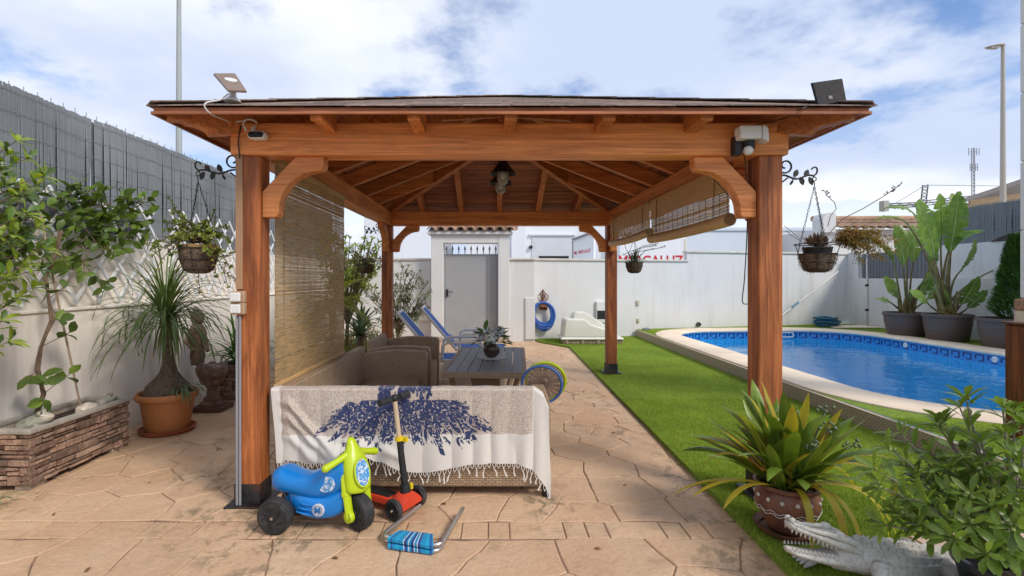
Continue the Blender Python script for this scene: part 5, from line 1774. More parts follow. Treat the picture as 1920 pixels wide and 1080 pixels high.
# ---------- white plastic cover by the back wall
PC_ = thing('pump_cover', 'white moulded plastic pump cover on the lawn by the back wall', 'pump cover', (2.2, 10.4, LAWN))
off_w = mat('aged_white_plastic', (.66, .65, .58), .5, .06, 2, .1, 30, dirt=((.45, .42, .33), 3, .55, .8, .4))
cy0, cy1 = 10.05, 10.75
cx0, cx1 = xat(1052, 10.05), xat(1171, 10.05)
mb = MB(); mb.box((cx0 + .05, cy0 + .04, LAWN - .005), (cx1 - .03, cy1 - .03, LAWN + .085)); build(mb, 'wooden_base', mat('weathered_base', (.28, .22, .15), .85, .3, 12, .4, 40), PC_, bevel=.006)
for i in range(4):
    xx = cx0 + .1 + i * .32
    mb = MB(); mb.box((xx, cy0 + .02, LAWN), (xx + .05, cy0 + .039, LAWN + .08)); build(mb, 'base_batten', mat('weathered_base_b', (.33, .26, .18), .85), PC_)
mb = MB(); mb.hexa([(cx0, cy0, LAWN + .09), (cx1, cy0, LAWN + .09), (cx1, cy1, LAWN + .09), (cx0, cy1, LAWN + .09), (cx0 + .03, cy0 + .03, LAWN + .13), (cx1 - .03, cy0 + .03, LAWN + .13), (cx1 - .03, cy1 - .03, LAWN + .13), (cx0 + .03, cy1 - .03, LAWN + .13)]); build(mb, 'flange', off_w, PC_, bevel=.012, segs=2)
prof = [(cx0 + .06, LAWN + .128), (cx1 - .1, LAWN + .128), (cx1 - .18, LAWN + .24), (cx0 + .62, LAWN + .38), (cx0 + .5, LAWN + .49), (cx0 + .14, LAWN + .5), (cx0 + .10, LAWN + .46)]
mb = MB(); mb.prism(prof, (0, cy0 + .06, 0), (1, 0, 0), (0, 0, 1), (0, cy1 - cy0 - .12, 0)); build(mb, 'shell', off_w, PC_, bevel=.035, segs=3, smooth=True, sharp=60)
prof = [(cx0 + .28, LAWN + .46), (cx1 - .17, LAWN + .14), (cx1 - .16, LAWN + .25), (cx0 + .66, LAWN + .55), (cx0 + .56, LAWN + .62), (cx0 + .36, LAWN + .63), (cx0 + .30, LAWN + .58)]
mb = MB(); mb.prism(prof, (0, cy0 + .26, 0), (1, 0, 0), (0, 0, 1), (0, cy1 - cy0 - .36, 0)); build(mb, 'raised_lid', off_w, PC_, bevel=.03, segs=3, smooth=True, sharp=60)

# ---------- hose on its wall hook
hx = 1018; HY = 10.97
for _ in range(4): HY = ywall(xat(hx, HY))
HK = thing('hose_hook', 'rusty ornamental cast iron hose hook on the white back wall', 'hose hook', at(hx, 560, HY))
rust = mat('rusty_iron', (.20, .085, .045), .8, .35, 20, .5, 60)
o_ = at(hx, 578, HY - .02)
mb = MB()
mb.prism([(-.1, .0), (.1, .0), (.105, .08), (.07, .13), (.1, .2), (.06, .26), (.085, .32), (.04, .37), (0, .42), (-.04, .37), (-.085, .32), (-.06, .26), (-.1, .2), (-.07, .13), (-.105, .08)][:0] or
         [(-.1, -.04), (.1, -.04), (.11, .06), (.06, .1), (.05, .14), (-.05, .14), (-.06, .1), (-.11, .06)], o_, (1, 0, 0), (0, 0, 1), (0, .03, 0)); build(mb, 'back_plate', rust, HK, bevel=.006)
for s in (-1, 1):
    mb = MB()
    mb.tube([o_ + V(q) for q in ((s * .02, 0, .14), (s * .1, 0, .2), (s * .12, 0, .27), (s * .07, 0, .32), (s * .03, 0, .28), (s * .05, 0, .24))], .012, 6); mb.tube([o_ + V(q) for q in ((s * .02, 0, .16), (s * .05, 0, .34), (s * .02, 0, .38), (0, 0, .41))], .011, 6)
    build(mb, 'scroll', rust, HK, smooth=True)
mb = MB(); mb.tube([o_ + V((0, 0, .12)), o_ + V((0, 0, .42))], .012, 6); mb.prism([(-.09, 0), (.09, 0), (.07, .05), (-.07, .05)], o_ + V((0, -.14, .03)), (1, 0, 0), (0, 0, 1), (0, .13, 0)); build(mb, 'cradle', rust, HK, bevel=.004)
HS = thing('garden_hose', 'coiled blue garden hose hung on the ornamental hook', 'hose', at(hx, 590, HY - .1))
hose_m = mat('blue_hose', (.035, .12, .42), .45, .15, 10); hose_g = mat('grey_hose', (.16, .17, .2), .5)
c = at(1018, 592, HY - .09)
for i in range(13):
    rx_, rz_ = .20 + U(-.035, .05), .24 + U(-.03, .08)
    cc = c + V((U(-.02, .02), -.02 * (i % 4) - U(0, .015), .05 - (rz_ - .24) * .8))
    ph = U(-.12, .12)
    mb = MB(); mb.tube([cc + Matrix.Rotation(ph, 3, 'Y') @ V((rx_ * cos(2 * pi * k / 36), .01 * sin(4 * pi * k / 36 + i), rz_ * sin(2 * pi * k / 36))) for k in range(36)], .017, 8, closed=True)
    build(mb, 'hose_loop', hose_m if i % 4 else hose_g, HS, smooth=True)
mb = MB(); mb.tube([c + V((-.2, -.05, .05)), c + V((-.25, -.05, .0)), c + V((-.27, -.05, .15)), c + V((-.285, -.06, .25))], .0125, 8); build(mb, 'hose_end', hose_g, HS, smooth=True)
mb = MB(); mb.lathe([(.018, 0), (.022, .05), (.014, .06), (.012, .11)], c + V((-.285, -.06, .24)), 10); build(mb, 'nozzle', mat('green_nozzle', (.02, .16, .09), .4), HS, smooth=True)
# pool hose coil on the terrace, shower and vacuum pole
PH = thing('pool_hose', 'coiled dark teal pool hose lying on the turf by the back wall', 'pool hose', at(1549, 606, 12.3))
teal = mat('teal_hose', (.012, .10, .17), .4, .2, 30, .6, 150)
c = at(1549, 606, 12.1); c.z = DECK + .03
for i in range(5):
    mb = MB(); r = .22 + .035 * (i % 3); zz = .0 + .045 * i
    mb.tube([c + V((r * cos(2 * pi * k / 32) + .02 * sin(i), .8 * r * sin(2 * pi * k / 32), zz + .01 * sin(2 * pi * k / 32 * 3 + i))) for k in range(32)], .024, 8, closed=True)
    build(mb, 'hose_loop', teal, PH, smooth=True)
SH = thing('garden_shower', 'thin steel garden shower standing on a beige slab by the right wall', 'shower', (9.05, 12.0, DECK))
sx0 = xat(1626.5, 12.0)
mb = MB(); mb.tube([(sx0, 12.0, DECK + .0), (sx0, 12.0, 2.12), (sx0, 11.97, 2.2), (sx0 - .05, 11.8, 2.26), (sx0 - .08, 11.65, 2.22)], .026, 10); build(mb, 'riser_pipe', steel, SH, smooth=True)
mb = MB(); mb.lathe([(.03, .04), (.08, .0), (.08, -.012)], (sx0 - .085, 11.62, 2.18), 14); build(mb, 'shower_head', steel, SH, smooth=True)
for z in (zat(535, 12), zat(581, 12)):
    mb = MB(); mb.lathe([(.03, -.02), (.03, .03), (.018, .045)], n=10, M=Matrix.Translation((sx0 - .03, 11.97, z)) @ Matrix.Rotation(R(-90), 4, 'Y')); build(mb, 'tap', black_plastic, SH, smooth=True)
mb = MB(); mb.box((sx0 - .95, 11.72, DECK), (sx0 + .15, 12.25, DECK + .02)); tag(build(mb, 'shower_slab', coping_mat, bevel=.005), 'beige slab under the garden shower on the turf', 'slab')
VP = thing('vacuum_pole', 'white pool vacuum pole leaning along the back wall right of the post', 'pole', at(1520, 550, 12.3))
mb = MB(); pA, pB = at(1462, 594, ywall(7.0) - .1), at(1572, 509, ywall(8.9) - .06); mid = pA.lerp(pB, .22)
mb.tube([mid, pB], .014, 8); build(mb, 'pole', white_plastic, VP, smooth=True)
mb = MB(); mb.tube([pA, mid], .019, 8); build(mb, 'handle', white_plastic, VP, smooth=True)
mb = MB(); mb.tube([mid - (pB - pA).normalized() * .06, mid + (pB - pA).normalized() * .2], .03, 8); build(mb, 'clamp', mat('clamp_blue', (.12, .26, .34), .4), VP, smooth=True)

# ================================================================ TOYS
blue_pl = mat('glossy_blue_plastic', (.006, .19, .56), .28, .06, 4, coat=.25)
red_pl = mat('red_plastic', (.62, .055, .022), .4, .08, 5)
yellow_pl = mat('yellow_plastic', (.70, .52, .01), .4)
TKM = T(-1.148, 2.79, 0, -9)
TK = thing('ride_on_bike', 'blue and lime toddler ride-on bike with chunky black wheels before the throw', 'ride-on bike', (-1.0, 2.79, 0))
def ell(c, ry, rz_, n=18, e=.8):
    out = []
    for k in range(n):
        a = 2 * pi * k / n
        ca, sa = cos(a), sin(a)
        out.append(V((c[0], c[1] + ry * math.copysign(abs(ca) ** e, ca), c[2] + rz_ * math.copysign(abs(sa) ** e, sa))))
    return out
def smooth_st(st, k=4):
    out = []
    n = len(st)
    for i in range(n - 1):
        p0, p1, p2, p3 = st[max(i - 1, 0)], st[i], st[i + 1], st[min(i + 2, n - 1)]
        for q in range(k):
            s = q / k
            out.append(tuple(.5 * (2 * b_ + (c_ - a_) * s + (2 * a_ - 5 * b_ + 4 * c_ - d_) * s * s + (3 * b_ - a_ - 3 * c_ + d_) * s ** 3) for a_, b_, c_, d_ in zip(p0, p1, p2, p3)))
    out.append(st[-1])
    return out
mb = MB(TKM)
st = [(-.075, .262, .012, .012), (-.068, .258, .045, .04), (-.045, .255, .075, .062), (.0, .256, .09, .068), (.06, .243, .088, .060), (.13, .232, .082, .062), (.20, .238, .078, .082), (.255, .262, .072, .104), (.31, .285, .066, .102), (.355, .30, .058, .085), (.385, .305, .04, .06), (.392, .305, .01, .02)]
mb.loft([ell((x_, 0, z_), ry, r2) for x_, z_, ry, r2 in smooth_st(st)])
build(mb, 'saddle_body', blue_pl, TK, smooth=True, sharp=80)
mb = MB(TKM)
st = [(.03, .165, .02, .02), (.045, .16, .05, .045), (.09, .145, .072, .06), (.16, .128, .085, .066), (.24, .125, .085, .064), (.31, .145, .075, .07), (.36, .18, .06, .07), (.385, .2, .03, .04)]
mb.loft([ell((x_, 0, z_), ry, r2, 18, .65) for x_, z_, ry, r2 in smooth_st(st)])
build(mb, 'lower_fairing', blue_pl, TK, smooth=True, sharp=80)
for k in range(3):
    mb = MB(TKM); z_ = .098 + .026 * k
    mb.tube([(.10 + .012 * k, -.082, z_ + .01), (.15, -.0905, z_ + .006), (.205, -.088, z_ + .0)], [.004, .009, .004], 6, flat=.7); build(mb, 'fairing_rib', blue_pl, TK, smooth=True)
def wheel(Mx, c, r, w, name, parent, axis='Y', hub=True, hubm=None, spokes=0):
    mb = MB(Mx @ Matrix.Translation(c) @ Matrix.Rotation(R(90), 4, 'X'))
    mb.lathe([(r * .55, -w / 2 + .004), (r * .80, -w / 2), (r * .94, -w / 2 + .004), (r, -w / 2 + .014), (r, w / 2 - .014), (r * .94, w / 2 - .004), (r * .8, w / 2), (r * .55, w / 2 - .004)], n=36)
    ty = build(mb, name, rubber, parent, smooth=True, sharp=35)
    for s in (-1, 1):
        mb = MB(Mx @ Matrix.Translation(c) @ Matrix.Rotation(R(90), 4, 'X'))
        if spokes:
            mb.tube([(r * .72 * cos(2 * pi * k / 28), r * .72 * sin(2 * pi * k / 28), s * (w / 2 - .001)) for k in range(28)], .004, 6, closed=True)
            for k in range(spokes):
                a = 2 * pi * k / spokes
                mb.bar((.01 * cos(a), .01 * sin(a), s * (w / 2 + .001)), (r * .72 * cos(a + .25), r * .72 * sin(a + .25), s * (w / 2 - .001)), .0045, .004)
            mb.lathe([(.014, s * (w / 2)), (.012, s * (w / 2 + .006)), (.002, s * (w / 2 + .007))], n=12)
        else:
            for k in range(5):
                a = 2 * pi * k / 5 + .4
                mb.bar((r * .42 * cos(a), r * .42 * sin(a), s * (w / 2 - .001)), (r * .62 * cos(a + .5), r * .62 * sin(a + .5), s * (w / 2 - .001)), .008, .006)
            mb.tube([(r * .86 * cos(2 * pi * k / 30), r * .86 * sin(2 * pi * k / 30), s * (w / 2 - .001)) for k in range(30)], .0025, 5, closed=True)
            mb.lathe([(r * .28, s * (w / 2 - .006)), (r * .25, s * (w / 2 + .003)), (r * .08, s * (w / 2 + .004))], n=16)
        build(mb, 'rim', hubm or black_plastic, ty, smooth=True, sharp=30)
        if hub:
            mb = MB(Mx @ Matrix.Translation(c) @ Matrix.Rotation(R(90), 4, 'X')); mb.lathe([(.009, s * (w / 2 + .003)), (.007, s * (w / 2 + .009)), (.001, s * (w / 2 + .01))], n=10)
            build(mb, 'axle_cap', steel, ty, smooth=True)
    return ty
wheel(TKM, (0, -.115, .095), .095, .07, 'rear_wheel', TK)
wheel(TKM, (0, .115, .095), .095, .07, 'rear_wheel', TK)
mb = MB(TKM); mb.tube([(0, -.085, .095), (0, .085, .095)], .02, 10); mb.bar((0, 0, .1), (.06, 0, .19), .08, .04); build(mb, 'rear_axle', blue_pl, TK, smooth=True)
mb = MB(TKM); mb.tube([(-.085, .02, .21), (-.03, .05, .11)], .006, 6); build(mb, 'push_bar', grey_metal, TK, smooth=True)
# steered front
SM = TKM @ T(.425, 0, 0, -27)
wheel(SM, (0, 0, .095), .095, .075, 'front_wheel', TK)
for s in (-1, 1):
    mb = MB(SM); mb.tube([(.0, s * .062, .085), (-.012, s * .066, .16), (-.03, s * .066, .24), (-.045, s * .06, .31)], [.025, .024, .027, .027], 10, flat=.7)
    mb.lathe([(.032, -.012), (.034, 0), (.03, .014)], n=16, M=Matrix.Translation((0, s * .066, .09)) @ Matrix.Rotation(R(90), 4, 'X'))
    mb.tube([(-.022, s * .066, .20), (-.027, s * .066, .222)], .03, 10, flat=.8)
    build(mb, 'fork', lime, TK, smooth=True, sharp=40)
mb = MB(SM)
st = [(.205, .01, .02, .02), (.22, .0, .075, .035), (.27, -.012, .08, .045), (.34, -.03, .078, .05), (.39, -.045, .065, .045), (.425, -.055, .045, .036), (.45, -.062, .032, .028), (.475, -.07, .024, .02), (.488, -.074, .01, .01)]
mb.loft([[V((cx_ + rx_ * cos(2 * pi * k / 18), ry * sin(2 * pi * k / 18), z_)) for k in range(18)] for z_, cx_, ry, rx_ in smooth_st(st)])
hd = build(mb, 'front_fairing', lime, TK, smooth=True, sharp=80)
def oval(Mx, c, u_, v_, a, b_, th, name, m, parent, n=24):
    u_, v_ = V(u_).normalized(), V(v_).normalized(); w_ = u_.cross(v_)
    mb = MB(Mx); mb.prism([(a * cos(2 * pi * k / n), b_ * sin(2 * pi * k / n)) for k in range(n)], V(c), u_, v_, w_ * th)
    return build(mb, name, m, parent)
def sticker_mat():
    m, t, b = nodes('printed_sticker')
    p = pos(t, False)
    c = mix(t, rmp(t, nz(t, p, 45, 4, .6, 1.0), .44, .52), (.62, .70, .76), (.05, .28, .60))
    c = mix(t, rmp(t, nz(t, p, 70, 3, .5), .62, .66), c, (.40, .08, .06))
    t.links.new(c, b.inputs['Base Color']); b.inputs['Roughness'].default_value = .3
    return m
stk = sticker_mat()
oval(SM, (.022, 0, .315), (0, 1, 0), (-.25, 0, 1), .045, .072, .008, 'sticker', stk, hd)
mb = MB(SM); mb.tube([V((.026, 0, .315)) + V((0, 1, 0)) * .048 * cos(2 * pi * k / 24) + V((-.243, 0, .97)) * .075 * sin(2 * pi * k / 24) for k in range(24)], .006, 6, closed=True); build(mb, 'sticker_frame', lime, hd, smooth=True)
for s in (-1, 1):
    mb = MB(SM); mb.tube([(-.055, s * .04, .405), (-.06, s * .10, .385), (-.066, s * .165, .367)], [.02, .018, .021], 12); mb.ball((-.066, s * .168, .366), .0215, 10, 6); build(mb, 'handlebar_grip', lime, TK, smooth=True)
# side stickers and the round M emblem on the near side
oval(TKM, (.268, -.0735, .262), (1, -.12, 0), (.12, .1, 1), .052, .042, -.008, 'sticker', stk, TK)
oval(TKM, (.232, -.0915, .128), (1, .1, 0), (0, 0, 1), .034, .034, -.006, 'emblem_disc', white_plastic, TK)
navy_p = mat('blue_print', (.02, .16, .42), .4)
text('M', .046, navy_p, TK, TKM @ Matrix.Translation((.232, -.0985, .128)) @ Matrix.Rotation(R(5), 4, 'Z') @ UP, name='emblem_letter', bold=.0015, ext=.001)
mb = MB(TKM); mb.tube([V((.232, -.098, .128)) + V((.027 * cos(2 * pi * k / 24), .0027 * cos(2 * pi * k / 24), .027 * sin(2 * pi * k / 24))) for k in range(24)], .0016, 4, closed=True); build(mb, 'emblem_ring', navy_p, TK)

# kick scooter
axl = V((-.555, 2.81, 0)); axr = V((-.445, 3.0, 0))
SCT = thing('kick_scooter', 'red and black three-wheeled kick scooter standing before the throw', 'scooter', ((axl.x + axr.x) / 2, 2.9, 0))
ad = (axr - axl).normalized()
fw = V((ad.y, -ad.x, 0))         # forward, to the right and toward the viewer
SMX = Matrix((fw, ad, V((0, 0, 1)))).transposed().to_4x4(); SMX.translation = (axl + axr) / 2
hw = (axr - axl).length / 2
for s in (-1, 1):
    wheel(SMX, (0, s * hw, .062), .062, .03, 'front_wheel', SCT, hub=True, spokes=14)
wheel(SMX, (-.52, 0, .045), .045, .03, 'rear_wheel', SCT, spokes=8)
mb = MB(SMX)
rings = []
for q in range(13):
    a = -1 + 2 * q / 12
    y_ = a * (hw - .022); hgt = .075 + .055 * cos(a * pi / 2) ** .8
    rings.append([V((-.05, y_, .05)), V((.045, y_, .05)), V((.045, y_, hgt - .01)), V((.02, y_, hgt)), V((-.03, y_, hgt)), V((-.05, y_, hgt - .01))])
mb.loft(rings); build(mb, 'front_axle_housing', red_pl, SCT, smooth=True, sharp=40)
mb = MB(SMX); mb.hexa([(-.52, -.05, .04), (-.04, -.065, .045), (-.04, .065, .045), (-.52, .05, .04), (-.52, -.045, .075), (-.04, -.06, .085), (-.04, .06, .085), (-.52, .045, .075)]); build(mb, 'deck', red_pl, SCT, bevel=.01, segs=2)
mb = MB(SMX); mb.box((-.48, -.04, .08), (-.1, .04, .09)); build(mb, 'grip_pad', black_plastic, SCT, bevel=.003)
lean = V((-.075, -.012, .54))
b0 = V((-.005, 0, .125))
mb = MB(SMX); mb.tube([b0 - V((0, 0, .01)), b0 + lean * .08], [.034, .028], 12); mb.tube([b0 + lean * .07, b0 + lean * .57], [.021, .0185], 12); build(mb, 'lower_stem', black_plastic, SCT, smooth=True, sharp=40)
mb = MB(SMX); mb.tube([b0 + lean * .57, b0 + lean * .98], .0145, 12); build(mb, 'upper_stem', mat('wood_look_stem', (.52, .40, .27), .35, .08, 5), SCT, smooth=True)
mb = MB(SMX); mb.tube([b0 + lean * .545, b0 + lean * .59], .026, 12); mb.box((b0 + lean * .56 + V((.01, .0, -.012))), (b0 + lean * .56 + V((.05, .022, .012)))); build(mb, 'clamp', yellow_pl, SCT, smooth=True, sharp=40)
mb = MB(SMX); mb.cbox(b0 + V((.025, .02, .03)), (.02, .02, .035)); build(mb, 'release_button', yellow_pl, SCT, bevel=.004)
hb = b0 + lean
tilt = V((0, .0, .0))
hd_ = V((.0, 1, .02)).normalized()
mb = MB(SMX); mb.tube([hb - hd_ * .06, hb + hd_ * .06], .012, 10); mb.ball(hb, .024, 10, 7); build(mb, 'handlebar', black_plastic, SCT, smooth=True)
for s in (-1, 1):
    mb = MB(SMX); mb.tube([hb + hd_ * s * q for q in (.045, .055, .06, .075, .09, .115, .12, .126)], [.02, .022, .016, .018, .0165, .018, .022, .02], 10); build(mb, 'grip', rubber, SCT, smooth=True)

# folding stool lying flat
FS = thing('folding_stool', 'folded aluminium stool with blue striped seat lying flat on the paving', 'stool', (-.35, 2.6, 0))
gz_ = lambda px, py, z: ( (px - CX) / (py - CY) * (H - z), F * (H - z) / (py - CY), z)
def ubar(pl, pr, z0_, z1_, r, name):
    mb = MB()
    (tl1, bl, br, tr1) = pl
    pts = [V(gz_(*tl1, z1_)), V(gz_(*bl, z0_)), V(gz_(*br, z0_)), V(gz_(*tr1, z1_))]
    out = []
    for i in range(len(pts)):
        if 0 < i < len(pts) - 1:
            a, c_, d_ = pts[i - 1], pts[i], pts[i + 1]
            p_, q_ = c_ + (a - c_).normalized() * .06, c_ + (d_ - c_).normalized() * .06
            for k in range(7):
                s = k / 6
                out.append(p_ * (1 - s) ** 2 + c_ * 2 * s * (1 - s) + q_ * s * s)
        else: out.append(pts[i])
    mb.tube(out, r, 10)
    return build(mb, name, steel, FS, smooth=True)
ubar(((776, 955), (716, 1012), (822, 1036), (858, 968)), None, .014, .014, .0115, 'frame')
ubar(((788, 948), (714, 1004), (826, 1024), (868, 953)), None, .044, .055, .0115, 'frame')
stripe = nodes('blue_striped_canvas')
m, t, b = stripe
uvn = t.nodes.new('ShaderNodeTexCoord'); sp = t.nodes.new('ShaderNodeSeparateXYZ'); t.links.new(uvn.outputs['UV'], sp.inputs[0])
u_ = sp.outputs[0]
def band(c0, w): return mth(t, 'LESS_THAN', mth(t, 'ABSOLUTE', mth(t, 'SUBTRACT', u_, c0)), w)
c = mix(t, rmp(t, mth(t, 'SINE', mth(t, 'MULTIPLY', u_, 38.0)), .35, .65), (.012, .24, .46), (.012, .33, .55))
for c0, w, cl in ((.40, .028, (.02, .05, .2)), (.55, .03, (.02, .05, .2)), (.70, .03, (.03, .08, .26)), (.08, .02, (.02, .09, .3)), (.95, .02, (.02, .09, .3))): c = mix(t, band(c0, w), c, cl)
for c0 in (.36, .47, .59, .66): c = mix(t, band(c0, .009), c, (.6, .66, .7))
t.links.new(c, b.inputs['Base Color']); b.inputs['Roughness'].default_value = .9
bumpn(t, b, nz(t, pos(t, False), 300, 2), .3, .002)
def canvas(q, z, th, name):
    P = [V(gz_(*p_, z)) for p_ in q]
    mb = MB(); nu, nv = 10, 8
    uvs = []
    def fn(s, tt):
        p_ = (P[0] * (1 - s) + P[1] * s) * (1 - tt) + (P[3] * (1 - s) + P[2] * s) * tt
        roll = sin(pi * min(1, tt * 1.0))
        p_.z = z + .010 * (roll ** .35) - .004 * sin(pi * tt) + .002 * noise.noise(V((s * 6, tt * 4, z * 90)))
        return p_
    mb.grid(fn, nu, nv)
    n0 = len(mb.v)
    mb.v += [v - V((0, 0, th)) for v in mb.v]
    top = list(mb.f)
    for f in top: mb.f.append([i + n0 for i in f[::-1]])
    border = [i for i in range(nu)] + [j * nu + nu - 1 for j in range(1, nv)] + [(nv - 1) * nu + i for i in range(nu - 2, -1, -1)] + [j * nu for j in range(nv - 2, 0, -1)]
    for i in range(len(border)):
        a, b_ = border[i], border[(i + 1) % len(border)]
        mb.f.append([a, a + n0, b_ + n0, b_])
    mb.mi = [0] * len(mb.f)
    me_ = mb.mesh(name, wloc(FS), smooth=True, sharp=50)
    lay_ = me_.uv_layers.new(name='UVMap')
    for p_ in me_.polygons:
        for li in p_.loop_indices:
            vi = me_.loops[li].vertex_index % n0
            lay_.data[li].uv = ((vi % nu) / (nu - 1), (vi // nu) / (nv - 1))
    link(name, me_, m, FS)
canvas([(727, 1024), (812, 1036), (811, 1020), (727, 1006)], .02, .012, 'lower_canvas')
canvas([(726, 1010), (812, 1025), (812, 1001), (752, 994)], .05, .014, 'upper_canvas')
# ================================================================ TRELLIS
trel_m = mat('white_trellis_paint', (.82, .83, .84), .5, .06, 10)
def trellis(label, y0, y1, z0, z1, pitch):
    t_ = thing('wall_trellis', label, 'trellis', (-3.39, (y0 + y1) / 2, z0), 'white trellises on the left wall')
    hgt = z1 - z0; run = hgt * .82
    for layer, sg in ((0, 1), (1, -1)):
        y = y0 - run
        while y < y1 + run:
            ya, yb = (y, y + run) if sg > 0 else (y + run, y)
            za, zb = z0, z1
            pts = []
            # clip against y0..y1
            f0, f1 = 0.0, 1.0
            if yb != ya:
                for lim, lo in ((y0, True), (y1, False)):
                    f = (lim - ya) / (yb - ya)
                    inc = yb > ya
                    if lo == inc: f0 = max(f0, f)
                    else: f1 = min(f1, f)
            if f1 - f0 > .08:
                A = V((-3.40 + .016 * layer, ya + (yb - ya) * f0, za + (zb - za) * f0)); B = V((-3.40 + .016 * layer, ya + (yb - ya) * f1, za + (zb - za) * f1))
                d = (B - A).normalized()
                mb = MB(); mb.bar(A - d * .025, B + d * .03, .024, .011, (1, 0, 0)) if False else mb.bar(A - d * .025, B + d * .03, .011, .026, d.cross(V((1, 0, 0))))
                build(mb, 'slat', trel_m, t_)
            y += pitch
trellis('white diagonal trellis behind the climbing vine above the stone planter', 2.6, 5.0, 1.19, 2.06, .24)
trellis('white diagonal trellis behind the left hanging basket', 5.22, 7.7, 1.19, 2.08, .24)

# ================================================================ STONE PLANTER
SPN = thing('stone_planter', 'long rough stone-clad trough planter standing on feet along the left wall', 'planter', (-3.15, 3.65, 0))
st_m = mat('ledge_stone', (.26, .145, .095), .85, .45, 9, 1.0, 26, .03, rand=.4, col2=(.46, .30, .21), dirt=((.13, .11, .085), 7, .5, .72, .7))
rim_m = mat('planter_rim', (.36, .325, .275), .8, .2, 8, .4, 40, dirt=((.16, .15, .13), 6, .5, .75, .5))
qx0, qx1, qy0, qy1 = -3.33, -2.965, 3.185, 4.065
zb, zt2 = .035, .375
mb = MB(); mb.box((qx0 + .03, qy0 + .03, zb), (qx1 - .03, qy1 - .03, .30)); build(mb, 'trough', mat('dark_trough', (.07, .055, .045), .95, .3, 10, .5, 40), SPN)
mb = MB(); mb.box((qx0 + .04, qy0 + .04, .30), (qx1 - .04, qy1 - .04, .345)); build(mb, 'soil', soil, SPN)
for (a, b_, c_, d_) in ((qx0 - .01, qx1 + .02, qy0 - .02, qy0 + .035), (qx0 - .01, qx1 + .02, qy1 - .035, qy1 + .02), (qx1 - .035, qx1 + .02, qy0 + .036, qy1 - .036), (qx0 - .01, qx0 + .035, qy0 + .036, qy1 - .036)):
    mb = MB(); mb.box((a, c_, zt2), (b_, d_, .405)); build(mb, 'rim', rim_m, SPN, bevel=.008, segs=2)
for (x_, y_) in ((qx1 - .13, qy0 + .03), (qx1 - .12, qy1 - .16), (qx0 + .03, qy0 + .03), (qx0 + .03, qy1 - .16)):
    mb = MB(); mb.box((x_, y_, 0), (x_ + .1, y_ + .13, zb - .001)); build(mb, 'foot', stone_m, SPN, bevel=.005)
def stone_course(face):
    z = zb
    lo, hi = (qy0, qy1) if face == 'x' else (qx0, qx1)
    while z < zt2 - .008:
        h = min(U(.034, .066), zt2 - z)
        if zt2 - z - h < .022: h = zt2 - z
        p = lo - (.004 if face == 'x' else 0)
        while p < hi - .005:
            w = min(U(.07, .22), hi - p)
            if hi - p - w < .05: w = hi - p
            rows = [(z, h)] if U(0, 1) < .6 or h < .05 else [(z, h * .52), (z + h * .52, h * .48)]
            for (zz, hh) in rows:
                out = U(.0, .024)
                g_ = .0035
                def jit(): return U(-.005, .005)
                mb = MB()
                if face == 'x':
                    X0 = qx1 - .045; X1 = qx1 - .012 + out
                    mb.hexa([(X0, p + g_, zz + g_), (X1 + jit(), p + g_ + jit() * .6, zz + g_ + jit() * .6), (X1 + jit(), p + w - g_ + jit() * .6, zz + g_ + jit() * .6), (X0, p + w - g_, zz + g_),
                             (X0, p + g_, zz + hh - g_), (X1 + jit(), p + g_ + jit() * .6, zz + hh - g_ + jit() * .6), (X1 + jit(), p + w - g_ + jit() * .6, zz + hh - g_ + jit() * .6), (X0, p + w - g_, zz + hh - g_)])
                else:
                    Y0_ = qy0 + .045; Y1 = qy0 + .012 - out
                    mb.hexa([(p + g_, Y1 + jit(), zz + g_ + jit() * .6), (p + w - g_, Y1 + jit(), zz + g_ + jit() * .6), (p + w - g_, Y0_, zz + g_), (p + g_, Y0_, zz + g_),
                             (p + g_, Y1 + jit(), zz + hh - g_ + jit() * .6), (p + w - g_, Y1 + jit(), zz + hh - g_ + jit() * .6), (p + w - g_, Y0_, zz + hh - g_), (p + g_, Y0_, zz + hh - g_)])
                build(mb, 'stone', st_m, SPN, bevel=.005)
            p += w
        z += h
stone_course('x'); stone_course('y')
mb = MB(); mb.box((qx0, qy1 - .03, zb), (qx1 - .03, qy1, zt2)); mb.box((qx0, qy0 + .05, zb), (qx0 + .028, qy1 - .05, zt2)); build(mb, 'plain_sides', stone_m, SPN, kind='stuff')
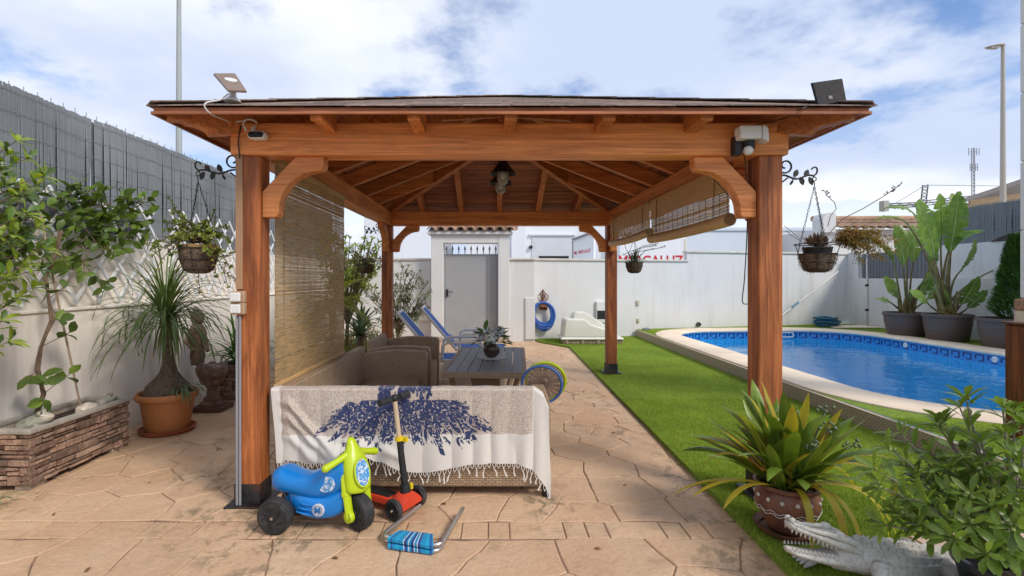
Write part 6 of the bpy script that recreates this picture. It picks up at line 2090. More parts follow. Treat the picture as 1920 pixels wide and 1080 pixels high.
# ornaments in the trough
frog_m = mat('mossy_ceramic', (.20, .23, .17), .5, .3, 14, .2, 50, col2=(.42, .38, .30))
cream_s = mat('cream_ceramic', (.55, .47, .38), .5, .2, 14)
def frog(c, sc, rz, label):
    t_ = thing('frog_ornament', label, 'ornament', c, 'ceramic ornaments in the stone planter')
    Mx = T(*c, rz) @ Matrix.Scale(sc, 4)
    mb = MB(Mx); st = [(-.09, .03, .02, .02), (-.075, .04, .05, .04), (-.02, .055, .062, .055), (.03, .075, .055, .05), (.07, .088, .05, .036), (.10, .09, .03, .02), (.11, .09, .008, .008)]
    mb.loft([ell((x_, 0, z_), a, b_, 16, 1) for x_, z_, a, b_ in smooth_st(st)])
    for s in (-1, 1):
        mb.tube([(-.06, s * .055, .04), (-.0, s * .085, .03), (-.06, s * .09, .008), (.01, s * .095, .008)], [.024, .022, .014, .012], 8); mb.tube([(.03, s * .045, .06), (.045, s * .06, .03), (.06, s * .065, .008)], [.018, .013, .016], 8)
    build(mb, 'body', frog_m, t_, smooth=True, sharp=70)
    mb = MB(Mx); mb.loft([ell((x_, 0, z_), a, b_, 14, 1) for x_, z_, a, b_ in ((.03, .118, .03, .008), (.06, .118, .047, .011), (.095, .103, .036, .011), (.112, .098, .01, .006))]); build(mb, 'pale_face', cream_s, t_, smooth=True, sharp=80)
    for s in (-1, 1):
        mb = MB(Mx); mb.ball((.045, s * .034, .13), .016, 10, 7); e_ = build(mb, 'eye', frog_m, t_, smooth=True)
        mb = MB(Mx); mb.ball((.056, s * .037, .133), .008, 8, 5); build(mb, 'pupil', black_plastic, e_, smooth=True)
frog((-3.06, 3.31, .345), 1.0, 20, 'green and cream frog ornament at the near end of the stone planter')
frog((-3.07, 3.94, .352), .72, 60, 'small cream-faced frog ornament at the far end of the stone planter')
TU = thing('snail_ornament', 'cream shell-backed ornament between the two frogs in the stone planter', 'ornament', (-3.05, 3.75, .345), 'ceramic ornaments in the stone planter')
mb = MB(); tc_ = V((-3.05, 3.74, .36))
for k in range(5): mb.ball(tc_ + V((.03 * cos(k * 1.26), .045 * sin(k * 1.26), .03)), (.035, .04, .035), 10, 6)
mb.ball(tc_ + V((0, 0, .045)), (.04, .05, .035), 12, 7); build(mb, 'shell', cream_s, TU, smooth=True)
mb = MB(); mb.ball(tc_ + V((0, 0, .0)), (.07, .10, .016), 16, 6); mb.ball(tc_ + V((.02, -.10, .03)), (.022, .03, .02), 10, 6); build(mb, 'body', mat('pink_ceramic', (.42, .30, .24), .5, .15, 10), TU, smooth=True)

# ================================================================ LEAF SHAPES shared between plants
def leaf_mesh(name, ln, wd, fold, bend, seg, m, shape=None):
    mb = MB(); mb.leaf((0, 0, 0), (0, 1, 0), (0, 0, 1), ln, wd, fold, bend, seg, shape)
    me_ = mb.mesh(name, smooth=True)
    me_.materials.append(m)
    return me_
def obovate(t): return max(.04, sin(pi * min(1, (t * .95 + .02) ** 1.7)) ** .75)
def twig_leaves(path, n, size, spread=1.0, s0=.2, up=.4, tipn=5):
    """transforms of leaves spiralling along a branch path with a rosette at its tip"""
    out = []
    P = [V(p) for p in path]
    def pt(s):
        f = s * (len(P) - 1); i = min(int(f), len(P) - 2)
        return P[i].lerp(P[i + 1], f - i), (P[i + 1] - P[i]).normalized()
    for i in range(n):
        s = s0 + (1 - s0) * (i + U(0, .6)) / n
        p, d = pt(min(s, 1))
        a = i * 2.4 + U(-.3, .3)
        sd_ = d.orthogonal().normalized()
        sd_ = Matrix.Rotation(a, 3, d) @ sd_
        dr = (d * U(.35, .8) + sd_ * spread + V((0, 0, up * U(0, 1)))).normalized()
        out.append(basis(p, dr, d * .6 + V((0, 0, 1)), size * U(.75, 1.15)))
    p, d = pt(1)
    for i in range(tipn):
        sd_ = Matrix.Rotation(i * 2 * pi / tipn + U(-.3, .3), 3, d) @ d.orthogonal().normalized()
        dr = (d * U(.5, 1.1) + sd_ * .9).normalized()
        out.append(basis(p, dr, d * .8 + V((0, 0, .5)), size * U(.8, 1.1)))
    return out
def arc_path(p, q, sag=0.0, n=7, wob_=.0):
    p, q = V(p), V(q)
    return [p.lerp(q, i / (n - 1)) + V((U(-wob_, wob_), U(-wob_, wob_), sag * sin(pi * i / (n - 1)) + U(-wob_, wob_) * .5)) for i in range(n)]

# ---------- the climbing vine on the trellis
vine_g = leafmat('vine_leaf', (.10, .18, .03), col2=(.19, .28, .05), rand=.4)
vine_l = leafmat('young_vine_leaf', (.16, .26, .035), col2=(.24, .34, .05), rand=.2, trans=.4)
VN = thing('climbing_vine', 'leafy vine with twisted trunk climbing from the stone planter over the trellis', 'vine', (-3.15, 3.5, .34))
vl = [leaf_mesh('leaf', .105, .068, .18, .22, 3, vine_g), leaf_mesh('leaf', .09, .06, .3, .35, 3, vine_g), leaf_mesh('leaf', .085, .048, .25, .2, 3, vine_l)]
tr_ = [at(107, 768, 3.55), at(100, 735, 3.53), at(92, 690, 3.54), at(97, 650, 3.52), at(80, 600, 3.53), at(86, 560, 3.55), at(74, 520, 3.52), at(70, 470, 3.54), at(84, 430, 3.56)]
for i, p in enumerate(tr_): p.x = -3.17 + .035 * sin(i * 1.9); p.y = 3.45 + .02 * i
mb = MB(); mb.tube(tr_, [.015, .013, .012, .011, .010, .009, .008, .007, .006], 8)
tr2 = [p + V((.018 * cos(i * 1.7), .018 * sin(i * 1.7), 0)) for i, p in enumerate(tr_)]
mb.tube(tr2, .007, 6); build(mb, 'trunk', bark, VN, smooth=True)
xf = []
stems = MB()
for i in range(106):
    y = U(2.75, 4.15) if i < 78 else U(4.1, 4.75)
    z = min(2.02, max(1.2, random.Random(i).gauss(1.82, .2)))
    if i >= 78: z = U(1.72, 2.08)
    p = V((-3.36 + U(0, .06), y, z))
    q = p + V((U(.0, .14), U(-.34, .34), U(-.25, .2)))
    q.x = max(q.x, -3.33)
    path = arc_path(p, q, U(-.05, .06), 6, .012)
    stems.tube(path, .0035, 4)
    xf += twig_leaves(path, 5, U(.8, 1.1), .9, .05, .5, 2)
for i in range(9):     # leaves low on the trunk and hanging shoots
    p = tr_[1 + i % 7]
    q = p + V((U(.02, .12), U(-.12, .16), U(-.1, .12)))
    path = arc_path(p, q, 0, 4)
    stems.tube(path, .003, 4); xf += twig_leaves(path, 2, U(.9, 1.15), .9, .5, .3, 1)
build(stems, 'stems', bark, VN, kind='stuff')
rng.shuffle(xf)
place_leaves(VN, 'leaf', vl, [vine_g], xf, 300)
# stake
STK = MB(); STK.tube([(-3.12, 3.78, .34), (-3.2, 3.66, 1.2), (-3.26, 3.58, 1.85)], .0075, 7)
tag(build(STK, 'garden_stake', mat('cane', (.36, .27, .19), .8, .2, 30), smooth=True), 'thin pale cane stake leaning in the stone planter beside the vine', 'stake')
# ---------- flowering shrub coming in from the left edge
FSB = thing('flowering_shrub', 'bright green shrub with small white flower clusters at the left edge', 'shrub', (-3.3, 2.8, 0))
sh_l = leafmat('bright_shrub_leaf', (.25, .36, .03), col2=(.37, .46, .05), rand=.22, trans=.42); sh_d = leafmat('shrub_leaf', (.06, .125, .022), col2=(.10, .18, .03), rand=.3)
fl_ = [leaf_mesh('leaf', .095, .036, .25, .2, 3, sh_l, obovate), leaf_mesh('leaf', .088, .034, .2, .3, 3, sh_l, obovate), leaf_mesh('leaf', .088, .036, .25, .2, 3, sh_d, obovate)]
xf = []; stems = MB(); root = V((-3.24, 2.75, 0))
flow = []
tips = [(52, 300, 2.9), (30, 262, 2.85), (70, 350, 2.9), (88, 330, 2.9), (14, 290, 2.9), (10, 350, 2.85), (40, 400, 2.8), (60, 425, 2.85), (20, 440, 2.8), (85, 465, 2.95), (40, 500, 2.85), (10, 520, 2.8), (60, 540, 2.9), (25, 560, 2.85), (5, 600, 2.8), (20, 640, 2.85), (8, 400, 2.9), (72, 505, 2.95), (0, 320, 2.8), (50, 445, 2.9)]
for (a, b_, Y) in tips:
    q = at(a, b_, Y)
    base = V((-3.22, 2.75, max(.5, q.z - U(.35, .6))))
    stems.tube(arc_path(V((-3.24, 2.75, .0)), base, 0, 4, .01), .008, 5)
    path = arc_path(base, q, .05, 6, .012)
    stems.tube(path, [.006, .005, .0045, .004, .003, .002], 5)
    xf += twig_leaves(path, 11, 1.0, .8, .45, .5, 6)
    flow.append(q)
build(stems, 'stems', bark, FSB, kind='stuff')
place_leaves(FSB, 'leaf', fl_, [sh_d], xf, 300)
for i in (4, 5, 18, 7, 10, 16):
    mb = MB(); c = flow[i] + V((0, 0, .02))
    for k in range(16):
        d = rdir(.0, 1); mb.leaf(c + d * .02, d, V((0, 0, 1)), .018, .014, .2, .1, 2)
    build(mb, 'flower_cluster', petal, FSB)
# ---------- leaf tips at the bottom left
SPD = thing('spider_plant', 'striped narrow leaves of a low plant at the bottom left edge', 'plant', (-2.98, 2.95, 0))
spm = leafmat('striped_leaf', (.20, .24, .10), col2=(.45, .42, .28), rand=.2)
for i in range(16):
    a = U(-.9, .9); mb = MB(); mb.strap((-3.0 + U(-.02, .02), 2.95 + U(-.03, .03), .02), (cos(a), sin(a) - .2, U(.5, 1.1)), U(.12, .22), .011, 2.2, 7, .3, floor=.008); build(mb, 'leaf', spm, SPD, smooth=True)
mb = MB(); mb.ball((-3.0, 2.95, .01), (.03, .03, .012), 8, 4); build(mb, 'root_clump', soil, SPD)

# ================================================================ PONYTAIL PALM
terracotta = mat('orange_terracotta', (.44, .165, .05), .55, .1, 4, .1, 30, dirt=((.38, .22, .12), 6, .5, .75, .4))
PPX, PPY = -2.92, 4.47
PP = thing('ponytail_palm', 'ponytail palm with a bulbous trunk in an orange terracotta pot and saucer', 'potted palm', (PPX, PPY, 0))
mb = MB(); mb.lathe([(.19, .0), (.215, .012), (.228, .04), (.215, .042), (.2, .02), (.18, .015)], (PPX, PPY, 0), 40, cap1=False); build(mb, 'saucer', mat('red_saucer', (.30, .075, .03), .5, .15, 6), PP, smooth=True, sharp=50)
mb = MB(); mb.lathe([(.165, .016), (.172, .03), (.20, .20), (.216, .30), (.238, .302), (.247, .315), (.247, .345), (.237, .36), (.224, .356), (.218, .33)], (PPX, PPY, 0), 44, cap1=False); build(mb, 'pot', terracotta, PP, smooth=True, sharp=50)
mb = MB(); mb.lathe([(.219, .325), (.1, .332)], (PPX, PPY, 0), 24, cap0=False); build(mb, 'soil', soil, PP)
mb = MB(); rings = []
for z, r, dx in ((.325, .185, 0), (.36, .18, 0), (.42, .155, .0), (.47, .11, .005), (.53, .07, .01), (.6, .052, .012), (.75, .042, .0), (.9, .04, -.012), (1.0, .045, -.02), (1.03, .03, -.02)):
    rings.append([V((PPX + dx + r * (1 + .08 * sin(5 * k + z * 9)) * cos(2 * pi * k / 20), PPY + r * (1 + .08 * sin(3 * k + z * 7)) * sin(2 * pi * k / 20), z)) for k in range(20)])
mb.loft(rings); build(mb, 'trunk', mat('caudex_bark', (.14, .105, .075), .95, .4, 30, 1.0, 35, .015), PP, smooth=True, sharp=80)
pp_leaf = leafmat('ponytail_leaf', (.10, .16, .04), col2=(.18, .25, .08), rand=0, trans=.25)
mb = MB()
crown = V((PPX - .02, PPY, 1.0))
for i in range(240):
    a = U(0, 2 * pi); e = U(.15, 1.45) if i < 170 else U(-.3, .5)
    d = V((cos(a) * cos(e), sin(a) * cos(e), sin(e)))
    if d.x < 0 and crown.x + d.x < -3.3: pass
    mb.strap(crown + d * .03 + V((0, 0, U(-.04, .03))), d, U(.45, .80), .014, U(1.3, 3.0), 10, .35, floor=.3)
for k, v in enumerate(mb.v):
    if v.x < -3.33: v.x = -3.33 + (k % 7) * .002
build(mb, 'foliage', pp_leaf, PP, smooth=True, kind='stuff')
mb = MB()
for i in range(26):
    a = U(-2.2, .8); mb.strap(V((PPX + .1, PPY + .02, .36)), (cos(a), sin(a), U(.3, 1.1)), U(.22, .36), .012, 2.6, 8, .3)
build(mb, 'offset_shoots', leafmat('pale_shoot', (.16, .23, .09), col2=(.24, .3, .14), rand=0), PP, smooth=True, kind='stuff')

# ================================================================ CARVED FIGURE
CFX, CFY = -2.93, 5.2
CF = thing('carved_figure', 'brown carved figure with rounded bundles on a slab behind the ponytail palm', 'sculpture', (CFX, CFY, 0))
carve = mat('brown_carving', (.15, .085, .058), .55, .35, 12, .4, 30, col2=(.28, .18, .13))
mb = MB(); mb.box((CFX - .16, CFY - .13, 0), (CFX + .16, CFY + .13, .05)); build(mb, 'slab', mat('slab_brown', (.12, .06, .045), .6), CF, bevel=.006)
mb = MB(); mb.lathe([(.11, .051), (.115, .08), (.08, .1), (.085, .12), (.055, .15), (.05, .22), (.075, .27), (.10, .3)], (CFX, CFY, 0), 22); build(mb, 'pedestal', carve, CF, smooth=True, sharp=50)
for k in range(9):
    a = 2 * pi * k / 9
    mb = MB(); mb.ball((CFX + .095 * cos(a), CFY + .095 * sin(a), .40 + .02 * (k % 2)), (.062, .062, .075), 12, 8); build(mb, 'bundle', carve, CF, smooth=True)
for k in range(7):
    a = 2 * pi * k / 7 + .3
    mb = MB(); mb.ball((CFX + .075 * cos(a), CFY + .075 * sin(a), .32), (.045, .045, .055), 10, 7); build(mb, 'bundle', carve, CF, smooth=True)
mb = MB(); mb.lathe([(.13, .35), (.14, .42), (.135, .455), (.11, .465)], (CFX, CFY, 0), 20); build(mb, 'bowl', carve, CF, smooth=True)
mb = MB(); mb.lathe([(.06, .46), (.075, .55), (.06, .68), (.075, .74), (.085, .82), (.06, .88), (.035, .90)], (CFX - .19, CFY + .06, 0), 18); mb.ball((CFX - .19, CFY + .06, .96), (.068, .068, .085), 14, 9); build(mb, 'torso', carve, CF, smooth=True)
for s in (-1, 1):
    mb = MB(); mb.tube([(CFX - .19 + s * .07, CFY + .05, .82), (CFX - .17 + s * .1, CFY + .0, .7), (CFX - .09 + s * .07, CFY - .05, .62)], [.028, .024, .02], 8); build(mb, 'arm', carve, CF, smooth=True)
# ================================================================ STRAP PLANT IN STONE POT
KX, KY = -2.93, 5.75
KP = thing('strap_leaf_plant', 'green strap-leaved plant in a dark stone-clad pot behind the left post', 'potted plant', (KX, KY, 0))
mb = MB(); mb.box((KX - .15, KY - .15, 0), (KX + .15, KY + .15, .4)); build(mb, 'pot', mat('dark_trough_b', (.06, .045, .035), .9), KP)
z = 0.0
while z < .39:
    h = U(.035, .06)
    for face in (0, 1):
        p = -.15
        while p < .148:
            w = min(U(.06, .16), .15 - p)
            mb = MB()
            if face == 0: mb.box((KX + p + .003, KY - .172 - U(0, .012), z + .003), (KX + p + w - .003, KY - .151, min(.4, z + h) - .002))
            else: mb.box((KX + .151, KY + p + .003, z + .003), (KX + .172 + U(0, .012), KY + p + w - .003, min(.4, z + h) - .002))
            build(mb, 'stone', st_m, KP, bevel=.004); p += w
    z += h
mb = MB(); mb.box((KX - .14, KY - .14, .4), (KX + .14, KY + .14, .41)); build(mb, 'soil', soil, KP)
strapg = leafmat('strap_leaf_green', (.075, .17, .03), col2=(.13, .25, .05), rand=.3)
for i in range(70):
    a = U(0, 2 * pi); e = U(.5, 1.45)
    mb = MB(); mb.strap((KX + U(-.07, .07), KY + U(-.07, .07), .40), (cos(a) * cos(e), sin(a) * cos(e), sin(e)), U(.35, .68), .032, U(1.2, 2.6), 8, .3); build(mb, 'leaf', strapg, KP, smooth=True)

# ================================================================ HANGING BASKETS
coir = mat('coir_liner', (.13, .09, .06), .98, .5, 30, 1.0, 60, .03, col2=(.24, .17, .115))
def bracket(root, dirx, ln):
    """wrought scroll bracket with leaves; returns the hook point"""
    t_ = thing('scroll_bracket', '', 'bracket', root, 'wrought iron brackets on the pergola posts')
    r = V(root); X = V((dirx, 0, 0)); Z = V((0, 0, 1))
    mb = MB(); mb.tube([r + X * ln * s + Z * (.012 * sin(s * 9) + .0) for s in np.linspace(0, 1, 14)], .006, 6)
    mb.tube([r + X * (ln + .018 * sin(a)) + Z * (.012 + .03 - .03 * cos(a) * (1 - a / 9)) for a in np.linspace(0, 4.4, 10)], .005, 6)
    mb.tube([r - Z * .1 + X * .0, r + X * .03 - Z * .035, r + X * .07 - Z * .005], .005, 6)
    mb.tube([r + X * .004 + Z * q for q in (-.11, .14)], .006, 6)
    build(mb, 'arm', black_iron, t_, smooth=True)
    mb = MB(); sc_ = []
    for k in range(26):
        a = k * .33; rr = .055 * (1 - k / 34)
        sc_.append(r + X * (.02 + .035 + rr * cos(a + 2.6)) + Z * (.07 + rr * sin(a + 2.6)))
    mb.tube(sc_, .0055, 6); build(mb, 'scroll', black_iron, t_, smooth=True)
    mb = MB(); mb.tube([r + X * (ln * .42 + .022 * (1 - k / 16) * cos(k * .5)) + Z * (-.03 + .026 * (1 - k / 20) * sin(k * .5 + 1.2)) for k in range(12)], .004, 5); build(mb, 'scroll', black_iron, t_, smooth=True)
    for (s, sg) in ((.46, 1), (.62, -1), (.74, 1), (.86, -1)):
        mb = MB(); p = r + X * ln * s
        mb.leaf(p, X * .5 * (1 if sg > 0 else .9) + Z * sg * .9, V((0, -1, 0)), .055, .034, .2, .1, 3)
        mb2 = MB(); mb2.v = mb.v + [v + V((0, .003, 0)) for v in mb.v]; mb2.f = mb.f + [[i + len(mb.v) for i in f[::-1]] for f in mb.f]; mb2.mi = [0] * len(mb2.f)
        build(mb2, 'iron_leaf', black_iron, t_, smooth=True)
    return t_, r + X * (ln - .0) + Z * .0
def basket(label, hook, c, r, h, pot=None):
    """c: centre of the rim"""
    t_ = thing('hanging_basket', label, 'hanging basket', (c[0], c[1], c[2] - h), 'hanging baskets on the pergola posts')
    c = V(c)
    mb = MB(); rings = []
    for z, k in ((-h, .25), (-h * .97, .5), (-h * .8, .72), (-h * .5, .84), (-h * .2, .92), (0, .96)):
        rings.append([c + V((r * k * (1 + .05 * noise.noise(V((q, z * 20, r)))) * cos(2 * pi * q / 22), r * k * (1 + .05 * noise.noise(V((q, z * 20, 3)))) * sin(2 * pi * q / 22), z)) for q in range(22)])
    mb.loft(rings); build(mb, 'coir_liner', coir, t_, smooth=True, sharp=80)
    mb = MB()       # loose coir fibres
    for i in range(120):
        a = U(0, 6.28); z = -h * U(.1, 1.0); rr = r * (.94 - .5 * (z / -h) ** 3)
        p = c + V((rr * cos(a), rr * sin(a), z)); d = V((cos(a), sin(a), U(-1.2, .4))); d.normalize(); mb.tube([p - d * .004, p + d * U(.008, .022) + rdir() * .006], .0009, 3, caps=False)
    build(mb, 'coir_fibres', coir, t_, kind='stuff')
    for z, k in ((.0, 1.0), (-h * .45, .90), (-h * .85, .7)):
        mb = MB(); mb.tube([c + V((r * k * cos(2 * pi * q / 28), r * k * sin(2 * pi * q / 28), z)) for q in range(28)], .0028, 5, closed=True); build(mb, 'wire_hoop', black_iron, t_)
    for q in range(8):
        a = 2 * pi * q / 8 + .2
        mb = MB(); mb.tube([c + V((r * k * cos(a), r * k * sin(a), z)) for z, k in ((.0, 1.0), (-h * .45, .91), (-h * .85, .72), (-h * 1.0, .3))], .0022, 4); build(mb, 'wire_rib', black_iron, t_)
    hook = V(hook)
    mb = MB(); mb.tube([hook + V((.012 * cos(a), 0, -.012 + .012 * sin(a))) for a in np.linspace(-2, 3.6, 10)] + [hook + V((0, 0, -.035)), hook + V((0, 0, -.06))], .003, 5); build(mb, 'hook', black_iron, t_)
    top = hook + V((0, 0, -.06))
    for q in range(3):
        a = 2 * pi * q / 3 + .5
        e = c + V((r * cos(a), r * sin(a), 0)); n = max(4, int((e - top).length / .017))
        mb = MB(); d = (e - top).normalized(); sd_ = d.orthogonal().normalized(); bt = d.cross(sd_)
        for i in range(n):
            m_ = top.lerp(e, (i + .5) / n); s_ = sd_ if i % 2 else bt
            mb.tube([m_ + d * .0105 * cos(k * pi / 3) + s_ * .0046 * sin(k * pi / 3) for k in range(6)], .0017, 3, closed=True)
        build(mb, 'chain', black_iron, t_)
    return t_
zbr = zat(325, 3.07)
# left front
b_, hk = bracket((PXL, 3.07, zat(322, 3.07)), -1, .27); b_['label'] = 'dark wrought iron leaf bracket on the left front post'
LB = basket('coir hanging basket with trailing jade shrub left of the left front post', hk, (-1.815, 3.07, zat(466, 3.07)), .118, .155)
yrim = mat('yellow_clay', (.42, .26, .09), .7)
mb = MB(); mb.lathe([(.085, -.02), (.098, .01), (.1, .022), (.088, .022)], (-1.815, 3.07, zat(466, 3.07)), 20); build(mb, 'inner_pot', yrim, LB, smooth=True)
jade = leafmat('jade_leaf', (.20, .27, .03), col2=(.33, .38, .06), rand=.25, trans=.3); jade2 = leafmat('jade_leaf_b', (.10, .17, .03), col2=(.18, .26, .05), rand=.25)
red_stem = mat('reddish_stem', (.10, .045, .03), .7)
jl = [leaf_mesh('leaf', .024, .018, .1, .1, 2, jade), leaf_mesh('leaf', .022, .017, .15, .2, 2, jade), leaf_mesh('leaf', .022, .017, .1, .1, 2, jade2)]
xf = []; stems = MB(); o_ = V((-1.815, 3.07, zat(455, 3.07)))
for (a, b2, Y, sg) in ((290, 478, 3.05, .05), (300, 455, 2.98, .06), (315, 430, 3.1, .03), (318, 372, 3.05, 0), (335, 400, 3.12, 0), (345, 410, 3.0, .02), (370, 425, 3.0, .02), (400, 395, 3.1, 0), (410, 440, 3.05, .04), (432, 452, 3.04, .05), (430, 500, 3.0, .07), (405, 515, 3.0, .08), (428, 535, 3.02, .1), (292, 505, 3.0, .09), (320, 445, 2.95, .04), (352, 445, 2.94, .03), (385, 445, 2.95, .03), (330, 470, 2.95, .07), (395, 470, 2.95, .06), (415, 470, 3.0, .06), (340, 425, 3.05, .02), (310, 415, 3.05, .02), (386, 420, 3.08, .02), (425, 425, 3.05, .03), (375, 545, 3.03, .06)):
    q = at(a, b2, Y)
    path = arc_path(o_ + V((U(-.05, .05), U(-.05, .05), 0)), q, sg, 8, .008)
    stems.tube(path, [.0045, .004, .0038, .0034, .003, .0026, .0022, .002], 5)
    xf += twig_leaves(path, 26, 1.0, 1.0, .22, .25, 5)
    for _ in range(2):
        p0 = path[rng.randrange(3, 7)]; p1 = p0 + rdir() * .07; sub = arc_path(p0, p1, .0, 4, .004); stems.tube(sub, .002, 4); xf += twig_leaves(sub, 8, .95, 1.0, .2, .25, 4)
build(stems, 'stems', red_stem, LB, smooth=True, kind='stuff')
rng.shuffle(xf); place_leaves(LB, 'leaf', jl, [jade], xf, 300)
# right front
b_, hk = bracket((PXR, 3.07, zat(332, 3.07)), 1, .235); b_['label'] = 'dark wrought iron leaf bracket on the right front post'
rc = V((2.015, 3.07, zat(458, 3.07)))
RB = basket('coir hanging basket with dead brown rosettes and trailing fern right of the post', hk, (rc.x, rc.y, rc.z - .06), .105, .115)
mb = MB(); mb.tube([rc + V((.125 * cos(2 * pi * q / 28), .125 * sin(2 * pi * q / 28), 0)) for q in range(28)], .003, 5, closed=True)
for q in range(5):
    a = 2 * pi * q / 5 + .4; mb.tube([rc + V((.125 * cos(a), .125 * sin(a), 0)), rc + V((.1 * cos(a), .1 * sin(a), -.07))], .0028, 4)
build(mb, 'upper_hoop', black_iron, RB)
mb = MB(); mb.lathe([(.06, -.10), (.078, -.045), (.08, -.03), (.082, -.028), (.082, -.018), (.07, -.018)], rc, 20); build(mb, 'inner_pot', black_plastic, RB, smooth=True, sharp=40)
dead = leafmat('dead_leaf', (.10, .06, .04), rough=.8, col2=(.20, .13, .09), rand=.3, trans=.1)
for (dx, dy, dz, n, l) in ((0, 0, -.005, 34, .085), (-.05, -.02, .0, 22, .075), (.05, .01, .0, 22, .08), (.0, -.05, -.01, 20, .07)):
    for i in range(n // 2 + 4):
        a = U(0, 6.28); e = U(.0, 1.3)
        mb = MB(); mb.leaf(rc + V((dx, dy, dz - .01)), (cos(a) * cos(e), sin(a) * cos(e), sin(e)), V((0, 0, 1)), l * U(.7, 1.2), .02, .35, -.1, 3); build(mb, 'dead_leaf', dead, RB, smooth=True)
def wire_shoot(pts, r, n_leaf, tip):
    mb = MB(); q = [V(p) for p in pts]; mb.tube(q, r, 5)
    mb.k = 0
    for i in range(n_leaf):
        s = 1 - .28 * i / max(1, n_leaf) if tip else U(.2, 1)
        f = s * (len(q) - 1); k = min(int(f), len(q) - 2); p = q[k].lerp(q[k + 1], f - k)
        mb.leaf(p, rdir(-.2, 1) + V((0, 0, .3)), V((0, -1, 0)), .022, .011, .3, .1, 2)
    build(mb, 'dry_shoot', mat('dry_twig', (.17, .13, .10), .8), RB, smooth=True)
Y = 3.05
wire_shoot([at(1548, 445, Y), at(1580, 410, Y), at(1620, 390, Y), at(1660, 366, Y), at(1688, 346, Y)], .0028, 10, True)
wire_shoot([at(1552, 425, Y), at(1557, 405, Y), at(1568, 392, Y), at(1565, 380, Y), at(1552, 368, Y), at(1546, 358, Y)], .0024, 5, True)
wire_shoot([at(1502, 452, Y), at(1485, 442, Y), at(1474, 432, Y)], .0022, 0, False)
wire_shoot([at(1500, 448, Y), at(1482, 432, Y), at(1471, 424, Y)], .0018, 0, False)
fern_m = leafmat('dry_fern', (.26, .24, .05), rough=.7, col2=(.42, .24, .09), rand=0, trans=.4, var=.3)
mb = MB()
for (a, b2, sg, n) in ((1600, 435, .03, 150), (1630, 450, .04, 170), (1655, 455, .05, 170), (1672, 472, .06, 150), (1640, 480, .06, 170), (1618, 495, .06, 150), (1600, 462, .03, 160), (1645, 435, .03, 130), (1685, 452, .05, 110), (1625, 470, .04, 140), (1660, 490, .06, 110)):
    p, q = at(1568, 452, 3.05), at(a, b2, 3.05 + U(-.1, .15))
    path = arc_path(p, q, sg, 8, .006)
    mb.tube(path, .0012, 3)
    for i in range(n):
        s = U(.12, 1); f = s * 7; k = min(int(f), 6); c = path[k].lerp(path[k + 1], f - k)
        d = (rdir() + V((.2, 0, -.25))).normalized(); e = c + d * U(.02, .055)
        mb.tube([c, e], .0006, 3, caps=False)
        for _ in range(4):
            g_ = c.lerp(e, U(.3, 1)); mb.leaf(g_, rdir(), V((0, 0, 1)), U(.009, .015), .0042, .1, 0, 1, lambda t: 1)
build(mb, 'trailing_fern', fern_m, RB, kind='stuff')
# two small ones on the back posts
b_, hk = bracket((PXR, 7.03, zat(440, 7.03)), 1, .245); b_['label'] = 'wrought iron bracket on the back right post, half behind the blind'
c0 = V((xat(1189, 7.03), 7.03, zat(492, 7.03))); hk2 = V((c0.x, 7.03, hk.z))
B3 = basket('small coir hanging basket with thin dark leaves by the back right post', hk2, c0, .125, .155)
dk_l = leafmat('dark_thin_leaf', (.06, .085, .05), col2=(.12, .13, .08), rand=.3)
for i in range(46):
    a = U(0, 6.28); e = U(.3, 1.4); mb = MB(); mb.strap(c0 + V((U(-.05, .05), U(-.05, .05), -.01)), (cos(a) * cos(e), sin(a) * cos(e), sin(e)), U(.12, .24), .016, 1.6, 6, .3); build(mb, 'leaf', dk_l, B3, smooth=True)
mb = MB(); mb.tube([c0, c0 + V((-.12, 0, .2)), c0 + V((-.14, .0, .3))], .004, 4); mb.tube([c0, c0 + V((.15, 0, .16)), c0 + V((.28, .0, .2))], .004, 4); build(mb, 'thin_stems', red_stem, B3)
b_, hk = bracket((PXL, 7.03, zat(432, 7.03)), -1, .24); b_['label'] = 'wrought iron bracket on the back left post among the shrub leaves'
c0 = V((-1.79, 7.03, zat(496, 7.03)))
B4 = basket('small hanging basket with reddish trailing plant by the back left post', (c0.x, 7.03, hk.z), c0, .125, .13)
oliveg = leafmat('basket_leaf', (.17, .17, .06), col2=(.30, .20, .10), rand=.35)
ol = [leaf_mesh('leaf', .05, .026, .2, .2, 2, oliveg), leaf_mesh('leaf', .045, .024, .2, .3, 2, leafmat('basket_leaf_b', (.14, .20, .06), rand=.3))]
xf = []; stems = MB()
for i in range(20):
    a = U(0, 6.28); q = c0 + V((cos(a) * U(.12, .3), sin(a) * U(.1, .25), U(-.12, .2)))
    path = arc_path(c0, q, .06, 6, .01); stems.tube(path, .003, 4); xf += twig_leaves(path, 9, 1.0, 1.0, .3, .2, 3)
build(stems, 'stems', red_stem, B4, kind='stuff'); place_leaves(B4, 'leaf', ol, [oliveg], xf, 240)

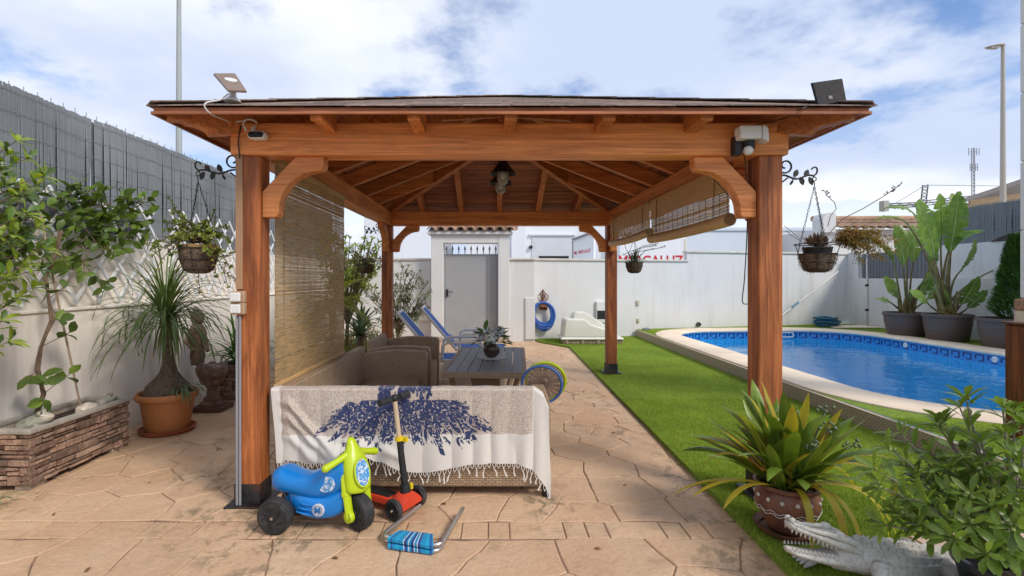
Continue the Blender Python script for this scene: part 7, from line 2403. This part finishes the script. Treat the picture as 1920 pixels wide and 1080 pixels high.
# ================================================================ PLANTS AT THE BACK LEFT
def leafy_tree(name, label, cat, base, trunk_h, tips, leafs, lm, nper, size, trunk_r=.03, limit=300, barkm=None):
    t_ = thing(name, label, cat, base)
    b0 = V(base); fork = b0 + V((U(-.05, .05), U(-.05, .05), trunk_h))
    mb = MB(); mb.tube(arc_path(b0, fork, 0, 5, .012), [trunk_r, trunk_r * .9, trunk_r * .8, trunk_r * .75, trunk_r * .7], 9); build(mb, 'trunk', barkm or bark, t_, smooth=True)
    xf = []; stems = MB()
    for q in tips:
        q = V(q); path = arc_path(fork - V((0, 0, U(0, trunk_h * .4))), q, U(-.05, .1), 8, .02)
        stems.tube(path, [trunk_r * .45 * (1 - i / 9) + .002 for i in range(8)], 5)
        xf += twig_leaves(path, nper, size, .9, .35, .4, 5)
        for _ in range(3):
            p0 = path[rng.randrange(3, 7)]; sub = arc_path(p0, p0 + rdir(-.3, 1) * U(.15, .3), 0, 4, .01); stems.tube(sub, .0035, 4); xf += twig_leaves(sub, max(4, nper // 2), size, .9, .2, .4, 4)
    build(stems, 'limbs', barkm or bark, t_, smooth=True, kind='stuff')
    rng.shuffle(xf)
    place_leaves(t_, 'leaf', leafs, [lm], xf, limit)
    return t_
yel = leafmat('lime_leaf', (.22, .30, .04), col2=(.34, .40, .07), rand=.3, trans=.45); mid = leafmat('mid_leaf', (.10, .17, .03), col2=(.16, .24, .05), rand=.3)
ly = [leaf_mesh('leaf', .09, .042, .2, .25, 2, yel), leaf_mesh('leaf', .08, .04, .2, .3, 2, yel), leaf_mesh('leaf', .085, .04, .25, .2, 2, mid)]
tips = [at(U(590, 712), U(428, 520), U(8.0, 9.2)) for _ in range(34)]
leafy_tree('lime_shrub', 'tall lime green shrub left of the back left post', 'shrub', (-2.5, 8.6, 0), .9, tips, ly, yel, 16, 1.0, .04)
olv = leafmat('olive_leaf', (.11, .13, .07), col2=(.19, .21, .13), rand=.3, trans=.15)
lo = [leaf_mesh('leaf', .105, .026, .15, .15, 2, olv), leaf_mesh('leaf', .095, .025, .15, .25, 2, olv)]
tips = [at(a, b_, 9.3 + U(-.3, .4)) for a, b_ in ((690, 540), (700, 560), (684, 548), (720, 520), (755, 500), (762, 535), (775, 520), (790, 510), (802, 530), (808, 545), (795, 570), (770, 560), (760, 590), (745, 570), (800, 580), (780, 600), (750, 610), (735, 540), (765, 498), (790, 555), (778, 590), (710, 600), (730, 600), (748, 625))]
leafy_tree('olive_tree', 'young grey-leaved olive tree behind the back left post', 'olive tree', (xat(742, 9.3), 9.3, 0), .55, tips, lo, olv, 26, 1.0, .028)
ypalm = leafmat('yellow_palm_leaf', (.42, .36, .04), col2=(.30, .33, .05), rand=.2, trans=.4)
YP = thing('yellow_palm', 'palm with yellowing fronds at the edge of the left blind', 'palm', (-2.35, 7.4, 0))
mb = MB(); mb.lathe([(.07, 0), (.06, .4), (.05, .95)], (-2.4, 7.5, 0), 12); build(mb, 'trunk', bark, YP, smooth=True)
for i in range(16):
    a = 2 * pi * i / 16 + U(-.2, .2); e = U(-.1, 1.1); c = V((-2.4, 7.5, .98))
    d = V((cos(a) * cos(e), sin(a) * cos(e), sin(e)))
    mb = MB(); path = []; dd = d.copy(); p = c.copy()
    for k in range(9):
        path.append(p.copy()); p = p + dd * .075; dd = (dd + V((0, 0, -.16))).normalized()
    mb.tube(path, [.007 - .0006 * k for k in range(9)], 5)
    for k in range(1, 9):
        dv = (path[k] - path[k - 1]).normalized(); sd_ = dv.cross(V((0, 0, 1))).normalized()
        for s in (-1, 1):
            for h in (0, .5): mb.strap(path[k] - dv * .0375 * h * 2, dv * .75 + sd_ * s * .8 + V((0, 0, .1)), .26 * (1 - abs(k - 4) * .1), .022, .8, 4, .3)
    build(mb, 'frond', ypalm, YP, smooth=True)
agm = leafmat('agave_leaf', (.09, .15, .075), col2=(.15, .22, .11), rand=.2, trans=.1)
def agave(x, y, z, n, l, w, label, m_):
    t_ = thing('agave', label, 'agave', (x, y, 0), 'succulents beneath the lime shrub')
    mb = MB(); mb.lathe([(.05, 0), (.05, z)], (x, y, 0), 8); build(mb, 'stem', bark, t_)
    for i in range(n):
        a = i * 2.4; e = -.1 + 1.4 * i / n
        mb = MB(); mb.strap((x, y, z), (cos(a) * cos(e), sin(a) * cos(e), sin(e)), l * U(.85, 1.1), w, .7, 6, .35, lambda t: (1 - t) ** .55 * min(1, .6 + t * 2)); build(mb, 'leaf', m_, t_, smooth=True)
agave(-1.92, 7.2, .55, 26, .38, .075, 'green agave rosette beside the blind, lower left of the back post', agm)
agave(-2.2, 8.4, .62, 24, .42, .08, 'taller green agave rosette behind the other beneath the lime shrub', agm)
GC = MB()
for i in range(420):
    p = V((U(-3.0, -1.75), U(7.0, 9.6), 0)); 
    GC.strap(p, (U(-.4, .4), U(-.4, .4), 1), U(.25, .6), .02, U(.5, 1.6), 5, .3)
gc_ = build(GC, 'ground_cover', leafmat('grassy_cover', (.19, .24, .06), col2=(.32, .28, .10), rand=0), None, smooth=True, kind='stuff')

# ================================================================ BIRD OF PARADISE TUBS
tub_m = mat('brown_plastic_tub', (.105, .076, .066), .5, .08, 4, .05, 60)
bop = leafmat('banana_leaf', (.13, .23, .04), col2=(.22, .33, .07), rand=.25, trans=.32, rough=.38)
bopy = leafmat('yellowing_banana_leaf', (.24, .30, .05), col2=(.34, .36, .07), rand=.2, trans=.4)
stalk_m = mat('banana_stalk', (.20, .17, .06), .5, .4, 7, .1, 30, col2=(.32, .27, .08), dirt=((.16, .07, .035), 5, .45, .65, .9))
def tub(x, y, r, h, label, name='potted_bird_of_paradise', cat='potted plant', group=None):
    t_ = thing(name, label, cat, (x, y, DECK), group)
    z = DECK
    mb = MB(); mb.lathe([(r * .76, 0), (r * .80, .02), (r * .90, h * .52), (r * .905, h * .54), (r * .92, h * .56), (r * .94, h - .07), (r * .985, h - .065), (r, h - .055), (r * 1.0, h - .012), (r * .985, h), (r * .93, h), (r * .9, h - .05)], (x, y, z), 48, cap1=False); build(mb, 'tub', tub_m, t_, smooth=True, sharp=35)
    mb = MB(); mb.lathe([(r * .91, h - .06), (r * .3, h - .05)], (x, y, z), 24, cap0=False); build(mb, 'soil', soil, t_)
    for q in (.2, .36): 
        mb = MB(); k = .80 + .1 * q / .52 * 1.0; mb.tube([V((x + r * (k + .012) * cos(2 * pi * i / 44), y + r * (k + .012) * sin(2 * pi * i / 44), z + h * q)) for i in range(44)], .004, 5, closed=True); build(mb, 'rib', tub_m, t_, smooth=True)
    return t_
def paddle_leaf(t_, base, mid_, tip, ln, wd, facing, m_, bend=.25, splits=6, name='leaf'):
    ln *= 1.1
    """a stalk from base through mid_ to tip, then a big torn blade going on from there"""
    base, mid_, tip = V(base), V(mid_), V(tip)
    pts = [base * (1 - s) ** 2 + mid_ * 2 * s * (1 - s) + tip * s * s for s in np.linspace(0, 1, 9)]
    mb = MB(); mb.tube(pts, [.03 - .0025 * i for i in range(9)], 8); build(mb, 'stalk', stalk_m, t_, smooth=True)
    d = (pts[-1] - pts[-2]).normalized(); up = V(facing)
    side = d.cross(up).normalized()
    mb = MB()
    seg = 16
    c = tip.copy(); mids = []
    dd = d.copy()
    for i in range(seg + 1):
        mids.append((c.copy(), dd.copy())); c = c + dd * ln / seg; dd = (dd - up * bend / seg * 1.6).normalized()
    tears = sorted(rng.sample(range(3, seg - 1), min(splits, seg - 5)))
    for s in (-1, 1):
        tset = set(tears if s > 0 else [q + rng.choice((-1, 0, 1)) for q in tears])
        def edge(i, off=0):
            t = i / seg; p, q_ = mids[i]
            w = wd * .39 * max(.06, sin(pi * min(1, t * .92 + .05)) ** .8)
            n_ = side.cross(q_).normalized()
            return p, p + side * s * w * .55 + n_ * .06 * w * 4 * .3 + q_ * off * .3, p + side * s * w + n_ * (.16 * w) - n_ * .5 * (w * .4) * .5 + q_ * off
        vs, fs = [], []
        for i in range(seg):
            oa = .016 * ln if i in tset else 0; ob = -.016 * ln if (i + 1) in tset else 0
            k = len(vs); dz = V((0, 0, U(-.02, .008) if tset else 0)) * (2.2 if i in tset else 1)
            a, b1, b2 = edge(i, oa); c0, c1, c2 = edge(i + 1, ob)
            vs += [a, b1, b2 + dz, c0, c1, c2 + dz]
            q = [(k, k + 1, k + 4, k + 3), (k + 1, k + 2, k + 5, k + 4)]
            fs += q if s > 0 else [f[::-1] for f in q]
        mb.add(vs, fs)
    mb.k = 0
    lf = build(mb, name, m_, t_, smooth=True)
    mb = MB(); mb.tube([p for p, _ in mids], [.014 * (1 - i / (seg + 2)) + .002 for i in range(seg + 1)], 6); build(mb, 'midrib', mat('pale_midrib', (.30, .36, .12), .5), lf, smooth=True)
def clump_base(t_, x, y, z0, n, r, hh):
    for i in range(n):
        a = 2 * pi * i / n + U(-.2, .2)
        mb = MB(); mb.strap((x + r * .5 * cos(a), y + r * .5 * sin(a), z0), (cos(a) * .25, sin(a) * .25, 1), hh * U(.7, 1.1), .13, .35, 6, .9, lambda t: (1 - t) ** .5); build(mb, 'leaf_sheath', stalk_m, t_, smooth=True)
T1 = (8.62, 10.3); z1 = DECK + .42
P1 = tub(T1[0], T1[1], .41, .47, 'left tub of two bird of paradise plants by the pool, the smaller plant', group='bird of paradise tubs by the pool')
Y = 10.3; B = (T1[0], Y, z1)
clump_base(P1, T1[0], Y, z1, 6, .1, .42)
for (m_, tip, ln, wd, fc, mm, be) in (
    ((1696, 545), (1694, 497), .80, .50, (.2, -1, .1), bop, .2), ((1705, 540), (1712, 490), .7, .36, (-.2, -1, 0), bop, .3), ((1685, 540), (1676, 492), .55, .28, (.4, -1, .3), bop, .7),
    ((1722, 545), (1742, 505), .45, .22, (-.3, -1, .4), bop, .8), ((1690, 572), (1682, 556), .5, .36, (.2, -1, .05), bop, .15), ((1685, 578), (1668, 566), .32, .14, (.2, -1, .5), bop, .4),
    ((1712, 572), (1724, 556), .48, .3, (-.2, -1, .1), bop, .3), ((1718, 578), (1740, 560), .42, .26, (-.4, -1, .3), bop, .4), ((1706, 570), (1708, 560), .35, .2, (0, -1, .2), bop, .3),
    ((1712, 545), (1732, 528), .4, .16, (-.4, -1, .4), bopy, 1.2), ((1700, 530), (1702, 480), .6, .34, (.1, -1, .2), bop, .4)):
    paddle_leaf(P1, V(B) + V((U(-.08, .08), U(-.08, .05), 0)), at(*m_, Y), at(*tip, Y - U(0, .25)), ln, wd, fc, mm, be, rng.randrange(1, 4))
T2 = (8.68, 9.45); z2 = DECK + .47
P2 = tub(T2[0], T2[1], .385, .50, 'right tub of two bird of paradise plants, the taller one with torn leaves', group='bird of paradise tubs by the pool')
Y = 9.45; B = (T2[0], Y, z2)
clump_base(P2, T2[0], Y, z2, 8, .12, .6)
for (m_, tip, ln, wd, fc, mm, be, sp_) in (
    ((1764, 560), (1752, 482), 1.05, .64, (.1, -1, .15), bop, .15, 3), ((1768, 540), (1782, 470), 1.0, .52, (-.25, -1, .1), bop, .1, 3), ((1775, 520), (1790, 412), .52, .26, (-.3, -1, .4), bopy, .5, 2),
    ((1745, 480), (1705, 425), .62, .28, (.2, -.5, 1), bopy, .9, 2), ((1755, 470), (1718, 408), .55, .32, (.3, -.6, .8), bop, 1.0, 8), ((1768, 466), (1790, 455), .62, .34, (0, -.6, .9), bop, .7, 8),
    ((1800, 530), (1884, 497), .14, .04, (0, -1, .5), bopy, .2, 0), ((1778, 530), (1800, 509), .66, .28, (0, -1, .5), bop, .6, 2), ((1790, 590), (1803, 570), .52, .32, (-.1, -1, .15), bop, .1, 1),
    ((1795, 595), (1815, 577), .42, .24, (-.2, -1, .3), bop, .25, 1), ((1788, 588), (1784, 572), .32, .2, (.2, -1, .2), bop, .2, 0), ((1750, 530), (1742, 455), .75, .38, (.45, -1, .1), bop, .2, 2),
    ((1760, 510), (1765, 440), .7, .4, (-.1, -1, .2), bop, .15, 3), ((1750, 585), (1738, 566), .5, .26, (.3, -1, .2), bop, .3, 1)):
    paddle_leaf(P2, V(B) + V((U(-.12, .1), U(-.1, .05), 0)), at(*m_, Y), at(*tip, Y - U(0, .3)), ln, wd, fc, mm, be, sp_)
# cypress tub
CT = tub(8.78, 8.42, .42, .50, 'brown tub with a dense cone-shaped green cypress beside the pillar', 'potted_cypress', 'potted cypress')
cyp = leafmat('cypress_leaf', (.055, .13, .02), col2=(.11, .20, .035), rand=0, trans=.15)
mb = MB(); mb.tube([(8.9, 8.42, DECK + .44), (8.9, 8.42, 2.0)], [.03, .008], 8); build(mb, 'trunk', bark, CT)
mb = MB(); cc = V((8.9, 8.42, DECK + .48))
for i in range(9000):
    t_ = U(0, 1) ** .8; a = U(0, 6.28); r = (.30 * (1 - t_) ** .75 * min(1, .55 + t_ * 5) + .02) * (1 + .22 * noise.noise(V((cos(a) * 2, sin(a) * 2, t_ * 9)))) * U(.72, 1.04)
    p = cc + V((r * cos(a), r * sin(a), t_ * 1.42))
    d = V((cos(a), sin(a), U(.3, 1.4))) + rdir() * .4
    mb.leaf(p, d, V((0, 0, 1)) + rdir() * .5, U(.05, .085), .022, .3, .1, 1, lambda t: 1 - .6 * t)
build(mb, 'foliage', cyp, CT, kind='stuff')

# ================================================================ CLIVIA POT
clay_p = mat('patterned_clay_pot', (.20, .085, .05), .45, .25, 8, .2, 40, dirt=((.075, .03, .025), 5, .45, .6, .7))
QX, QY = 1.56, 2.62
CV = thing('clivia_pot', 'strap-leaved clivia with yellowing leaves in a painted clay bowl on the lawn', 'potted plant', (QX, QY, LAWN))
z = LAWN
mb = MB(); mb.lathe([(.13, 0), (.145, .006), (.16, .03), (.148, .03), (.13, .012)], (QX, QY, z), 36, cap1=False); build(mb, 'saucer', clay_p, CV, smooth=True, sharp=50)
mb = MB(); mb.lathe([(.085, .012), (.1, .03), (.145, .12), (.155, .165), (.148, .205), (.135, .225), (.142, .235), (.158, .242), (.16, .252), (.148, .258), (.132, .25), (.125, .225)], (QX, QY, z), 44, cap1=False); pt = build(mb, 'bowl', clay_p, CV, smooth=True, sharp=50)
mb = MB(); mb.lathe([(.13, .23), (.05, .235)], (QX, QY, z), 20, cap0=False); build(mb, 'soil', soil, CV)
wp = mat('white_slip_dot', (.55, .52, .48), .5)
for k in range(14):
    a = 2 * pi * k / 14
    mb = MB(); mb.ball((QX + .150 * cos(a), QY + .150 * sin(a), z + .19), (.011, .011, .011), 8, 5); build(mb, 'painted_dot', wp, pt, smooth=True)
for zz, rr in ((.135, .1535), (.118, .146)):
    mb = MB(); mb.tube([V((QX + rr * cos(2 * pi * i / 60), QY + rr * sin(2 * pi * i / 60), z + zz + .007 * sin(14 * pi * i / 30))) for i in range(60)], .0022, 4, closed=True); build(mb, 'painted_line', wp, pt)
cl_g = leafmat('clivia_leaf', (.11, .19, .02), col2=(.19, .28, .035), rand=.3, rough=.33, trans=.22)
cl_l = leafmat('clivia_pale_leaf', (.20, .27, .03), col2=(.30, .34, .05), rand=.2, rough=.35, trans=.35)
cl_y = leafmat('clivia_yellow_leaf', (.66, .50, .035), col2=(.48, .42, .06), rand=.15, rough=.4, trans=.4, dirt=((.35, .14, .03), 7, .58, .75, .7))
cshape = lambda t: min(1, .55 + 1.8 * t) * min(1, (1 - t) * 4.5) ** .6
n_ = 0
for i in range(92):
    a = U(0, 2 * pi); e = U(.55, 1.5)
    l = U(.34, .58)
    mm = cl_g if U(0, 1) < .58 else (cl_l if U(0, 1) < .5 else cl_y)
    mb = MB(); mb.strap((QX + .075 * U(-1, 1), QY + .075 * U(-1, 1), z + .23), (cos(a) * cos(e), sin(a) * cos(e), sin(e)), l, U(.046, .064), U(.15, 1.3), 9, .28, cshape, U(-.3, .3), floor=z + .01); build(mb, 'leaf', mm, CV, smooth=True)
for (a, e, l, w, dr) in ((-80, .75, .52, .042, 5.2), (-65, .6, .55, .03, 5.5), (-20, .35, .62, .028, 2.2), (-30, .5, .62, .03, 3.8), (-25, .55, .60, .03, 4.2), (-100, .6, .42, .034, 5.5), (170, .15, .55, .03, .9), (185, .3, .5, .03, 1.1), (200, .4, .42, .034, 1.6), (160, .9, .42, .04, 2.2), (10, .7, .45, .034, 2.6)):
    a = R(a); mb = MB(); mb.strap((QX + .06 * cos(a), QY + .06 * sin(a), z + .235), (cos(a) * cos(e), sin(a) * cos(e), sin(e)), l, w, dr, 11, .25, cshape, 0, floor=z + .012); build(mb, 'leaf', cl_y, CV, smooth=True)
bud = mat('green_bud', (.14, .18, .10), .5, .2, 20)
for (dx, dy, dz, n) in ((.10, -.06, .47, 18), (.22, .0, .55, 9), (.24, .05, .64, 7), (.33, -.02, .47, 9)):
    c = V((QX + dx, QY + dy, z + dz - .02)); mb = MB(); mb.tube(arc_path((QX + dx * .3, QY, z + .23), c, .03, 6), .005, 5)
    for i in range(n):
        d = rdir(-.2, 1); q = c + d * .04; mb.tube([c, q], .0015, 3); mb.ball(q, .0085, 7, 5)
    build(mb, 'bud_cluster', bud, CV, smooth=True)

# ================================================================ CROCODILE
stone_g = mat('pale_grey_cast_stone', (.47, .45, .41), .85, .14, 14, .5, 75, .008, rndpos=False, dirt=((.17, .155, .135), 55, .52, .66, .6))
CRX, CRYY = xat(1560, 2.2), 2.2
CC = thing('crocodile_statue', 'grey cast stone crocodile with open jaws lying on the lawn', 'statue', (1.7, 2.2, LAWN))
KM = T(xat(1560, 2.16), 2.16, LAWN, 3)        # origin under the jaw hinge, x runs to the tail
def cring(x, y, zc, ry, rz_, n=22, flat=.75):
    out = []
    for k in range(n):
        a = 2 * pi * k / n
        zz = sin(a)
        out.append(V((x, y + ry * cos(a), zc + rz_ * (zz if zz > 0 else zz * flat))))
    return out
mb = MB(KM)
body = [(.0, .0, .118, .045, .062), (.03, .0, .118, .06, .07), (.07, 0, .113, .068, .072), (.12, .0, .105, .078, .078), (.19, .005, .09, .10, .08), (.26, .01, .082, .112, .075), (.33, .02, .074, .11, .068), (.41, .03, .065, .098, .058), (.48, .045, .056, .082, .05), (.56, .06, .05, .064, .04), (.66, .09, .04, .046, .03), (.78, .14, .03, .032, .023), (.90, .2, .022, .02, .016), (1.0, .27, .014, .007, .01)]
st = smooth_st([(x_, y_, zc, a, b_) for x_, y_, zc, a, b_ in body], 3)
mb.loft([cring(*q) for q in st])
# lower jaw
lj = [(.05, 0, .115, .058, .035), (.0, 0, .115, .054, .032), (-.06, 0, .122, .047, .024), (-.12, 0, .133, .04, .018), (-.17, 0, .146, .032, .016), (-.205, 0, .158, .02, .012), (-.212, 0, .162, .006, .006)]
mb.loft([cring(*q, flat=1)[::-1] for q in smooth_st(lj, 3)])
# upper jaw and skull, raised
uj = [(.09, 0, .155, .06, .042), (.03, 0, .182, .062, .040), (-.02, 0, .198, .056, .032), (-.07, 0, .214, .042, .025), (-.12, 0, .233, .036, .021), (-.165, 0, .25, .033, .02), (-.195, 0, .263, .028, .02), (-.208, 0, .268, .01, .01)]
mb.loft([cring(*q, flat=.8)[::-1] for q in smooth_st(uj, 3)])
for s in (-1, 1):
    mb.ball((-.0, s * .042, .228), (.026, .02, .02), 10, 7); mb.ball((-.19, s * .014, .286), (.014, .01, .012), 8, 6); mb.ball((-.185, 0, .281), (.02, .024, .014), 10, 6)
    for k in range(11):
        t_ = k / 10
        x_ = -.015 - .18 * t_; w = .048 - .02 * t_
        zl = .137 + .018 * t_ + (.008 * t_); mb.lathe([(.005, 0), (.0035, .007), (.0008, .014)], (x_, s * w, zl + .004), 6)
        zu = .172 + .072 * t_; mb.lathe([(.0008, -.012), (.0035, -.004), (.005, .004)], (x_, s * (w - .006), zu + .004), 6)
    # brow and jaw ridges
    mb.tube([(.07, s * .05, .195), (.0, s * .05, .226), (-.05, s * .038, .236), (-.12, s * .028, .250), (-.19, s * .02, .276)], [.012, .013, .01, .008, .007], 7)
    # front legs
    mb.tube([(.15, s * .08, .11), (.12, s * .135, .07), (.06, s * .15, .035), (.02, s * .155, .02)], [.042, .036, .028, .024], 10)
    for q in range(4): mb.tube([(.03, s * (.135 + .014 * q), .02), (-.02 - .006 * (q % 2), s * (.12 + .024 * q), .014), (-.045, s * (.115 + .027 * q), .006)], [.011, .010, .005], 6)
    mb.tube([(.47, .04 + s * .07, .08), (.50, .04 + s * .135, .06), (.46, .04 + s * .16, .03), (.42, .04 + s * .165, .018)], [.04, .034, .024, .02], 10)
    for q in range(4): mb.tube([(.43, .04 + s * (.145 + .014 * q), .018), (.385, .04 + s * (.13 + .024 * q), .012), (.36, .04 + s * (.128 + .026 * q), .006)], [.010, .009, .005], 6)
# scutes: rows of keeled plates along the back and tail
for i in range(24):
    x_ = .13 + .036 * i
    f = [q for q in st]
    j = min(range(len(f) - 1), key=lambda k: abs(f[k][0] - x_)); x0, y0, zc, ry, rz_ = f[j]
    for row in (-3, -2, -1, 0, 1, 2, 3):
        if abs(row) == 3 and x_ > .55: continue
        if x_ > .6 and abs(row) > 1: continue
        a = pi / 2 - row * .36
        c = V((x_ + (.0 if row % 2 else .018), y0 + ry * cos(a), zc + rz_ * sin(a)))
        n = V((0, cos(a) / ry, sin(a) / rz_)).normalized(); tg = V((1, 0, 0)); sd_ = n.cross(tg)
        h = (.019 if abs(row) < 2 else .013) * (1 if x_ < .6 else .8); l = .017; w = min(.017, ry * .17 + .004)
        mb.add([c - tg * l - sd_ * w - n * .003, c + tg * l - sd_ * w - n * .003, c + tg * l + sd_ * w - n * .003, c - tg * l + sd_ * w - n * .003, c - tg * l * .4 + n * h * .7, c + tg * l * .7 + n * h],
               [(0, 4, 5, 1), (1, 5, 2), (2, 5, 4, 3), (3, 4, 0)])
bd = build(mb, 'body', stone_g, CC, smooth=True, sharp=45)

# ================================================================ BEIGE STEPPING SLAB, DARK POT, PITTOSPORUM
SB = thing('stepping_slab', 'beige slab with a reddish edge lying on the lawn under the shrub', 'slab', (2.2, 2.45, LAWN))
gzl = lambda px, py, z=LAWN + .03: V(((px - CX) / (py - CY) * (H - z), F * (H - z) / (py - CY), z))
q = [gzl(1702, 1006), gzl(1800, 1062), gzl(1990, 1062), gzl(1960, 1000), gzl(1770, 1000)]
mb = MB(); mb.v = q + [p - V((0, 0, .028)) for p in q]; n = len(q)
mb.f = [list(range(n))[::-1], list(range(n, 2 * n))] + [[i, (i + 1) % n, n + (i + 1) % n, n + i] for i in range(n)]; mb.mi = [0] * len(mb.f)
build(mb, 'slab', mat('rust_edge_stone', (.36, .15, .06), .7, .2, 8, .2, 40), SB)
ctr = sum(q, V((0, 0, 0))) / n
mb = MB(); q2_ = [p.lerp(ctr, .03) + V((0, 0, .004)) for p in q]; mb.v = q2_ + [p - V((0, 0, .003)) for p in q2_]
mb.f = [list(range(n))[::-1], list(range(n, 2 * n))] + [[i, (i + 1) % n, n + (i + 1) % n, n + i] for i in range(n)]; mb.mi = [0] * len(mb.f)
build(mb, 'face', mat('pink_beige_stone', (.50, .36, .26), .75, .1, 8, .2, 50), SB)
PTX, PTY = 2.02, 1.93
PT = thing('pittosporum_shrub', 'large glossy-leaved shrub in a dark pot at the lower right corner', 'potted shrub', (PTX, PTY, LAWN))
mb = MB(); mb.lathe([(.12, 0), (.145, .1), (.165, .19), (.18, .2), (.18, .225), (.165, .228), (.155, .2)], (PTX, PTY, LAWN), 32, cap1=False); build(mb, 'pot', mat('navy_glazed_pot', (.022, .024, .04), .35, .2, 6, coat=.2), PT, smooth=True, sharp=40)
mb = MB(); mb.lathe([(.16, .195), (.05, .2)], (PTX, PTY, LAWN), 20, cap0=False); build(mb, 'soil', soil, PT)
pit = leafmat('glossy_shrub_leaf', (.13, .21, .03), col2=(.21, .29, .06), rand=.3, rough=.34, trans=.4); pit2 = leafmat('pale_shrub_leaf', (.18, .27, .045), col2=(.26, .35, .09), rand=.25, rough=.36, trans=.3)
pity = leafmat('yellow_shrub_leaf', (.42, .36, .03), col2=(.34, .33, .05), rand=.2, trans=.35)
pl_ = [leaf_mesh('leaf', .092, .027, .28, .22, 4, pit, obovate), leaf_mesh('leaf', .085, .025, .25, .35, 4, pit, obovate), leaf_mesh('leaf', .08, .024, .3, .15, 4, pit2, obovate), leaf_mesh('leaf', .09, .026, .2, .3, 4, pit, obovate), leaf_mesh('leaf', .085, .026, .3, .25, 4, pit2, obovate)]
ply = [leaf_mesh('yellow_leaf', .06, .03, .2, .25, 4, pity, obovate)]
xf = []; stems = MB(); yl = []; berries = MB()
o_ = V((PTX, PTY, LAWN + .2))
tips = [(1700, 870, 2.1), (1690, 815, 2.15), (1668, 840, 2.1), (1640, 880, 2.05), (1655, 915, 2.0), (1700, 930, 2.0), (1690, 965, 2.0), (1660, 985, 2.0), (1720, 900, 2.05), (1745, 850, 2.1), (1760, 800, 2.15), (1800, 765, 2.1), (1812, 750, 2.1), (1765, 790, 2.15), (1880, 765, 2.0), (1900, 775, 1.95), (1920, 800, 1.9), (1840, 830, 2.0), (1810, 860, 2.0), (1780, 880, 2.0), (1830, 880, 1.95), (1870, 900, 1.9), (1900, 860, 1.9), (1915, 900, 1.85), (1780, 930, 1.95), (1740, 950, 1.95), (1820, 930, 1.9), (1860, 950, 1.85), (1900, 940, 1.85), (1780, 980, 1.9), (1820, 985, 1.85), (1850, 1000, 1.85), (1900, 990, 1.8), (1730, 985, 1.95), (1790, 1010, 1.85), (1880, 1030, 1.8), (1915, 1040, 1.8), (1850, 1040, 1.8), (1760, 905, 2.05), (1800, 905, 2.0), (1850, 865, 2.05), (1890, 820, 2.0)]
for k, (a, b_, Y) in enumerate(tips):
    q = at(a, b_, Y)
    m_ = o_.lerp(q, .5) + V((U(-.05, .05), U(-.04, .04), .05))
    path = [o_ * (1 - s) ** 2 + m_ * 2 * s * (1 - s) + q * s * s for s in np.linspace(0, 1, 8)]
    stems.tube(path, [.009, .008, .007, .006, .005, .0045, .004, .003], 6)
    xf += twig_leaves(path, 8, U(.9, 1.1), .75, .62, .35, 7)
    if k % 3 == 0:
        yl += twig_leaves(path, 1, U(.8, 1.1), .8, .6, -.5, 0)
    if k % 2 == 0 or k in (12, 13, 14):
        for _ in range(4): berries.ball(q + rdir(-.3, 1) * .018, .0085, 8, 6)
build(stems, 'stems', mat('grey_twig', (.20, .165, .125), .8, .2, 30), PT, smooth=True, kind='stuff')
build(berries, 'berries', mat('green_berry', (.20, .26, .07), .45, .15, 20), PT, smooth=True, kind='stuff')
place_leaves(PT, 'leaf', pl_, [pit], xf[:300] if len(xf) <= 300 else (rng.shuffle(xf) or xf), 300)
place_leaves(PT, 'yellow_leaf', ply, [pity], yl, 300)
# fallen leaves on the paving and turf
dry_l = leafmat('dry_fallen_leaf', (.24, .13, .05), rough=.7, col2=(.36, .22, .08), rand=.3, trans=.1)
for k in range(9):
    x_, y_ = [(-.28, 3.0), (-2.3, 3.35), (-1.9, 2.35), (-.75, 2.42), (.9, 3.3), (1.1, 4.4), (-2.2, 4.0), (-2.55, 2.9), (.55, 2.5)][k]
    mb = MB(); a = U(0, 6.28); mb.leaf((x_, y_, .006), (cos(a), sin(a), .05), (0, 0, 1), U(.035, .06), U(.014, .022), .5, .35, 3)
    tag(build(mb, 'fallen_leaf', dry_l, smooth=True), 'small dry brown leaf fallen on the stamped paving', 'leaf', 'dry leaves fallen on the paving')
